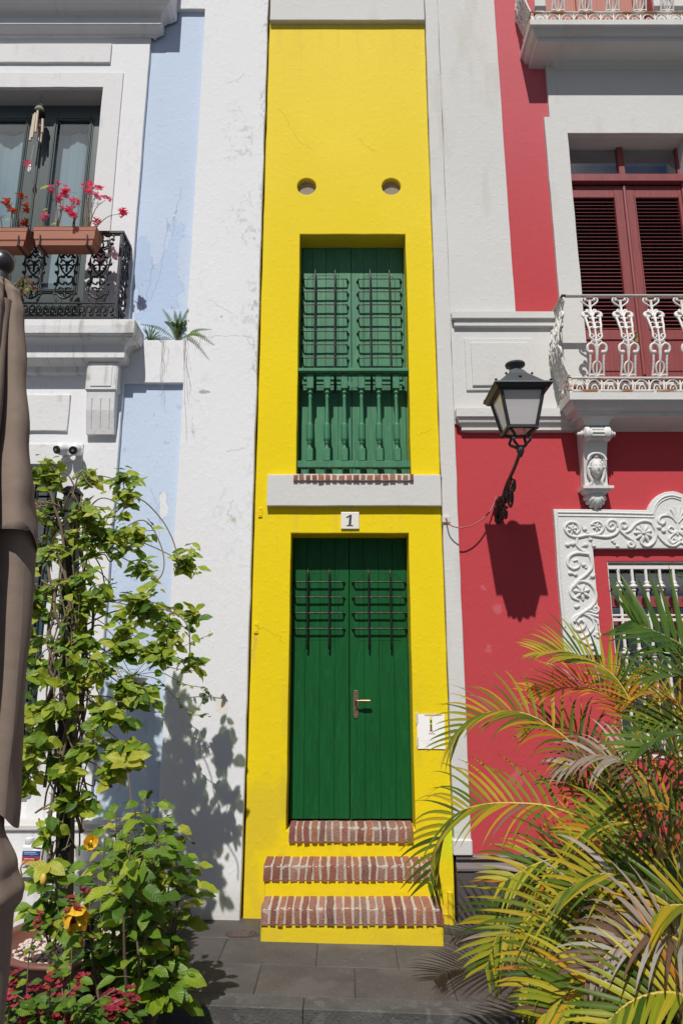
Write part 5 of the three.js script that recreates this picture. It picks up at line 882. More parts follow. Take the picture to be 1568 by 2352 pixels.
// plastic jug on the ledge
{
  const z = 0.36, b = P(76, 1985, z), yt = P(76, 1932, z).y, t = thing('plastic_jug', 'white plastic jug with a blue and red label on the stone ledge', 'jug', b), mJ = M(0.7, 0.71, 0.73, { roughness: 0.4 }), H = yt - b.y, w = 0.075;
  const cv = document.createElement('canvas'); cv.width = 192; cv.height = 192; const x = cv.getContext('2d'); x.fillStyle = '#1d3f7e'; x.fillRect(0, 0, 192, 90); x.fillStyle = '#b03038'; x.fillRect(0, 78, 192, 60); x.fillStyle = '#c79a5a'; x.fillRect(0, 138, 192, 54); x.fillStyle = '#9fb4d6'; x.fillRect(14, 16, 130, 12); x.fillRect(14, 40, 150, 8); x.fillStyle = '#fff'; x.font = 'bold 19px serif'; x.fillText('Insect Control', 22, 116); x.fillStyle = '#333'; x.font = 'bold 13px sans-serif'; x.fillText('Rose & Flower', 30, 96);
  const tx = new THREE.CanvasTexture(cv); tx.colorSpace = THREE.SRGBColorSpace;
  const s = new THREE.Shape(); s.moveTo(-w, 0); s.lineTo(w, 0); s.lineTo(w, H * 0.72); s.quadraticCurveTo(w, H * 0.85, w * 0.7, H * 0.9); s.lineTo(-w * 0.1, H * 0.9); s.lineTo(-w * 0.15, H * 0.86); s.lineTo(-w * 0.95, H * 0.86); s.lineTo(-w, H * 0.72);
  const ho = new THREE.Path(); ho.moveTo(w * 0.15, H * 0.8); ho.lineTo(w * 0.6, H * 0.8); ho.lineTo(w * 0.6, H * 0.73); ho.lineTo(w * 0.15, H * 0.73); s.holes.push(ho);
  const g = new THREE.ExtrudeGeometry(s, { depth: 0.06, bevelEnabled: true, bevelThickness: 0.018, bevelSize: 0.012, bevelOffset: -0.012, bevelSegments: 3 }); g.translate(b.x, b.y, z - 0.04); part('bottle', muv(g), mJ, t);
  part('cap', lathe([[0, 0], [0.03, 0], [0.03, 0.04], [0.026, 0.044], [0, 0.044]], b.x - w * 0.55, b.y + H * 0.86, z - 0.01, 16), mJ, t);
  put('label', new THREE.BoxGeometry(w * 1.7, H * 0.58, 0.001), M(1, 1, 1, { map: tx, roughness: 0.4 }), t, V(b.x, b.y + H * 0.34, z + 0.0395));
}
// drain covers
for (const [px, py, r, lab] of [[554, 2151, 0.105, 'small rusty oval drain cover beside the brick steps'], [1180, 2185, 0.17, 'round metal cover in the paving under the palm']]) {
  let d = P(px, py, 0.35); const z = px < 800 ? 0.33 : 0.42; d = P(px, py, z); const y = gy(d.x, z);
  const t = thing('drain_cover', lab, 'drain cover', V(d.x, y, z)), k = r < 0.15 ? 0.72 : 1, mR = M(0.10, 0.072, 0.062, { roughness: 0.75, bumpMap: rep(plasterH, 0.3), bumpScale: 0.02 });
  part('lid', lathe([[0, 0.006], [r * 0.9, 0.006], [r, 0.003], [r, -0.01]], 0, 0, 0, 28).scale(1, 1, k).translate(d.x, y, z), mR, t);
  part('frame', lathe([[r + 0.004, -0.01], [r + 0.004, 0.004], [r + 0.016, 0.003], [r + 0.018, -0.01]], 0, 0, 0, 28).scale(1, 1, k).translate(d.x, y, z), M(0.06, 0.055, 0.053, { roughness: 0.7 }), t);
  for (let i = -2; i <= 2; i++) part('rib', boxAt(d.x - r * 0.6, y + 0.004, z + i * r * k * 0.28 - 0.004, d.x + r * 0.6, y + 0.009, z + i * r * k * 0.28 + 0.004, 0.002), mR, t);
}
// ------------------------------------------------------------------ foliage
// leaf: base at the origin, along +x, length 1, upper side +y; w half width, fold and droop in parts of the length
function leafGeo(w, fold, droop, wave, seed, nx = 6, nz = 4) {
  const pos = [], uv = [], idx = [];
  for (let i = 0; i <= nx; i++) for (let k = 0; k <= nz; k++) {
    const t = i / nx, s = (k / nz) * 2 - 1, hw = w * Math.pow(Math.sin(Math.PI * Math.pow(clamp(t * 0.985 + 0.008), 0.8)), 0.8);
    pos.push(t - droop * droop * t * t * 0.15, -droop * t * t * 0.5 + Math.abs(s) * hw * fold + wave * hw * Math.sin(t * 11 + seed + s * 1.5) * Math.abs(s), s * hw);
    uv.push(t, k / nz);
    if (i < nx && k < nz) { const o = i * (nz + 1) + k; idx.push(o, o + 1, o + nz + 1, o + 1, o + nz + 2, o + nz + 1); }
  }
  const g = new THREE.BufferGeometry(); g.setAttribute('position', new THREE.Float32BufferAttribute(pos, 3)); g.setAttribute('uv', new THREE.Float32BufferAttribute(uv, 2)); g.setIndex(idx); g.computeVertexNormals(); return g;
}
const veins = dataTex(128, 64, (u, v) => {
  const s = Math.abs(v * 2 - 1), mid = sstep(0.09, 0.02, s), k = (u * 8 - s * 1.3) % 1, side = sstep(0.13, 0.02, Math.abs(k - 0.5)) * 0.5, n = fbm(u * 20, v * 10, 3), y = sstep(0.75, 1, s) * 0.12;
  return [0.78 + 0.5 * mid + 0.2 * side + 0.25 * (n - 0.5) + y, 0.82 + 0.3 * mid + 0.12 * side + 0.2 * (n - 0.5) + y * 0.6, 0.75 + 0.3 * mid];
}, true, false);
const veinH = dataTex(128, 64, (u, v) => { const s = Math.abs(v * 2 - 1), k = (u * 8 - s * 1.3) % 1; return 0.5 + 0.4 * Math.cos((k - 0.5) * 6.283) * (1 - s * 0.5) - 0.3 * sstep(0.08, 0, s); }, false, false);
const leafMat = (r, g, b, o = {}) => M(r, g, b, { phys: true, map: veins, bumpMap: veinH, bumpScale: 0.0016, roughness: 0.45, specularIntensity: 0.6, transmission: 0.42, thickness: 0, ior: 1.45, ...o });
const leafMats = [[0.17, 0.29, 0.02], [0.29, 0.39, 0.025], [0.42, 0.48, 0.04], [0.09, 0.19, 0.018], [0.54, 0.53, 0.07]].map((c) => leafMat(...c));
const leafTint = [[0.17, 0.29, 0.02], [0.29, 0.39, 0.025], [0.42, 0.48, 0.04], [0.09, 0.19, 0.018], [0.54, 0.53, 0.07]];
const leafMass = leafMat(1, 1, 1, { vertexColors: true });
const leafVar = [leafGeo(0.27, 0.25, 0.35, 0.14, 1), leafGeo(0.30, 0.12, 0.6, 0.2, 2), leafGeo(0.25, 0.4, 0.2, 0.1, 3), leafGeo(0.32, 0.08, 0.8, 0.22, 4), leafGeo(0.28, 0.3, -0.25, 0.16, 5)];
const mB4 = new THREE.Matrix4(), vX = V(0, 0, 0), vY = V(0, 0, 0), vZ = V(0, 0, 0);
function leafMatrix(pos, dir, up, size) {
  vX.copy(dir).normalize(); vZ.crossVectors(vX, up).normalize(); vY.crossVectors(vZ, vX).normalize();
  return new THREE.Matrix4().makeBasis(vX, vY, vZ).scale(V(size, size, size)).setPosition(pos);
}
// a list of {p, d, u, s, tone, v}: the 300 largest become leaves of their own, the rest one mass
function foliage(parent, list, name = 'leaf') {
  list.sort((a, b) => b.s / EYE.distanceTo(b.p) - a.s / EYE.distanceTo(a.p));
  parent.updateWorldMatrix(true, false); const w = parent.getWorldPosition(V(0, 0, 0)), rest = [];
  list.forEach((l, i) => {
    const m = leafMatrix(l.p.clone().sub(w), l.d, l.u, l.s);
    if (i < 300) { const o = new THREE.Mesh(leafVar[l.v], leafMats[l.tone]); o.name = name; o.castShadow = o.receiveShadow = true; o.applyMatrix4(m); parent.add(o); }
    else { const g = leafVar[l.v].toNonIndexed().applyMatrix4(m), c = leafTint[l.tone], n = g.attributes.position.count, col = new Float32Array(n * 3); for (let k = 0; k < n; k++) col.set(c, k * 3); g.setAttribute('color', new THREE.BufferAttribute(col, 3)); rest.push(g); }
  });
  if (rest.length) { const o = new THREE.Mesh(merge(rest), leafMass); o.name = 'foliage'; o.castShadow = o.receiveShadow = true; o.userData.kind = 'stuff'; parent.add(o); }
}
const mBark = M(0.16, 0.115, 0.08, { roughness: 0.9, bumpMap: rep(woodH, 0.06, 0.3), bumpScale: 0.003 }), mTwig = M(0.20, 0.15, 0.09, { roughness: 0.85 });
const gauss = (R) => (R() + R() + R() - 1.5) / 1.1;

// ------------------------------------------------------------------ trellis post and the vine round it
const postTop = P(166, 1136, 1.2), postBot = V(P(152, 2070, 1.2).x, 0.35, 1.2); postBot.y = P(152, 2140, 1.2).y;
{
  const t = thing('trellis_post', 'black square post with a cap standing in the brown bowl, wrapped in vine', 'post', postBot.clone()), mP = M(0.022, 0.02, 0.019, { roughness: 0.6, bumpMap: rep(woodH, 0.2, 0.8), bumpScale: 0.002 });
  const d = postTop.clone().sub(postBot), L = d.length(), g = cbox(0.085, L, 0.085, 0.006); g.translate(0, L / 2, 0); g.applyQuaternion(new THREE.Quaternion().setFromUnitVectors(V(0, 1, 0), d.clone().normalize())); g.translate(postBot.x, postBot.y, postBot.z);
  part('post', muv(g), mP, t);
  part('cap', [cbox(0.115, 0.02, 0.115, 0.004).translate(postTop.x, postTop.y + 0.008, postTop.z), new THREE.CylinderGeometry(0.04, 0.078, 0.035, 4, 1).rotateY(Math.PI / 4).toNonIndexed().translate(postTop.x, postTop.y + 0.035, postTop.z)], mP, t);
  const rail = []; for (const y of [postTop.y - 0.12]) rail.push(boxAt(postTop.x - 1.4, y - 0.03, postTop.z - 0.03, postTop.x - 0.05, y + 0.03, postTop.z + 0.03)); part('rail', rail, mP, t);
}
const R1 = rng(101);
const vine = thing('climbing_vine', 'leafy green vine climbing round the black trellis post', 'vine', V(postBot.x, postBot.y, 1.2));
{
  const onPost = (t, a, r) => { const p = postBot.clone().lerp(postTop, t); return p.add(V(r * Math.cos(a), 0, r * Math.sin(a))); };
  const thick = [], fine = [];
  for (let i = 0; i < 22; i++) {                                     // strands that wind up the post
    const a0 = R1() * 6.28, tw = (R1() < 0.5 ? -1 : 1) * (3 + R1() * 7), t0 = R1() * 0.5 - 0.02, t1 = Math.min(1, t0 + 0.35 + R1() * 0.6), n = 14, c = [];
    for (let k = 0; k <= n; k++) { const t = lerp(t0, t1, k / n); c.push(onPost(t, a0 + tw * t, 0.062 + 0.035 * R1() + 0.05 * vn(i * 9, t * 6))); }
    (i < 8 ? thick : fine).push(tube(c, i < 8 ? 0.011 - 0.0003 * i : 0.0055, 44, 6));
  }
  const clusters = [                                               // [x, y, spread x, spread y, z, spread z, leaves]
    [120, 1100, 60, 45, 1.2, 0.14, 55], [215, 1115, 30, 40, 1.2, 0.1, 16], [285, 1105, 36, 38, 1.15, 0.1, 22], [290, 1165, 34, 36, 1.2, 0.12, 22], [160, 1190, 90, 45, 1.2, 0.16, 50],
    [190, 1180, 45, 50, 1.3, 0.1, 26], [170, 1330, 45, 60, 1.32, 0.1, 30], [165, 1480, 50, 60, 1.34, 0.1, 28], [160, 1600, 50, 50, 1.34, 0.1, 20], [230, 1240, 80, 60, 1.25, 0.18, 75], [110, 1270, 55, 60, 1.2, 0.2, 40], [310, 1240, 50, 40, 1.15, 0.14, 34], [330, 1305, 28, 28, 1.15, 0.1, 16], [425, 1290, 30, 50, 1.0, 0.1, 26], [330, 1400, 60, 60, 1.2, 0.15, 66], [390, 1445, 45, 55, 1.05, 0.13, 34],
    [455, 1415, 22, 14, 1.0, 0.08, 9], [200, 1380, 80, 60, 1.25, 0.2, 56], [95, 1390, 45, 70, 1.2, 0.2, 36], [370, 1500, 50, 40, 1.2, 0.12, 40], [440, 1520, 28, 24, 0.95, 0.1, 13], [280, 1480, 50, 60, 1.25, 0.18, 40],
    [220, 1520, 70, 50, 1.3, 0.2, 34], [80, 1530, 40, 70, 1.25, 0.2, 36], [300, 1590, 50, 36, 1.25, 0.14, 44], [240, 1640, 50, 40, 1.3, 0.14, 30], [110, 1640, 45, 50, 1.3, 0.18, 36], [290, 1610, 30, 30, 1.2, 0.1, 16], [70, 1720, 34, 50, 1.3, 0.16, 26], [215, 1725, 40, 30, 1.3, 0.12, 18],
    [150, 1770, 55, 50, 1.3, 0.14, 30], [65, 1790, 25, 30, 1.3, 0.1, 12], [170, 1850, 45, 36, 1.3, 0.12, 20], [300, 1725, 32, 26, 1.35, 0.08, 20], [110, 1900, 25, 25, 1.35, 0.1, 8], [260, 1780, 40, 40, 1.3, 0.14, 16],
  ];
  const list = [];
  for (const [x, y, sx, sy, z, sz, n] of clusters) {
    const hub = P(x, y, z), node = onPost(clamp((hub.y - postBot.y) / (postTop.y - postBot.y) - 0.06 + 0.1 * R1(), 0.1, 0.99), R1() * 6, 0.06), tw = [];
    const mid = node.clone().lerp(hub, 0.5).add(V(0, 0.06 + 0.08 * R1(), 0.05));
    fine.push(tube([node, mid, hub], (t) => 0.006 - 0.003 * t, 14, 5));
    const twigs = Math.max(2, Math.round(n / 4));
    for (let k = 0; k < twigs; k++) {
      const e = P(x + gauss(R1) * sx * 1.15, y + gauss(R1) * sy * 1.2, z + gauss(R1) * sz), m2 = hub.clone().lerp(e, 0.5).add(V(0.03 * gauss(R1), 0.03, 0.03 * gauss(R1)));
      fine.push(tube([hub, m2, e], (t) => 0.0038 - 0.0018 * t, 8, 4)); tw.push([hub, m2, e]);
    }
    for (let k = 0; k < n * 2.1; k++) {
      const w = tw[Math.floor(R1() * tw.length)], t = Math.sqrt(R1()), p = w[0].clone().multiplyScalar((1 - t) * (1 - t)).addScaledVector(w[1], 2 * t * (1 - t)).addScaledVector(w[2], t * t);
      const az = R1() * 6.283, d = V(Math.cos(az), -0.2 + 1.3 * (R1() - 0.5), Math.sin(az) * 0.7), u = V((R1() - 0.5) * 1.3, 0.35 + 0.5 * R1(), 0.2 + R1());
      const tone = R1(), top = sstep(1.0, 3.3, p.y);
      list.push({ p: p.add(V(0.045 * gauss(R1), 0.05 * gauss(R1), 0.05 * gauss(R1))), d, u, s: (0.05 + 0.058 * R1()) * (y > 1560 ? 1.15 : 1), tone: tone < 0.2 ? 0 : tone < 0.52 + 0.05 * top ? 1 : tone < 0.82 ? 2 : tone < 0.93 ? 3 : 4, v: Math.floor(R1() * 5) });
    }
  }
  // the arching runners at the right and the tangle of bare stems
  for (const r of [[[215, 1120], [200, 1105], [190, 1085]], [[250, 1190], [315, 1145], [365, 1185], [395, 1235], [410, 1285]], [[260, 1230], [330, 1195], [372, 1260], [372, 1320], [345, 1345]], [[300, 1410], [380, 1400], [430, 1435], [437, 1500]], [[195, 1250], [230, 1300], [240, 1360], [215, 1420]], [[215, 1630], [215, 1700], [190, 1790], [175, 1880]], [[90, 1880], [110, 1960], [130, 2030]], [[245, 1700], [290, 1710], [310, 1740]]]) fine.push(tube(r.map(([x, y], i) => P(x, y, 1.22 + 0.05 * Math.sin(i * 2 + x))), 0.0045, 24, 5));
  for (let i = 0; i < 90; i++) { const t = R1(), p = onPost(t, R1() * 6.28, 0.07 + 0.16 * R1() * R1()), c = [p]; for (let k = 1; k < 5; k++) c.push(c[k - 1].clone().add(V(0.085 * gauss(R1), 0.075 * gauss(R1) - 0.01, 0.07 * gauss(R1)))); fine.push(tube(c, 0.002 + 0.003 * R1(), 12, 4)); }
  for (let i = 0; i < 40; i++) { const c = [V(postTop.x - 0.9 + 1.05 * R1(), postTop.y - 0.1 + 0.12 * gauss(R1), postTop.z + 0.08 * gauss(R1))]; for (let k = 1; k < 6; k++) c.push(c[k - 1].clone().add(V(0.12 * gauss(R1), 0.04 * gauss(R1) - 0.008, 0.05 * gauss(R1)))); fine.push(tube(c, 0.003 + 0.002 * R1(), 14, 4)); }
  for (const g of thick) part('stem', g, mBark, vine);
  const tg = part('twigs', fine, mTwig, vine); tg.userData.kind = 'stuff';
  foliage(vine, list);
}

// ------------------------------------------------------------------ pots, hibiscus, bougainvillea
const bowlC = V(P(180, 2200, 1.15).x, gy(-1.7, 1.15), 1.15);
{
  const t = thing('planter_bowl', 'wide shallow brown plastic planter bowl with pale pebbles at the kerb', 'planter', bowlC.clone()), mP = M(0.15, 0.058, 0.04, { roughness: 0.5, bumpMap: rep(grainH, 0.3), bumpScale: 0.001 });
  put('bowl', lathe([[0, 0.0], [0.21, 0], [0.27, 0.02], [0.38, 0.14], [0.42, 0.2], [0.46, 0.21], [0.465, 0.235], [0.43, 0.24], [0.4, 0.225], [0.37, 0.16], [0, 0.16]], 0, 0, 0, 40), mP, t, bowlC);
  const pb = [], R = rng(55), pg = new THREE.IcosahedronGeometry(1, 0); for (let i = 0; i < 700; i++) { const a = R() * 6.28, r = 0.36 * Math.sqrt(R()), g = pg.clone(), s = 0.008 + 0.008 * R(); g.scale(s * (0.7 + 0.6 * R()), s * 0.7, s); g.rotateY(R() * 6); g.translate(bowlC.x + r * Math.cos(a), bowlC.y + 0.166 + 0.008 * R(), bowlC.z + r * Math.sin(a)); pb.push(g); }
  part('pebbles', pb, M(0.55, 0.47, 0.42, { roughness: 0.8 }), t).userData.kind = 'stuff';
}
{
  const b = V(P(200, 2230, 1.62).x, -0.16, 1.62), top = P(199, 2098, 1.62).y, t = thing('metal_pole', 'thin black metal pole standing before the brown planter bowl', 'pole', b);
  part('pole', [tube([[b.x, -0.16, b.z], [b.x, top, b.z]], 0.0225, 2, 14)], M(0.016, 0.017, 0.022, { roughness: 0.4, metalness: 0.3 }), t); part('foot', lathe([[0, 0.0], [0.12, 0], [0.12, 0.015], [0.03, 0.03], [0, 0.03]], b.x, -0.15, b.z, 20), mIron, t);
  part('cap', ball(b.x, top, b.z, 0.0235, 0.6), mIron, t);
}
const mRedFl = [[0.34, 0.012, 0.03], [0.42, 0.03, 0.075], [0.24, 0.008, 0.018]].map((c) => M(...c, { phys: true, roughness: 0.6, transmission: 0.35, thickness: 0 }));
const mPink = [[0.93, 0.15, 0.30], [0.88, 0.09, 0.21], [0.95, 0.26, 0.40]].map((c) => M(...c, { phys: true, roughness: 0.6, transmission: 0.35, thickness: 0 }));
const mOrange = [[0.72, 0.13, 0.03], [0.62, 0.10, 0.04]].map((c) => M(...c, { phys: true, roughness: 0.6, transmission: 0.3, thickness: 0 }));
const bract = leafGeo(0.42, 0.5, -0.3, 0.25, 9, 4, 4);
function bractCluster(p, R, n, size) {
  const g = []; for (let i = 0; i < n; i++) { const c = p.clone().add(V(gauss(R), gauss(R), gauss(R)).multiplyScalar(size * 0.55)); for (let k = 0; k < 3; k++) { const a = k * 2.09 + R() * 0.6, d = V(Math.cos(a), 0.7 * (R() - 0.3), Math.sin(a)), u = V(-Math.cos(a) * 0.6 + 0.4 * (R() - 0.5), 0.8, -Math.sin(a) * 0.6 + 0.5); g.push(bract.toNonIndexed().applyMatrix4(leafMatrix(c, d, u, size * (0.42 + 0.2 * R())))); } } return merge(g);
}
// hibiscus in a tub on the street
{
  const R = rng(202), base = V(P(285, 2350, 1.7).x, -0.16, 1.7), t = thing('hibiscus_shrub', 'bushy hibiscus with big glossy leaves and yellow blooms in front of the vine', 'shrub', base);
  const stems = [], twig = [], list = [];
  const def = [[240, 2345, 262, 2150, 300, 1880, 1.66], [250, 2345, 290, 2180, 345, 1850, 1.6], [310, 2345, 330, 2150, 335, 1820, 1.62], [318, 2345, 370, 2170, 398, 1950, 1.6], [320, 2345, 390, 2230, 412, 1935, 1.55], [235, 2345, 230, 2150, 240, 1930, 1.7], [300, 2345, 320, 2250, 300, 2010, 1.85], [330, 2345, 360, 2280, 372, 2200, 1.75], [245, 2345, 215, 2210, 205, 2060, 1.75], [315, 2345, 350, 2120, 382, 1880, 1.55], [240, 2345, 262, 2100, 268, 1850, 1.5], [312, 2345, 345, 2050, 360, 1930, 1.85], [330, 2345, 375, 2290, 385, 2240, 1.8], [300, 2345, 285, 2100, 300, 1950, 1.95], [322, 2345, 400, 2120, 420, 1985, 1.6]];
  for (const [x0, y0, x1, y1, x2, y2, z] of def) {
    const a = P(x0, y0 + 60, 1.72), m = P(x1, y1, z), e = P(x2, y2, z), c = [a, m, e]; stems.push(tube(c, (q) => 0.011 - 0.0075 * q, 18, 6));
    const cv = new THREE.CatmullRomCurve3(c);
    for (let k = 0; k < 30; k++) {
      const q = 0.34 + 0.66 * Math.pow(k / 29, 0.9), p = cv.getPoint(q), az = k * 2.4 + R() * 1.2, out = 0.04 + 0.09 * R() * (1.1 - q * 0.5), d = V(Math.cos(az), 0.18 - 0.55 * R(), Math.sin(az)), s = p.clone().addScaledVector(V(Math.cos(az), 0.3, Math.sin(az)), out);
      twig.push(tube([p, p.clone().lerp(s, 0.6).add(V(0, 0.008, 0)), s], 0.0022, 4, 4));
      const tone = R(); list.push({ p: s, d, u: V((R() - 0.5) * 0.7, 0.8, 0.45 + 0.6 * (R() - 0.4)), s: (0.085 + 0.055 * R()) * (q > 0.93 ? 0.75 : 1), tone: tone < 0.42 ? 0 : tone < 0.68 ? 1 : tone < 0.9 ? 3 : tone < 0.95 ? 2 : 4, v: Math.floor(R() * 5) });
    }
  }
  // pale young shoot at the top
  for (let k = 0; k < 9; k++) { const p = P(292 + 10 * gauss(R), 1745 + 14 * gauss(R), 1.5), az = k * 0.9; list.push({ p, d: V(Math.cos(az), 0.35 * (R() - 0.3), Math.sin(az) * 0.6), u: V(0, 0.5, 0.9), s: 0.125, tone: 4, v: Math.floor(R() * 5) }); }
  stems.push(tube([P(310, 1900, 1.6), P(300, 1820, 1.55), P(292, 1750, 1.5)], 0.004, 8, 5));
  for (const g of stems) part('stem', g, mBark, t);
  part('twigs', twig, M(0.12, 0.16, 0.03, { roughness: 0.8 }), t).userData.kind = 'stuff';
  foliage(t, list);
  const mY = M(0.86, 0.52, 0.02, { phys: true, roughness: 0.55, transmission: 0.3, thickness: 0 }), pet = leafGeo(0.36, 0.2, -0.5, 0.16, 12, 8, 6);
  for (const [px, py, z, s, ax, ay, n] of [[160, 2085, 1.95, 0.135, 0.7, -0.5, 5], [208, 1942, 1.7, 0.085, 0.2, 0.3, 4]]) {
    const p = P(px, py, z), g = [], ax3 = V(ax, ay, 0.55).normalize(), e1 = V(0, 1, 0).cross(ax3).normalize(), e2 = ax3.clone().cross(e1);
    for (let k = 0; k < n; k++) { const a = k / n * 6.28 + 0.5, o = e1.clone().multiplyScalar(Math.cos(a)).addScaledVector(e2, Math.sin(a)); g.push(pet.toNonIndexed().applyMatrix4(leafMatrix(p, o.clone().multiplyScalar(0.75).addScaledVector(ax3, 0.8), o.clone().multiplyScalar(-0.7).addScaledVector(ax3, 0.7), s))); }
    part('flower', g, mY, t); part('stamen', tube([p, p.clone().addScaledVector(ax3, s * 0.9)], (q) => 0.004 + 0.002 * q, 5, 6), M(0.8, 0.6, 0.1), t);
  }
  for (const [px, py, z] of [[100, 2020, 1.9], [186, 2165, 1.8], [405, 2185, 1.7]]) { const p = P(px, py, z); part('bud', [ball(p.x, p.y, p.z, 0.016, 1.8, 1, 8, 6)], M(0.6, 0.42, 0.06, { roughness: 0.6 }), t); }
  { const p = P(262, 2180, 1.85); put('dead_leaf', leafVar[4], leafMat(0.3, 0.085, 0.02, { roughness: 0.7 }), t, p, [0.6, 0.5, 0.5]).scale.setScalar(0.1); }
  const tub = thing('plant_tub', 'round dark tub on the street holding the hibiscus', 'planter', V(base.x, -0.16, 1.72));
  put('tub', lathe([[0, 0], [0.13, 0], [0.16, 0.12], [0.175, 0.13], [0.175, 0.15], [0.155, 0.15], [0.15, 0.12], [0, 0.12]], 0, 0, 0, 30), M(0.1, 0.045, 0.035, { roughness: 0.6 }), tub, V(base.x, -0.16, 1.72)); part('soil', lathe([[0, 0.122], [0.149, 0.122]], base.x, -0.16, 1.72, 20), mSoil, tub);
}
// leafy shoot at the far left, before the steps
{
  const R = rng(212), base = V(P(110, 2210, 1.3).x, 0.25, 1.3), t = thing('young_hibiscus', 'small young hibiscus shoot with a bud in front of the stone ledges', 'shrub', base), list = [];
  const stems = [[[118, 2200], [112, 2100], [100, 1990]], [[120, 2200], [95, 2110], [70, 2080]], [[122, 2200], [135, 2110], [125, 2010]]];
  for (const s of stems) { const c = s.map(([x, y]) => P(x, y, 1.5)); part('stem', tube(c, (q) => 0.007 - 0.004 * q, 14, 5), mBark, t); const cv = new THREE.CatmullRomCurve3(c); for (let k = 0; k < 15; k++) { const p = cv.getPoint(0.35 + 0.65 * k / 14), az = k * 2.4 + R(); const tone = R(); list.push({ p, d: V(Math.cos(az), 0.1 - 0.4 * R(), Math.sin(az)), u: V(0, 0.8, 0.5), s: 0.1 + 0.05 * R(), tone: tone < 0.5 ? 0 : tone < 0.8 ? 3 : 2, v: Math.floor(R() * 5) }); } }
  for (let k = 0; k < 5; k++) { const az = k * 1.3 + 0.4; list.push({ p: P(110, 1985, 1.5), d: V(Math.cos(az), -0.25, Math.sin(az)), u: V(0, 0.7, 0.7), s: 0.13, tone: k < 3 ? 4 : 1, v: k % 5 }); }
  foliage(t, list);
}
// red bougainvillea at the bottom left
{
  const R = rng(303), base = V(P(150, 2340, 2.1).x, -0.16, 2.1), t = thing('bougainvillea_bush', 'low bougainvillea with crimson bracts at the bottom left corner', 'shrub', base), list = [], tw = [];
  for (let i = 0; i < 42; i++) {
    const x = 5 + 300 * R(), y = 2240 + 115 * R() + 25 * Math.abs(x - 130) / 150, z = 1.95 + 0.35 * R(), e = P(x, y, z), a = base.clone().add(V(0.3 * gauss(R), 0.1, 0.15 * gauss(R)));
    tw.push(tube([a, a.clone().lerp(e, 0.6).add(V(0, 0.06, 0)), e], (q) => 0.005 - 0.003 * q, 10, 4));
    if (i % 5 < 4) part('flower_cluster', bractCluster(e, R, 6 + Math.floor(R() * 5), 0.043), mRedFl[i % 3], t);
    for (let k = 0; k < 15; k++) { const az = R() * 6.28; list.push({ p: a.clone().lerp(e, 0.35 + 0.65 * R()).add(V(0.08 * gauss(R), 0.06 * gauss(R), 0.06 * gauss(R))), d: V(Math.cos(az), -0.3 + 0.5 * R(), Math.sin(az)), u: V(0, 0.8, 0.5), s: 0.045 + 0.035 * R(), tone: R() < 0.6 ? 3 : 0, v: Math.floor(R() * 5) }); }
  }
  for (const r of [[[110, 2330], [120, 2180], [145, 2120], [205, 2040]], [[60, 2330], [70, 2180], [95, 2105]], [[30, 2330], [25, 2270], [35, 2240]], [[150, 2340], [165, 2200], [160, 2060]]]) { const c = r.map(([x, y]) => P(x, y, 2.0)); tw.push(tube(c, 0.003, 24, 4)); const cv = new THREE.CatmullRomCurve3(c); for (let k = 0; k < 16; k++) { const az = R() * 6.28; list.push({ p: cv.getPoint(R()), d: V(Math.cos(az), -0.2, Math.sin(az)), u: V(0, 0.8, 0.5), s: 0.03 + 0.025 * R(), tone: R() < 0.5 ? 1 : 0, v: Math.floor(R() * 5) }); } for (let k = 0; k < 3; k++) part('flower_cluster', bractCluster(cv.getPoint(0.75 + 0.25 * R()), R, 3, 0.04), mRedFl[2 * (k % 2)], t); }
  part('twigs', tw, mTwig, t).userData.kind = 'stuff'; foliage(t, list);
}
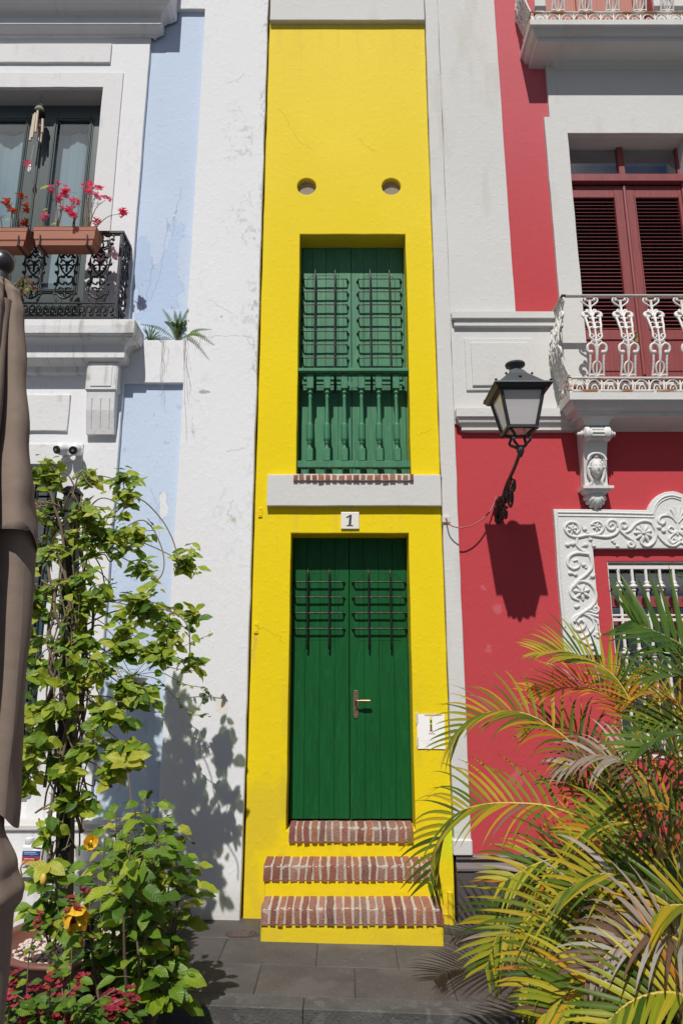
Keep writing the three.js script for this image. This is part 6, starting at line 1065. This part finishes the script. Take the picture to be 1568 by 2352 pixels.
// flowers in the window boxes
boxes.forEach(([x, yt, z, w], n) => {
  const R = rng(404 + n), pk = n === 0, t = thing('bougainvillea', pk ? 'thin twiggy bougainvillea with pink blooms in the right window box' : 'sparse twiggy plant with orange blooms in the left window box', 'plant', V(x, yt - 0.03, z)), tw = [], list = [];
  const ends = pk ? [[66, 380, 3], [128, 425, 1], [115, 437, 4], [150, 440, 12], [137, 456, 4], [165, 463, 3], [177, 464, 3], [200, 432, 5], [208, 442, 5], [208, 427, 3], [228, 433, 3], [220, 454, 3], [245, 458, 3], [282, 491, 8], [147, 480, 3], [160, 483, 4], [167, 495, 5], [104, 497, 5], [222, 512, 4], [160, 490, 4]] : [[18, 468, 6], [48, 452, 4], [60, 480, 6], [60, 516, 6], [25, 484, 3], [-20, 470, 5], [-40, 490, 5], [40, 495, 0], [10, 500, 0]];
  const rx = pk ? [95, 130, 170, 205] : [-30, 5, 25, 45];
  ends.forEach(([px, py, k], i) => {
    const e = P(px, py, z + 0.05 + 0.08 * Math.sin(i * 1.7)), r = P(rx.reduce((a, b) => (Math.abs(b - px) < Math.abs(a - px) ? b : a)), 520, z), m = r.clone().lerp(e, 0.55).add(V(0.03 * gauss(R), 0.04, 0.03 * gauss(R)));
    r.y = yt - 0.03; tw.push(tube([r, r.clone().lerp(m, 0.5).add(V(0.02 * gauss(R), 0.01, 0)), m, e], (q) => 0.0055 - 0.0038 * q, 14, 5));
    for (let q = 0; q < 3; q++) { const s = m.clone().lerp(e, R()), d = s.clone().add(V(0.09 * gauss(R), 0.05 * gauss(R), 0.05 * gauss(R))); tw.push(tube([s, s.clone().lerp(d, 0.5).add(V(0, 0.01, 0)), d], 0.0016, 4, 4)); }
    if (k) part('flower_cluster', bractCluster(e, R, Math.round(k * 1.5), 0.066), pk ? mPink[i % 3] : mOrange[i % 2], t);
  });
  for (const [px, py, s] of pk ? [[93, 435, 0.085], [118, 517, 0.05], [100, 483, 0.04]] : [[12, 507, 0.05]]) list.push({ p: P(px, py, z + 0.05), d: V(0.7, 0.3, 0.3), u: V(0.1, 0.4, 0.9), s, tone: 2, v: 1 });
  part('twigs', tw, mTwig, t); foliage(t, list);
});
// wilting plant hanging through the railing
{
  const R = rng(505), z = 0.33, c = P(62, 645, z), t = thing('trailing_plant', 'dry reddish trailing plant tangled in the black balcony railing', 'plant', c), tw = [], list = [];
  for (let i = 0; i < 16; i++) { const e = P(60 + 34 * gauss(R), 660 + 36 * gauss(R), z + 0.04 * gauss(R)), a = P(40 + 20 * R(), 640, z); tw.push(tube([a, a.clone().lerp(e, 0.5).add(V(0.03 * gauss(R), 0.03, 0.02)), e], 0.0028, 8, 4)); for (let k = 0; k < 3; k++) list.push({ p: a.clone().lerp(e, 0.5 + 0.5 * R()), d: V(gauss(R), -0.2, gauss(R)), u: V(0, 0.7, 0.7), s: 0.028 + 0.02 * R(), tone: [1, 2, 4][k], v: k }); if (i % 2) part('dry_leaves', bractCluster(e, R, 2, 0.035), mOrange[i % 4 === 1 ? 1 : 0], t); }
  part('twigs', tw, mTwig, t); foliage(t, list);
}
// sword ferns on the ledge
for (const [px, py, s, n, lab] of [[406, 782, 1, 12, 'large sword fern with hanging roots growing on the ledge of the blue strip'], [343, 784, 0.42, 7, 'tiny fern tuft beside the cornice end']]) {
  const R = rng(600 + px), b = V(P(px, py, 0.02).x, 4.705, 0.012), t = thing('fern', lab, 'fern', b), dirs = n > 8 ? [[-0.08, 1, 0.2], [0.1, 1, 0.2], [0.28, 1, 0.15], [-0.38, 0.95, 0.2], [-0.85, 0.42, 0.2], [0.85, 0.25, 0.2], [0.8, 0.02, 0.3], [0.02, 0.9, 0.3], [0.2, 0.8, 0.3], [-0.16, 0.8, 0.3], [0.06, 0.6, 0.5], [0.32, 0.7, 0.1]] : [[0, 1, 0.3], [0.4, 0.8, 0.4], [-0.4, 0.9, 0.3], [0.9, 0.3, 0.3], [0.2, 0.6, 0.6], [-0.2, 0.7, 0.5], [0.6, 0.6, 0.2]];
  dirs.forEach((d, i) => {
    const L = (i > 6 ? 0.2 + 0.06 * R() : 0.3 + 0.06 * R()) * s, D = V(d[0], d[1], d[2] * (Math.abs(d[0]) > 0.6 ? 1.2 : 0.45)).normalize(), c = [b.clone(), b.clone().addScaledVector(D, L * 0.5).add(V(0, 0.03 * s, 0)), b.clone().addScaledVector(D, L).add(V(0, -0.04 * s, 0.02))], cv = new THREE.CatmullRomCurve3(c), g = [];
    const np = 20; for (let k = 2; k <= np; k++) { const p = cv.getPoint(k / np), T = cv.getTangent(k / np), sd = T.clone().cross(V(0, 0.3, 1)).normalize(), l = 0.019 * s * Math.sin(0.35 + 2.6 * k / np) + 0.004; for (const q of [1, -1]) g.push(leafVar[0].toNonIndexed().applyMatrix4(leafMatrix(p, sd.clone().multiplyScalar(q).addScaledVector(T, 0.35), V(0, 0.4, 1), l))); }
    const f = part('frond', tube(c, 0.0016, 12, 4), M(0.16, 0.14, 0.04), t); part('pinnae', g, leafMats[i % 3 === 0 ? 0 : 3], f).userData.kind = 'stuff';
  });
  if (n > 8) { const rt = []; for (let i = 0; i < 12; i++) { const x0 = b.x + (i < 6 ? -0.13 + 0.05 * R() : 0.05 + 0.05 * R()), L = i === 7 ? 0.95 : 0.2 + 0.45 * R(), c = [V(x0, 4.71, 0.05)]; for (let k = 1; k < 7; k++) c.push(V(x0 + (i < 6 ? 0.02 : 0.07) * k / 6 + 0.02 * gauss(R), 4.70 - L * k / 6, 0.052 + (x0 < -1.4 || true ? 0.004 : 0))); rt.push(tube(c, 0.0008, 20, 4)); } part('roots', rt, M(0.42, 0.36, 0.32, { roughness: 0.9 }), t); }
}
// wall pot with a trailing twig
{
  const R = rng(707), c = P(305, 1562, 0.16), t = thing('wall_pot', 'white wall pot with dry trailing twigs on the pale blue strip', 'planter', c);
  put('pot', lathe([[0, -0.17], [0.05, -0.165], [0.085, -0.1], [0.105, 0], [0.115, 0.005], [0.115, 0.02], [0.1, 0.02], [0.09, -0.02], [0, -0.02]], 0, 0, 0, 24), M(0.68, 0.67, 0.68, { roughness: 0.7 }), t, c); part('soil', lathe([[0, -0.018], [0.092, -0.018]], c.x, c.y, c.z, 16), mSoil, t);
  const tw = [], list = [], fl = [];
  for (const r of [[[310, 1550], [360, 1560], [400, 1600], [440, 1640], [480, 1640]], [[310, 1550], [370, 1545], [420, 1570], [470, 1580]], [[315, 1550], [380, 1510], [440, 1475], [490, 1455]], [[300, 1550], [280, 1500], [300, 1470]], [[310, 1550], [340, 1520], [400, 1535], [440, 1540]], [[300, 1550], [270, 1530], [240, 1560]], [[440, 1640], [460, 1620], [474, 1585]]]) {
    const c2 = r.map(([x, y], i) => P(x, y, 0.22 + 0.06 * i)); tw.push(tube(c2, 0.0028, 24, 4)); const cv = new THREE.CatmullRomCurve3(c2);
    for (let k = 0; k < 16; k++) { const az = R() * 6.28; list.push({ p: cv.getPoint(0.25 + 0.75 * R()), d: V(Math.cos(az), -0.2, Math.sin(az)), u: V(0, 0.8, 0.5), s: 0.025 + 0.03 * R(), tone: R() < 0.5 ? 0 : 1, v: k % 5 }); }
    fl.push(bractCluster(cv.getPoint(0.98), R, 2, 0.04));
  }
  for (let i = 0; i < 26; i++) { const q = [c.clone().add(V(0, 0, 0.02))]; for (let k = 1; k < 5; k++) q.push(q[k - 1].clone().add(V(0.06 * gauss(R), 0.05 * gauss(R) + 0.01, 0.04 * gauss(R)))); tw.push(tube(q, 0.0018, 10, 4)); }
  part('twigs', tw, M(0.3, 0.26, 0.22), t); part('flower', fl, M(0.7, 0.66, 0.55, { phys: true, transmission: 0.3, thickness: 0 }), t); foliage(t, list);
}

// ------------------------------------------------------------------ palms
// leaflet: strip folded along its rib, bending under its weight; p base, d direction, n upper side
function leafletGeo(p, d, n, L, w, droop, twist, seg = 7) {
  const pos = [], uv = [], idx = [], q = p.clone(), T = d.clone().normalize(), st = L / seg;
  for (let i = 0; i <= seg; i++) {
    const t = i / seg, S = T.clone().cross(n).normalize().applyAxisAngle(T, twist * t), N = S.clone().cross(T), hw = w * Math.min(1, 0.35 + t * 4) * Math.pow(1 - t, 0.75) + 0.0005;
    for (const k of [-1, 0, 1]) { const v = q.clone().addScaledVector(S, k * hw).addScaledVector(N, Math.abs(k) * hw * 0.35); pos.push(v.x, v.y, v.z); uv.push(t, (k + 1) / 2); }
    if (i < seg) { const o = i * 3; for (const k of [0, 1]) idx.push(o + k, o + k + 3, o + k + 1, o + k + 1, o + k + 3, o + k + 4); }
    q.addScaledVector(T, st); T.add(V(0, -droop * st * (0.4 + t * 1.6), 0)).normalize();
  }
  const g = new THREE.BufferGeometry(); g.setAttribute('position', new THREE.Float32BufferAttribute(pos, 3)); g.setAttribute('uv', new THREE.Float32BufferAttribute(uv, 2)); g.setIndex(idx); g.computeVertexNormals(); return g;
}
const palmTex = dataTex(64, 32, (u, v) => { const s = Math.abs(v * 2 - 1), r = sstep(0.16, 0.03, s), n = fbm(u * 9 + v * 3, v * 34, 3); const tip = sstep(0.8, 1, u); return [0.82 + 0.4 * r + 0.3 * (n - 0.5) - 0.35 * tip, 0.84 + 0.22 * r + 0.25 * (n - 0.5) - 0.5 * tip, 0.8 + 0.2 * r - 0.4 * tip]; }, true, false);
const pm = (r, g, b, o = {}) => M(r, g, b, { phys: true, map: palmTex, roughness: 0.42, specularIntensity: 0.45, transmission: 0.36, thickness: 0, ior: 1.45, ...o });
const palmMats = { olive: [pm(0.33, 0.30, 0.016), pm(0.22, 0.25, 0.015), pm(0.46, 0.34, 0.02)], gold: [pm(0.62, 0.31, 0.018), pm(0.5, 0.34, 0.02), pm(0.5, 0.2, 0.02)], green: [pm(0.10, 0.16, 0.012), pm(0.16, 0.21, 0.015), pm(0.06, 0.11, 0.01)], lime: [pm(0.40, 0.38, 0.025), pm(0.30, 0.33, 0.02), pm(0.5, 0.42, 0.03)], dry: [pm(0.46, 0.40, 0.36, { roughness: 0.8, transmission: 0.1 }), pm(0.36, 0.29, 0.24, { roughness: 0.8, transmission: 0.1 }), pm(0.2, 0.11, 0.075, { roughness: 0.8, transmission: 0.1 })], deep: [pm(0.085, 0.155, 0.022, { transmission: 0.3 }), pm(0.11, 0.18, 0.024, { transmission: 0.3 }), pm(0.06, 0.12, 0.02, { transmission: 0.3 })] };
const palmTint = (k, i) => palmMats[k][i].color.toArray();
const palmMass = pm(1, 1, 1, { vertexColors: true }), mRachis = M(0.45, 0.32, 0.05, { roughness: 0.5 }), mRachisG = M(0.2, 0.22, 0.04, { roughness: 0.5 });
let singles = 0;
// pts: [x, y, z] picture points with depth, base to tip; L longest leaflet, n pairs
function frond(palm, R, pts, L, n0, kind, { w = 0.0132, droop = 1.6, single = false, up = V(0, 1, 0.55), spread = 0.75, side = [1, 1], rad = 0.0085, from = 0.14 } = {}) {
  const n = Math.round(n0 * (kind === 'deep' ? 1 : 0.82)), c = pts.map(([x, y, z]) => P(x, y, z)), cv = new THREE.CatmullRomCurve3(c, false, 'centripetal');
  const f = part('frond', tube(c, (t) => rad * (1 - 0.85 * t) + 0.001, 28, 6), kind === 'green' || kind === 'deep' ? mRachisG : mRachis, palm), mass = [];
  for (let i = 0; i < n; i++) for (const s of [1, -1]) {
    if (R() > side[s === 1 ? 0 : 1]) continue;
    const t = from + (1 - from) * (i + 0.5 * (s < 0)) / n, p = cv.getPoint(Math.min(t, 0.998)), T = cv.getTangent(Math.min(t, 0.998)), S = T.clone().cross(up).normalize().multiplyScalar(s), N = S.clone().cross(T).multiplyScalar(s).normalize(); if (N.dot(up) < 0) N.negate();
    const l = L * Math.pow(Math.sin(0.42 + 2.5 * t), 0.75) * (0.9 + 0.2 * R()), fwd = lerp(0.55, 1.5, t * t), d = S.clone().multiplyScalar(spread).addScaledVector(T, fwd * 0.7).addScaledVector(N, 0.28 + 0.14 * (R() - 0.5)).normalize();
    const g = leafletGeo(p, d, N, l, w * (0.8 + 0.4 * R()), droop * (0.6 + 0.9 * R()), (R() - 0.5) * 1.1), tone = Math.floor(R() * 3), rk = R(), k2 = rk < 0.02 ? 'dry' : rk < 0.3 && (kind === 'olive' || kind === 'lime') ? 'green' : rk > 0.93 && kind !== 'deep' && kind !== 'dry' ? 'gold' : kind;
    if (single && singles < 300) { singles++; part('leaflet', g, palmMats[k2][tone], f); }
    else { const h = g.toNonIndexed(), col = palmTint(k2, tone), m = h.attributes.position.count, a = new Float32Array(m * 3); for (let q = 0; q < m; q++) a.set(col, q * 3); h.setAttribute('color', new THREE.BufferAttribute(a, 3)); mass.push(h); }
  }
  if (mass.length) part('leaflets', mass, palmMass, f).userData.kind = 'stuff';
  return f;
}
{
  const R = rng(808), base = V(P(1560, 2340, 1.75).x, -0.16, 1.75);
  const palm = thing('areca_palm', 'yellow-green feathery palm with some dry grey fronds spreading before red house', 'palm', base);
  const trunks = []; for (let i = 0; i < 7; i++) { const a = base.clone().add(V(0.16 * gauss(R), 0.2, 0.12 * gauss(R))); trunks.push(tube([a, a.clone().add(V(-0.05 + 0.1 * gauss(R), 0.4, 0)), a.clone().add(V(-0.12 + 0.2 * gauss(R), 0.9 + 0.3 * R(), 0.1 * gauss(R)))], (t) => 0.028 - 0.012 * t, 12, 8)); }
  for (const g of trunks) part('stem', g, M(0.24, 0.22, 0.06, { roughness: 0.6 }), palm);
  const S = { single: true };
  // the long arching fronds at the left
  frond(palm, R, [[1520, 2150, 1.7], [1420, 1850, 1.6], [1320, 1715, 1.5], [1219, 1644, 1.4], [1147, 1634, 1.35], [1085, 1650, 1.3], [1025, 1720, 1.25]], 0.44, 34, 'olive', { ...S, droop: 2.0 });
  frond(palm, R, [[1500, 2150, 1.8], [1400, 1930, 1.75], [1280, 1858, 1.7], [1181, 1845, 1.65], [1101, 1850, 1.6], [1045, 1872, 1.55], [1003, 1940, 1.5], [983, 2035, 1.45]], 0.44, 36, 'olive', { ...S, droop: 2.2 });
  frond(palm, R, [[1530, 1900, 1.5], [1450, 1620, 1.4], [1400, 1545, 1.35], [1340, 1510, 1.3], [1290, 1497, 1.28], [1228, 1500, 1.25]], 0.40, 30, 'lime', { ...S, droop: 1.4 });
  frond(palm, R, [[1520, 1850, 1.4], [1440, 1640, 1.3], [1380, 1588, 1.25], [1300, 1580, 1.2], [1215, 1597, 1.15]], 0.42, 28, 'gold', { ...S, droop: 1.6, side: [1, 0.35] });
  frond(palm, R, [[1480, 2200, 2.1], [1340, 2020, 2.1], [1245, 2030, 2.08], [1181, 2091, 2.05], [1141, 2150, 2.02], [1117, 2223, 2.0]], 0.34, 28, 'lime', { ...S, droop: 1.5 });
  // middle and right
  const F = (pts, L, n, kind, o = {}) => frond(palm, R, pts, L, n, kind, o);
  F([[1520, 2200, 2.1], [1440, 2010, 2.1], [1340, 1965, 2.1], [1230, 1985, 2.05], [1150, 2030, 2.05]], 0.36, 22, 'lime', { droop: 1.8 });
  F([[1560, 2250, 2.4], [1460, 2100, 2.45], [1350, 2060, 2.45], [1240, 2090, 2.4], [1160, 2160, 2.4]], 0.34, 22, 'olive', { droop: 1.6 });
  F([[1600, 2300, 2.6], [1480, 2180, 2.65], [1370, 2160, 2.65], [1270, 2200, 2.6], [1200, 2270, 2.6]], 0.33, 28, 'olive', { droop: 1.8 });
  F([[1600, 2330, 2.8], [1500, 2260, 2.9], [1400, 2250, 2.9], [1310, 2280, 2.85], [1240, 2340, 2.8]], 0.33, 28, 'lime', { droop: 1.7 });
  F([[1620, 2250, 2.6], [1560, 2080, 2.7], [1470, 2020, 2.7], [1370, 2010, 2.65], [1290, 2050, 2.6]], 0.36, 24, 'olive', { droop: 1.8 });
  F([[1580, 2150, 2.3], [1540, 1960, 2.3], [1470, 1900, 2.3], [1390, 1890, 2.25], [1310, 1930, 2.2]], 0.36, 28, 'olive', { droop: 1.9 });
  F([[1560, 2100, 1.8], [1530, 1850, 1.8], [1460, 1760, 1.75], [1370, 1735, 1.7], [1280, 1765, 1.65]], 0.36, 30, 'dry', { droop: 3.2 });
  F([[1620, 2200, 2.4], [1580, 2060, 2.4], [1500, 2000, 2.4], [1420, 2020, 2.35], [1350, 2100, 2.3]], 0.32, 26, 'green', { droop: 2.0 });
  F([[1640, 2300, 3.0], [1580, 2180, 3.05], [1500, 2140, 3.05], [1420, 2170, 3.0], [1350, 2240, 3.0]], 0.3, 26, 'dry', { droop: 2.8 });
  F([[1570, 2000, 1.3], [1540, 1700, 1.2], [1500, 1600, 1.15], [1440, 1560, 1.1], [1370, 1560, 1.05]], 0.36, 26, 'olive', { droop: 1.6 });
  F([[1600, 2000, 1.5], [1590, 1720, 1.45], [1560, 1620, 1.4], [1500, 1590, 1.4], [1430, 1610, 1.35]], 0.36, 26, 'gold', { droop: 1.6 });
  F([[1620, 2050, 1.6], [1600, 1820, 1.6], [1550, 1740, 1.6], [1470, 1710, 1.55], [1400, 1750, 1.5]], 0.38, 28, 'green', { droop: 1.9 });
  F([[1640, 2150, 2.0], [1600, 1950, 2.0], [1540, 1860, 2.0], [1450, 1830, 1.95], [1370, 1870, 1.9]], 0.38, 28, 'green', { droop: 1.9 });
  F([[1560, 2150, 1.7], [1480, 1960, 1.6], [1400, 1860, 1.5], [1330, 1800, 1.4], [1280, 1790, 1.3]], 0.36, 28, 'green', { droop: 1.8 });
  F([[1540, 2200, 1.4], [1470, 2060, 1.2], [1390, 1990, 1.1], [1300, 1960, 1.0], [1220, 1990, 0.95]], 0.36, 28, 'green', { droop: 1.8 });
  F([[1540, 2250, 1.3], [1480, 2140, 1.1], [1400, 2090, 1.0], [1320, 2080, 0.95], [1250, 2120, 0.9]], 0.36, 28, 'green', { droop: 1.8 });
  F([[1560, 2300, 1.9], [1460, 2220, 1.9], [1370, 2210, 1.85], [1290, 2240, 1.8], [1220, 2310, 1.8]], 0.34, 28, 'green', { droop: 1.8 });
  F([[1640, 2250, 2.2], [1590, 2120, 2.2], [1520, 2070, 2.2], [1440, 2080, 2.15], [1380, 2130, 2.1]], 0.34, 26, 'green', { droop: 1.8 });
  F([[1660, 2300, 2.9], [1640, 2150, 2.95], [1600, 2090, 3.0], [1540, 2080, 3.0], [1480, 2110, 3.0]], 0.3, 18, 'olive', { droop: 1.8 });
  F([[1660, 2352, 3.1], [1600, 2300, 3.2], [1530, 2280, 3.2], [1450, 2300, 3.2], [1380, 2360, 3.2]], 0.3, 20, 'lime', { droop: 1.2, w: 0.012 });
  F([[1650, 2000, 1.9], [1640, 1800, 1.9], [1600, 1700, 1.9], [1540, 1660, 1.9], [1470, 1670, 1.85]], 0.36, 26, 'green', { droop: 1.9 });
  F([[1440, 1900, 1.2], [1380, 1760, 1.1], [1330, 1690, 1.05], [1260, 1660, 1.0], [1200, 1680, 0.95]], 0.3, 24, 'olive', { droop: 1.8 });
  F([[1480, 2300, 2.4], [1400, 2280, 2.4], [1320, 2300, 2.4], [1240, 2350, 2.35]], 0.3, 22, 'gold', { droop: 1.6 });
  const tub = thing('palm_tub', 'large dark tub on the street that holds the feathery palm', 'planter', V(base.x, -0.16, base.z));
  put('tub', lathe([[0, 0], [0.24, 0], [0.3, 0.26], [0.33, 0.27], [0.33, 0.3], [0.3, 0.3], [0.28, 0.26], [0, 0.26]], 0, 0, 0, 32), M(0.08, 0.04, 0.03, { roughness: 0.6 }), tub, base); part('soil', lathe([[0, 0.262], [0.279, 0.262]], base.x, base.y, base.z, 24), mSoil, tub);
}
{
  const R = rng(909), base = V(P(1760, 2300, 2.9).x, -0.16, 2.9), palm = thing('broad_leaf_palm', 'dark green palm with broad pointed leaflets at the right edge', 'palm', base);
  part('stem', [tube([base, base.clone().add(V(-0.02, 0.8, 0)), base.clone().add(V(-0.08, 1.5, 0))], (t) => 0.035 - 0.015 * t, 10, 8)], M(0.12, 0.14, 0.04, { roughness: 0.6 }), palm);
  singles = 200;
  frond(palm, R, [[1720, 1900, 2.9], [1660, 1620, 2.85], [1600, 1510, 2.8], [1540, 1468, 2.78], [1470, 1437, 2.75], [1455, 1432, 2.75]], 0.33, 13, 'deep', { single: true, w: 0.019, droop: 0.5, spread: 0.8, from: 0.3, up: V(0.1, 0.6, 1) });
  frond(palm, R, [[1730, 1950, 2.9], [1680, 1700, 2.95], [1620, 1590, 3.0], [1560, 1555, 3.0], [1480, 1560, 3.0]], 0.3, 12, 'deep', { single: true, w: 0.02, droop: 0.8, from: 0.3, up: V(0, 1, 0.4) });
  frond(palm, R, [[1740, 2000, 2.9], [1700, 1800, 3.0], [1630, 1700, 3.05], [1540, 1690, 3.05], [1440, 1735, 3.05]], 0.3, 13, 'deep', { single: true, w: 0.019, droop: 1.0, from: 0.3, up: V(0, 1, 0.3) });
  frond(palm, R, [[1750, 2000, 2.8], [1760, 1700, 2.7], [1740, 1500, 2.6], [1680, 1380, 2.55], [1620, 1330, 2.5]], 0.36, 14, 'deep', { single: true, w: 0.02, droop: 0.6, from: 0.3, up: V(0, 0.7, 1) });
  const tub = thing('palm_tub', 'dark tub at the right edge that holds the broad-leaved palm', 'planter', base.clone());
  put('tub', lathe([[0, 0], [0.2, 0], [0.25, 0.3], [0.27, 0.31], [0.27, 0.34], [0.25, 0.34], [0.24, 0.3], [0, 0.3]], 0, 0, 0, 28), M(0.07, 0.05, 0.045, { roughness: 0.6 }), tub, base);
}

// ------------------------------------------------------------------ closed parasol at the left edge
{
  const z = 4.05, top = P(6, 605, z), t = thing('closed_parasol', 'closed taupe fabric parasol with a dark ball finial at the left edge', 'parasol', V(top.x, -0.16, z));
  const x0 = top.x, Y = (py) => P(30, py, z).y, rr = (px, py) => P(px, py, z).x - x0;
  const weave = dataTex(256, 256, (u, v) => { const a = Math.sin(u * 6.2832 * 64) * 0.5 + 0.5, b = Math.sin(v * 6.2832 * 64) * 0.5 + 0.5, n = pfbm(u, v, 32, 2, 71); return 0.3 + 0.3 * a * b + 0.3 * n * b; });
  const mF = M(0.275, 0.205, 0.16, { roughness: 0.9, bumpMap: rep(weave, 0.15), bumpScale: 0.001, map: rep(dataTex(256, 256, (u, v) => { const r = Math.sin(v * 6.2832 * 64) * 0.5 + 0.5, n = pfbm(u, v, 8, 5, 91); return [0.82, 0.82, 0.82].map((q) => q + 0.06 * r + 0.22 * (n - 0.5)); }, true), 0.17), side: THREE.DoubleSide });
  const skin = (prof, ph, depth, folds) => {
    const ys = prof.map((q) => Y(q[0])), rs = prof.map((q) => rr(q[1], q[0])), n = 96, m = 60, pos = [], idx = [];
    for (let i = 0; i <= m; i++) {
      const f = i / m * (prof.length - 1), k = Math.min(prof.length - 2, Math.floor(f)), u = f - k, y = lerp(ys[k], ys[k + 1], u), r0 = lerp(rs[k], rs[k + 1], u * u * (3 - 2 * u));
      for (let j = 0; j <= n; j++) {
        const a = j / n * 6.2832, w = Math.sin(a * folds + ph + 0.12 * Math.sin(y * 5)), d = depth * sstep(0, 0.16, i / m), r = r0 * (1 - d * (0.8 * Math.pow(0.5 - 0.5 * w, 7) + 0.2 * (0.5 - 0.5 * w)) + 0.02 * Math.sin(a * 9 + y * 8));
        pos.push(x0 + r * Math.cos(a), y + (i === m ? 0.03 * Math.sin(a * folds) : 0), z + r * Math.sin(a));
        if (i < m && j < n) { const o = i * (n + 1) + j; idx.push(o, o + 1, o + n + 1, o + 1, o + n + 2, o + n + 1); }
      }
    }
    const g = new THREE.BufferGeometry(); g.setAttribute('position', new THREE.Float32BufferAttribute(pos, 3)); g.setIndex(idx); g.computeVertexNormals();
    const uv = new Float32Array(pos.length / 3 * 2); for (let i = 0; i < pos.length / 3; i++) { uv[2 * i] = (i % (n + 1)) / n * 0.8; uv[2 * i + 1] = pos[i * 3 + 1]; } g.setAttribute('uv', new THREE.BufferAttribute(uv, 2)); return g;
  };
  part('canopy', skin([[640, 16], [652, 30], [672, 46], [720, 54], [850, 58], [1000, 67], [1150, 76], [1235, 82]], 1.66, 0.75, 5), mF, t);
  part('canopy_underlayer', skin([[700, 40], [1000, 56], [1240, 72], [1500, 54], [1750, 36], [1880, 28]], 2.97, 0.75, 5), mF, t);
  part('canopy_hem', skin([[1800, -14], [1900, 2], [2000, 30], [2055, 44], [2075, 40], [2110, 20], [2300, 4], [2420, -6]], 0.9, 0.2, 5), mF, t);
  part('finial', [ball(x0, P(6, 605, z).y, z, 0.031, 1.12, 1, 24, 18), lathe([[0.012, -0.05], [0.014, -0.03], [0.012, -0.02]], x0, P(6, 605, z).y - 0.01, z, 14), tube(Array.from({ length: 25 }, (_, i) => V(x0 + 0.0312 * Math.cos(i / 24 * 6.283), P(6, 595, z).y + 0.004, z + 0.0312 * Math.sin(i / 24 * 6.283))), 0.0006, 0, 4, false)], M(0.028, 0.024, 0.024, { roughness: 0.35 }), t);
  part('pole', tube([[x0, -0.1, z], [x0, top.y, z]], 0.019, 2, 14), M(0.05, 0.045, 0.042, { roughness: 0.5 }), t);
  part('base', lathe([[0, 0], [0.24, 0], [0.24, 0.04], [0.05, 0.06], [0.035, 0.2], [0, 0.2]], x0, -0.13, z, 30), M(0.08, 0.078, 0.075, { roughness: 0.8 }), t);
}

scene.updateMatrixWorld(true);
renderer.render(scene, camera);
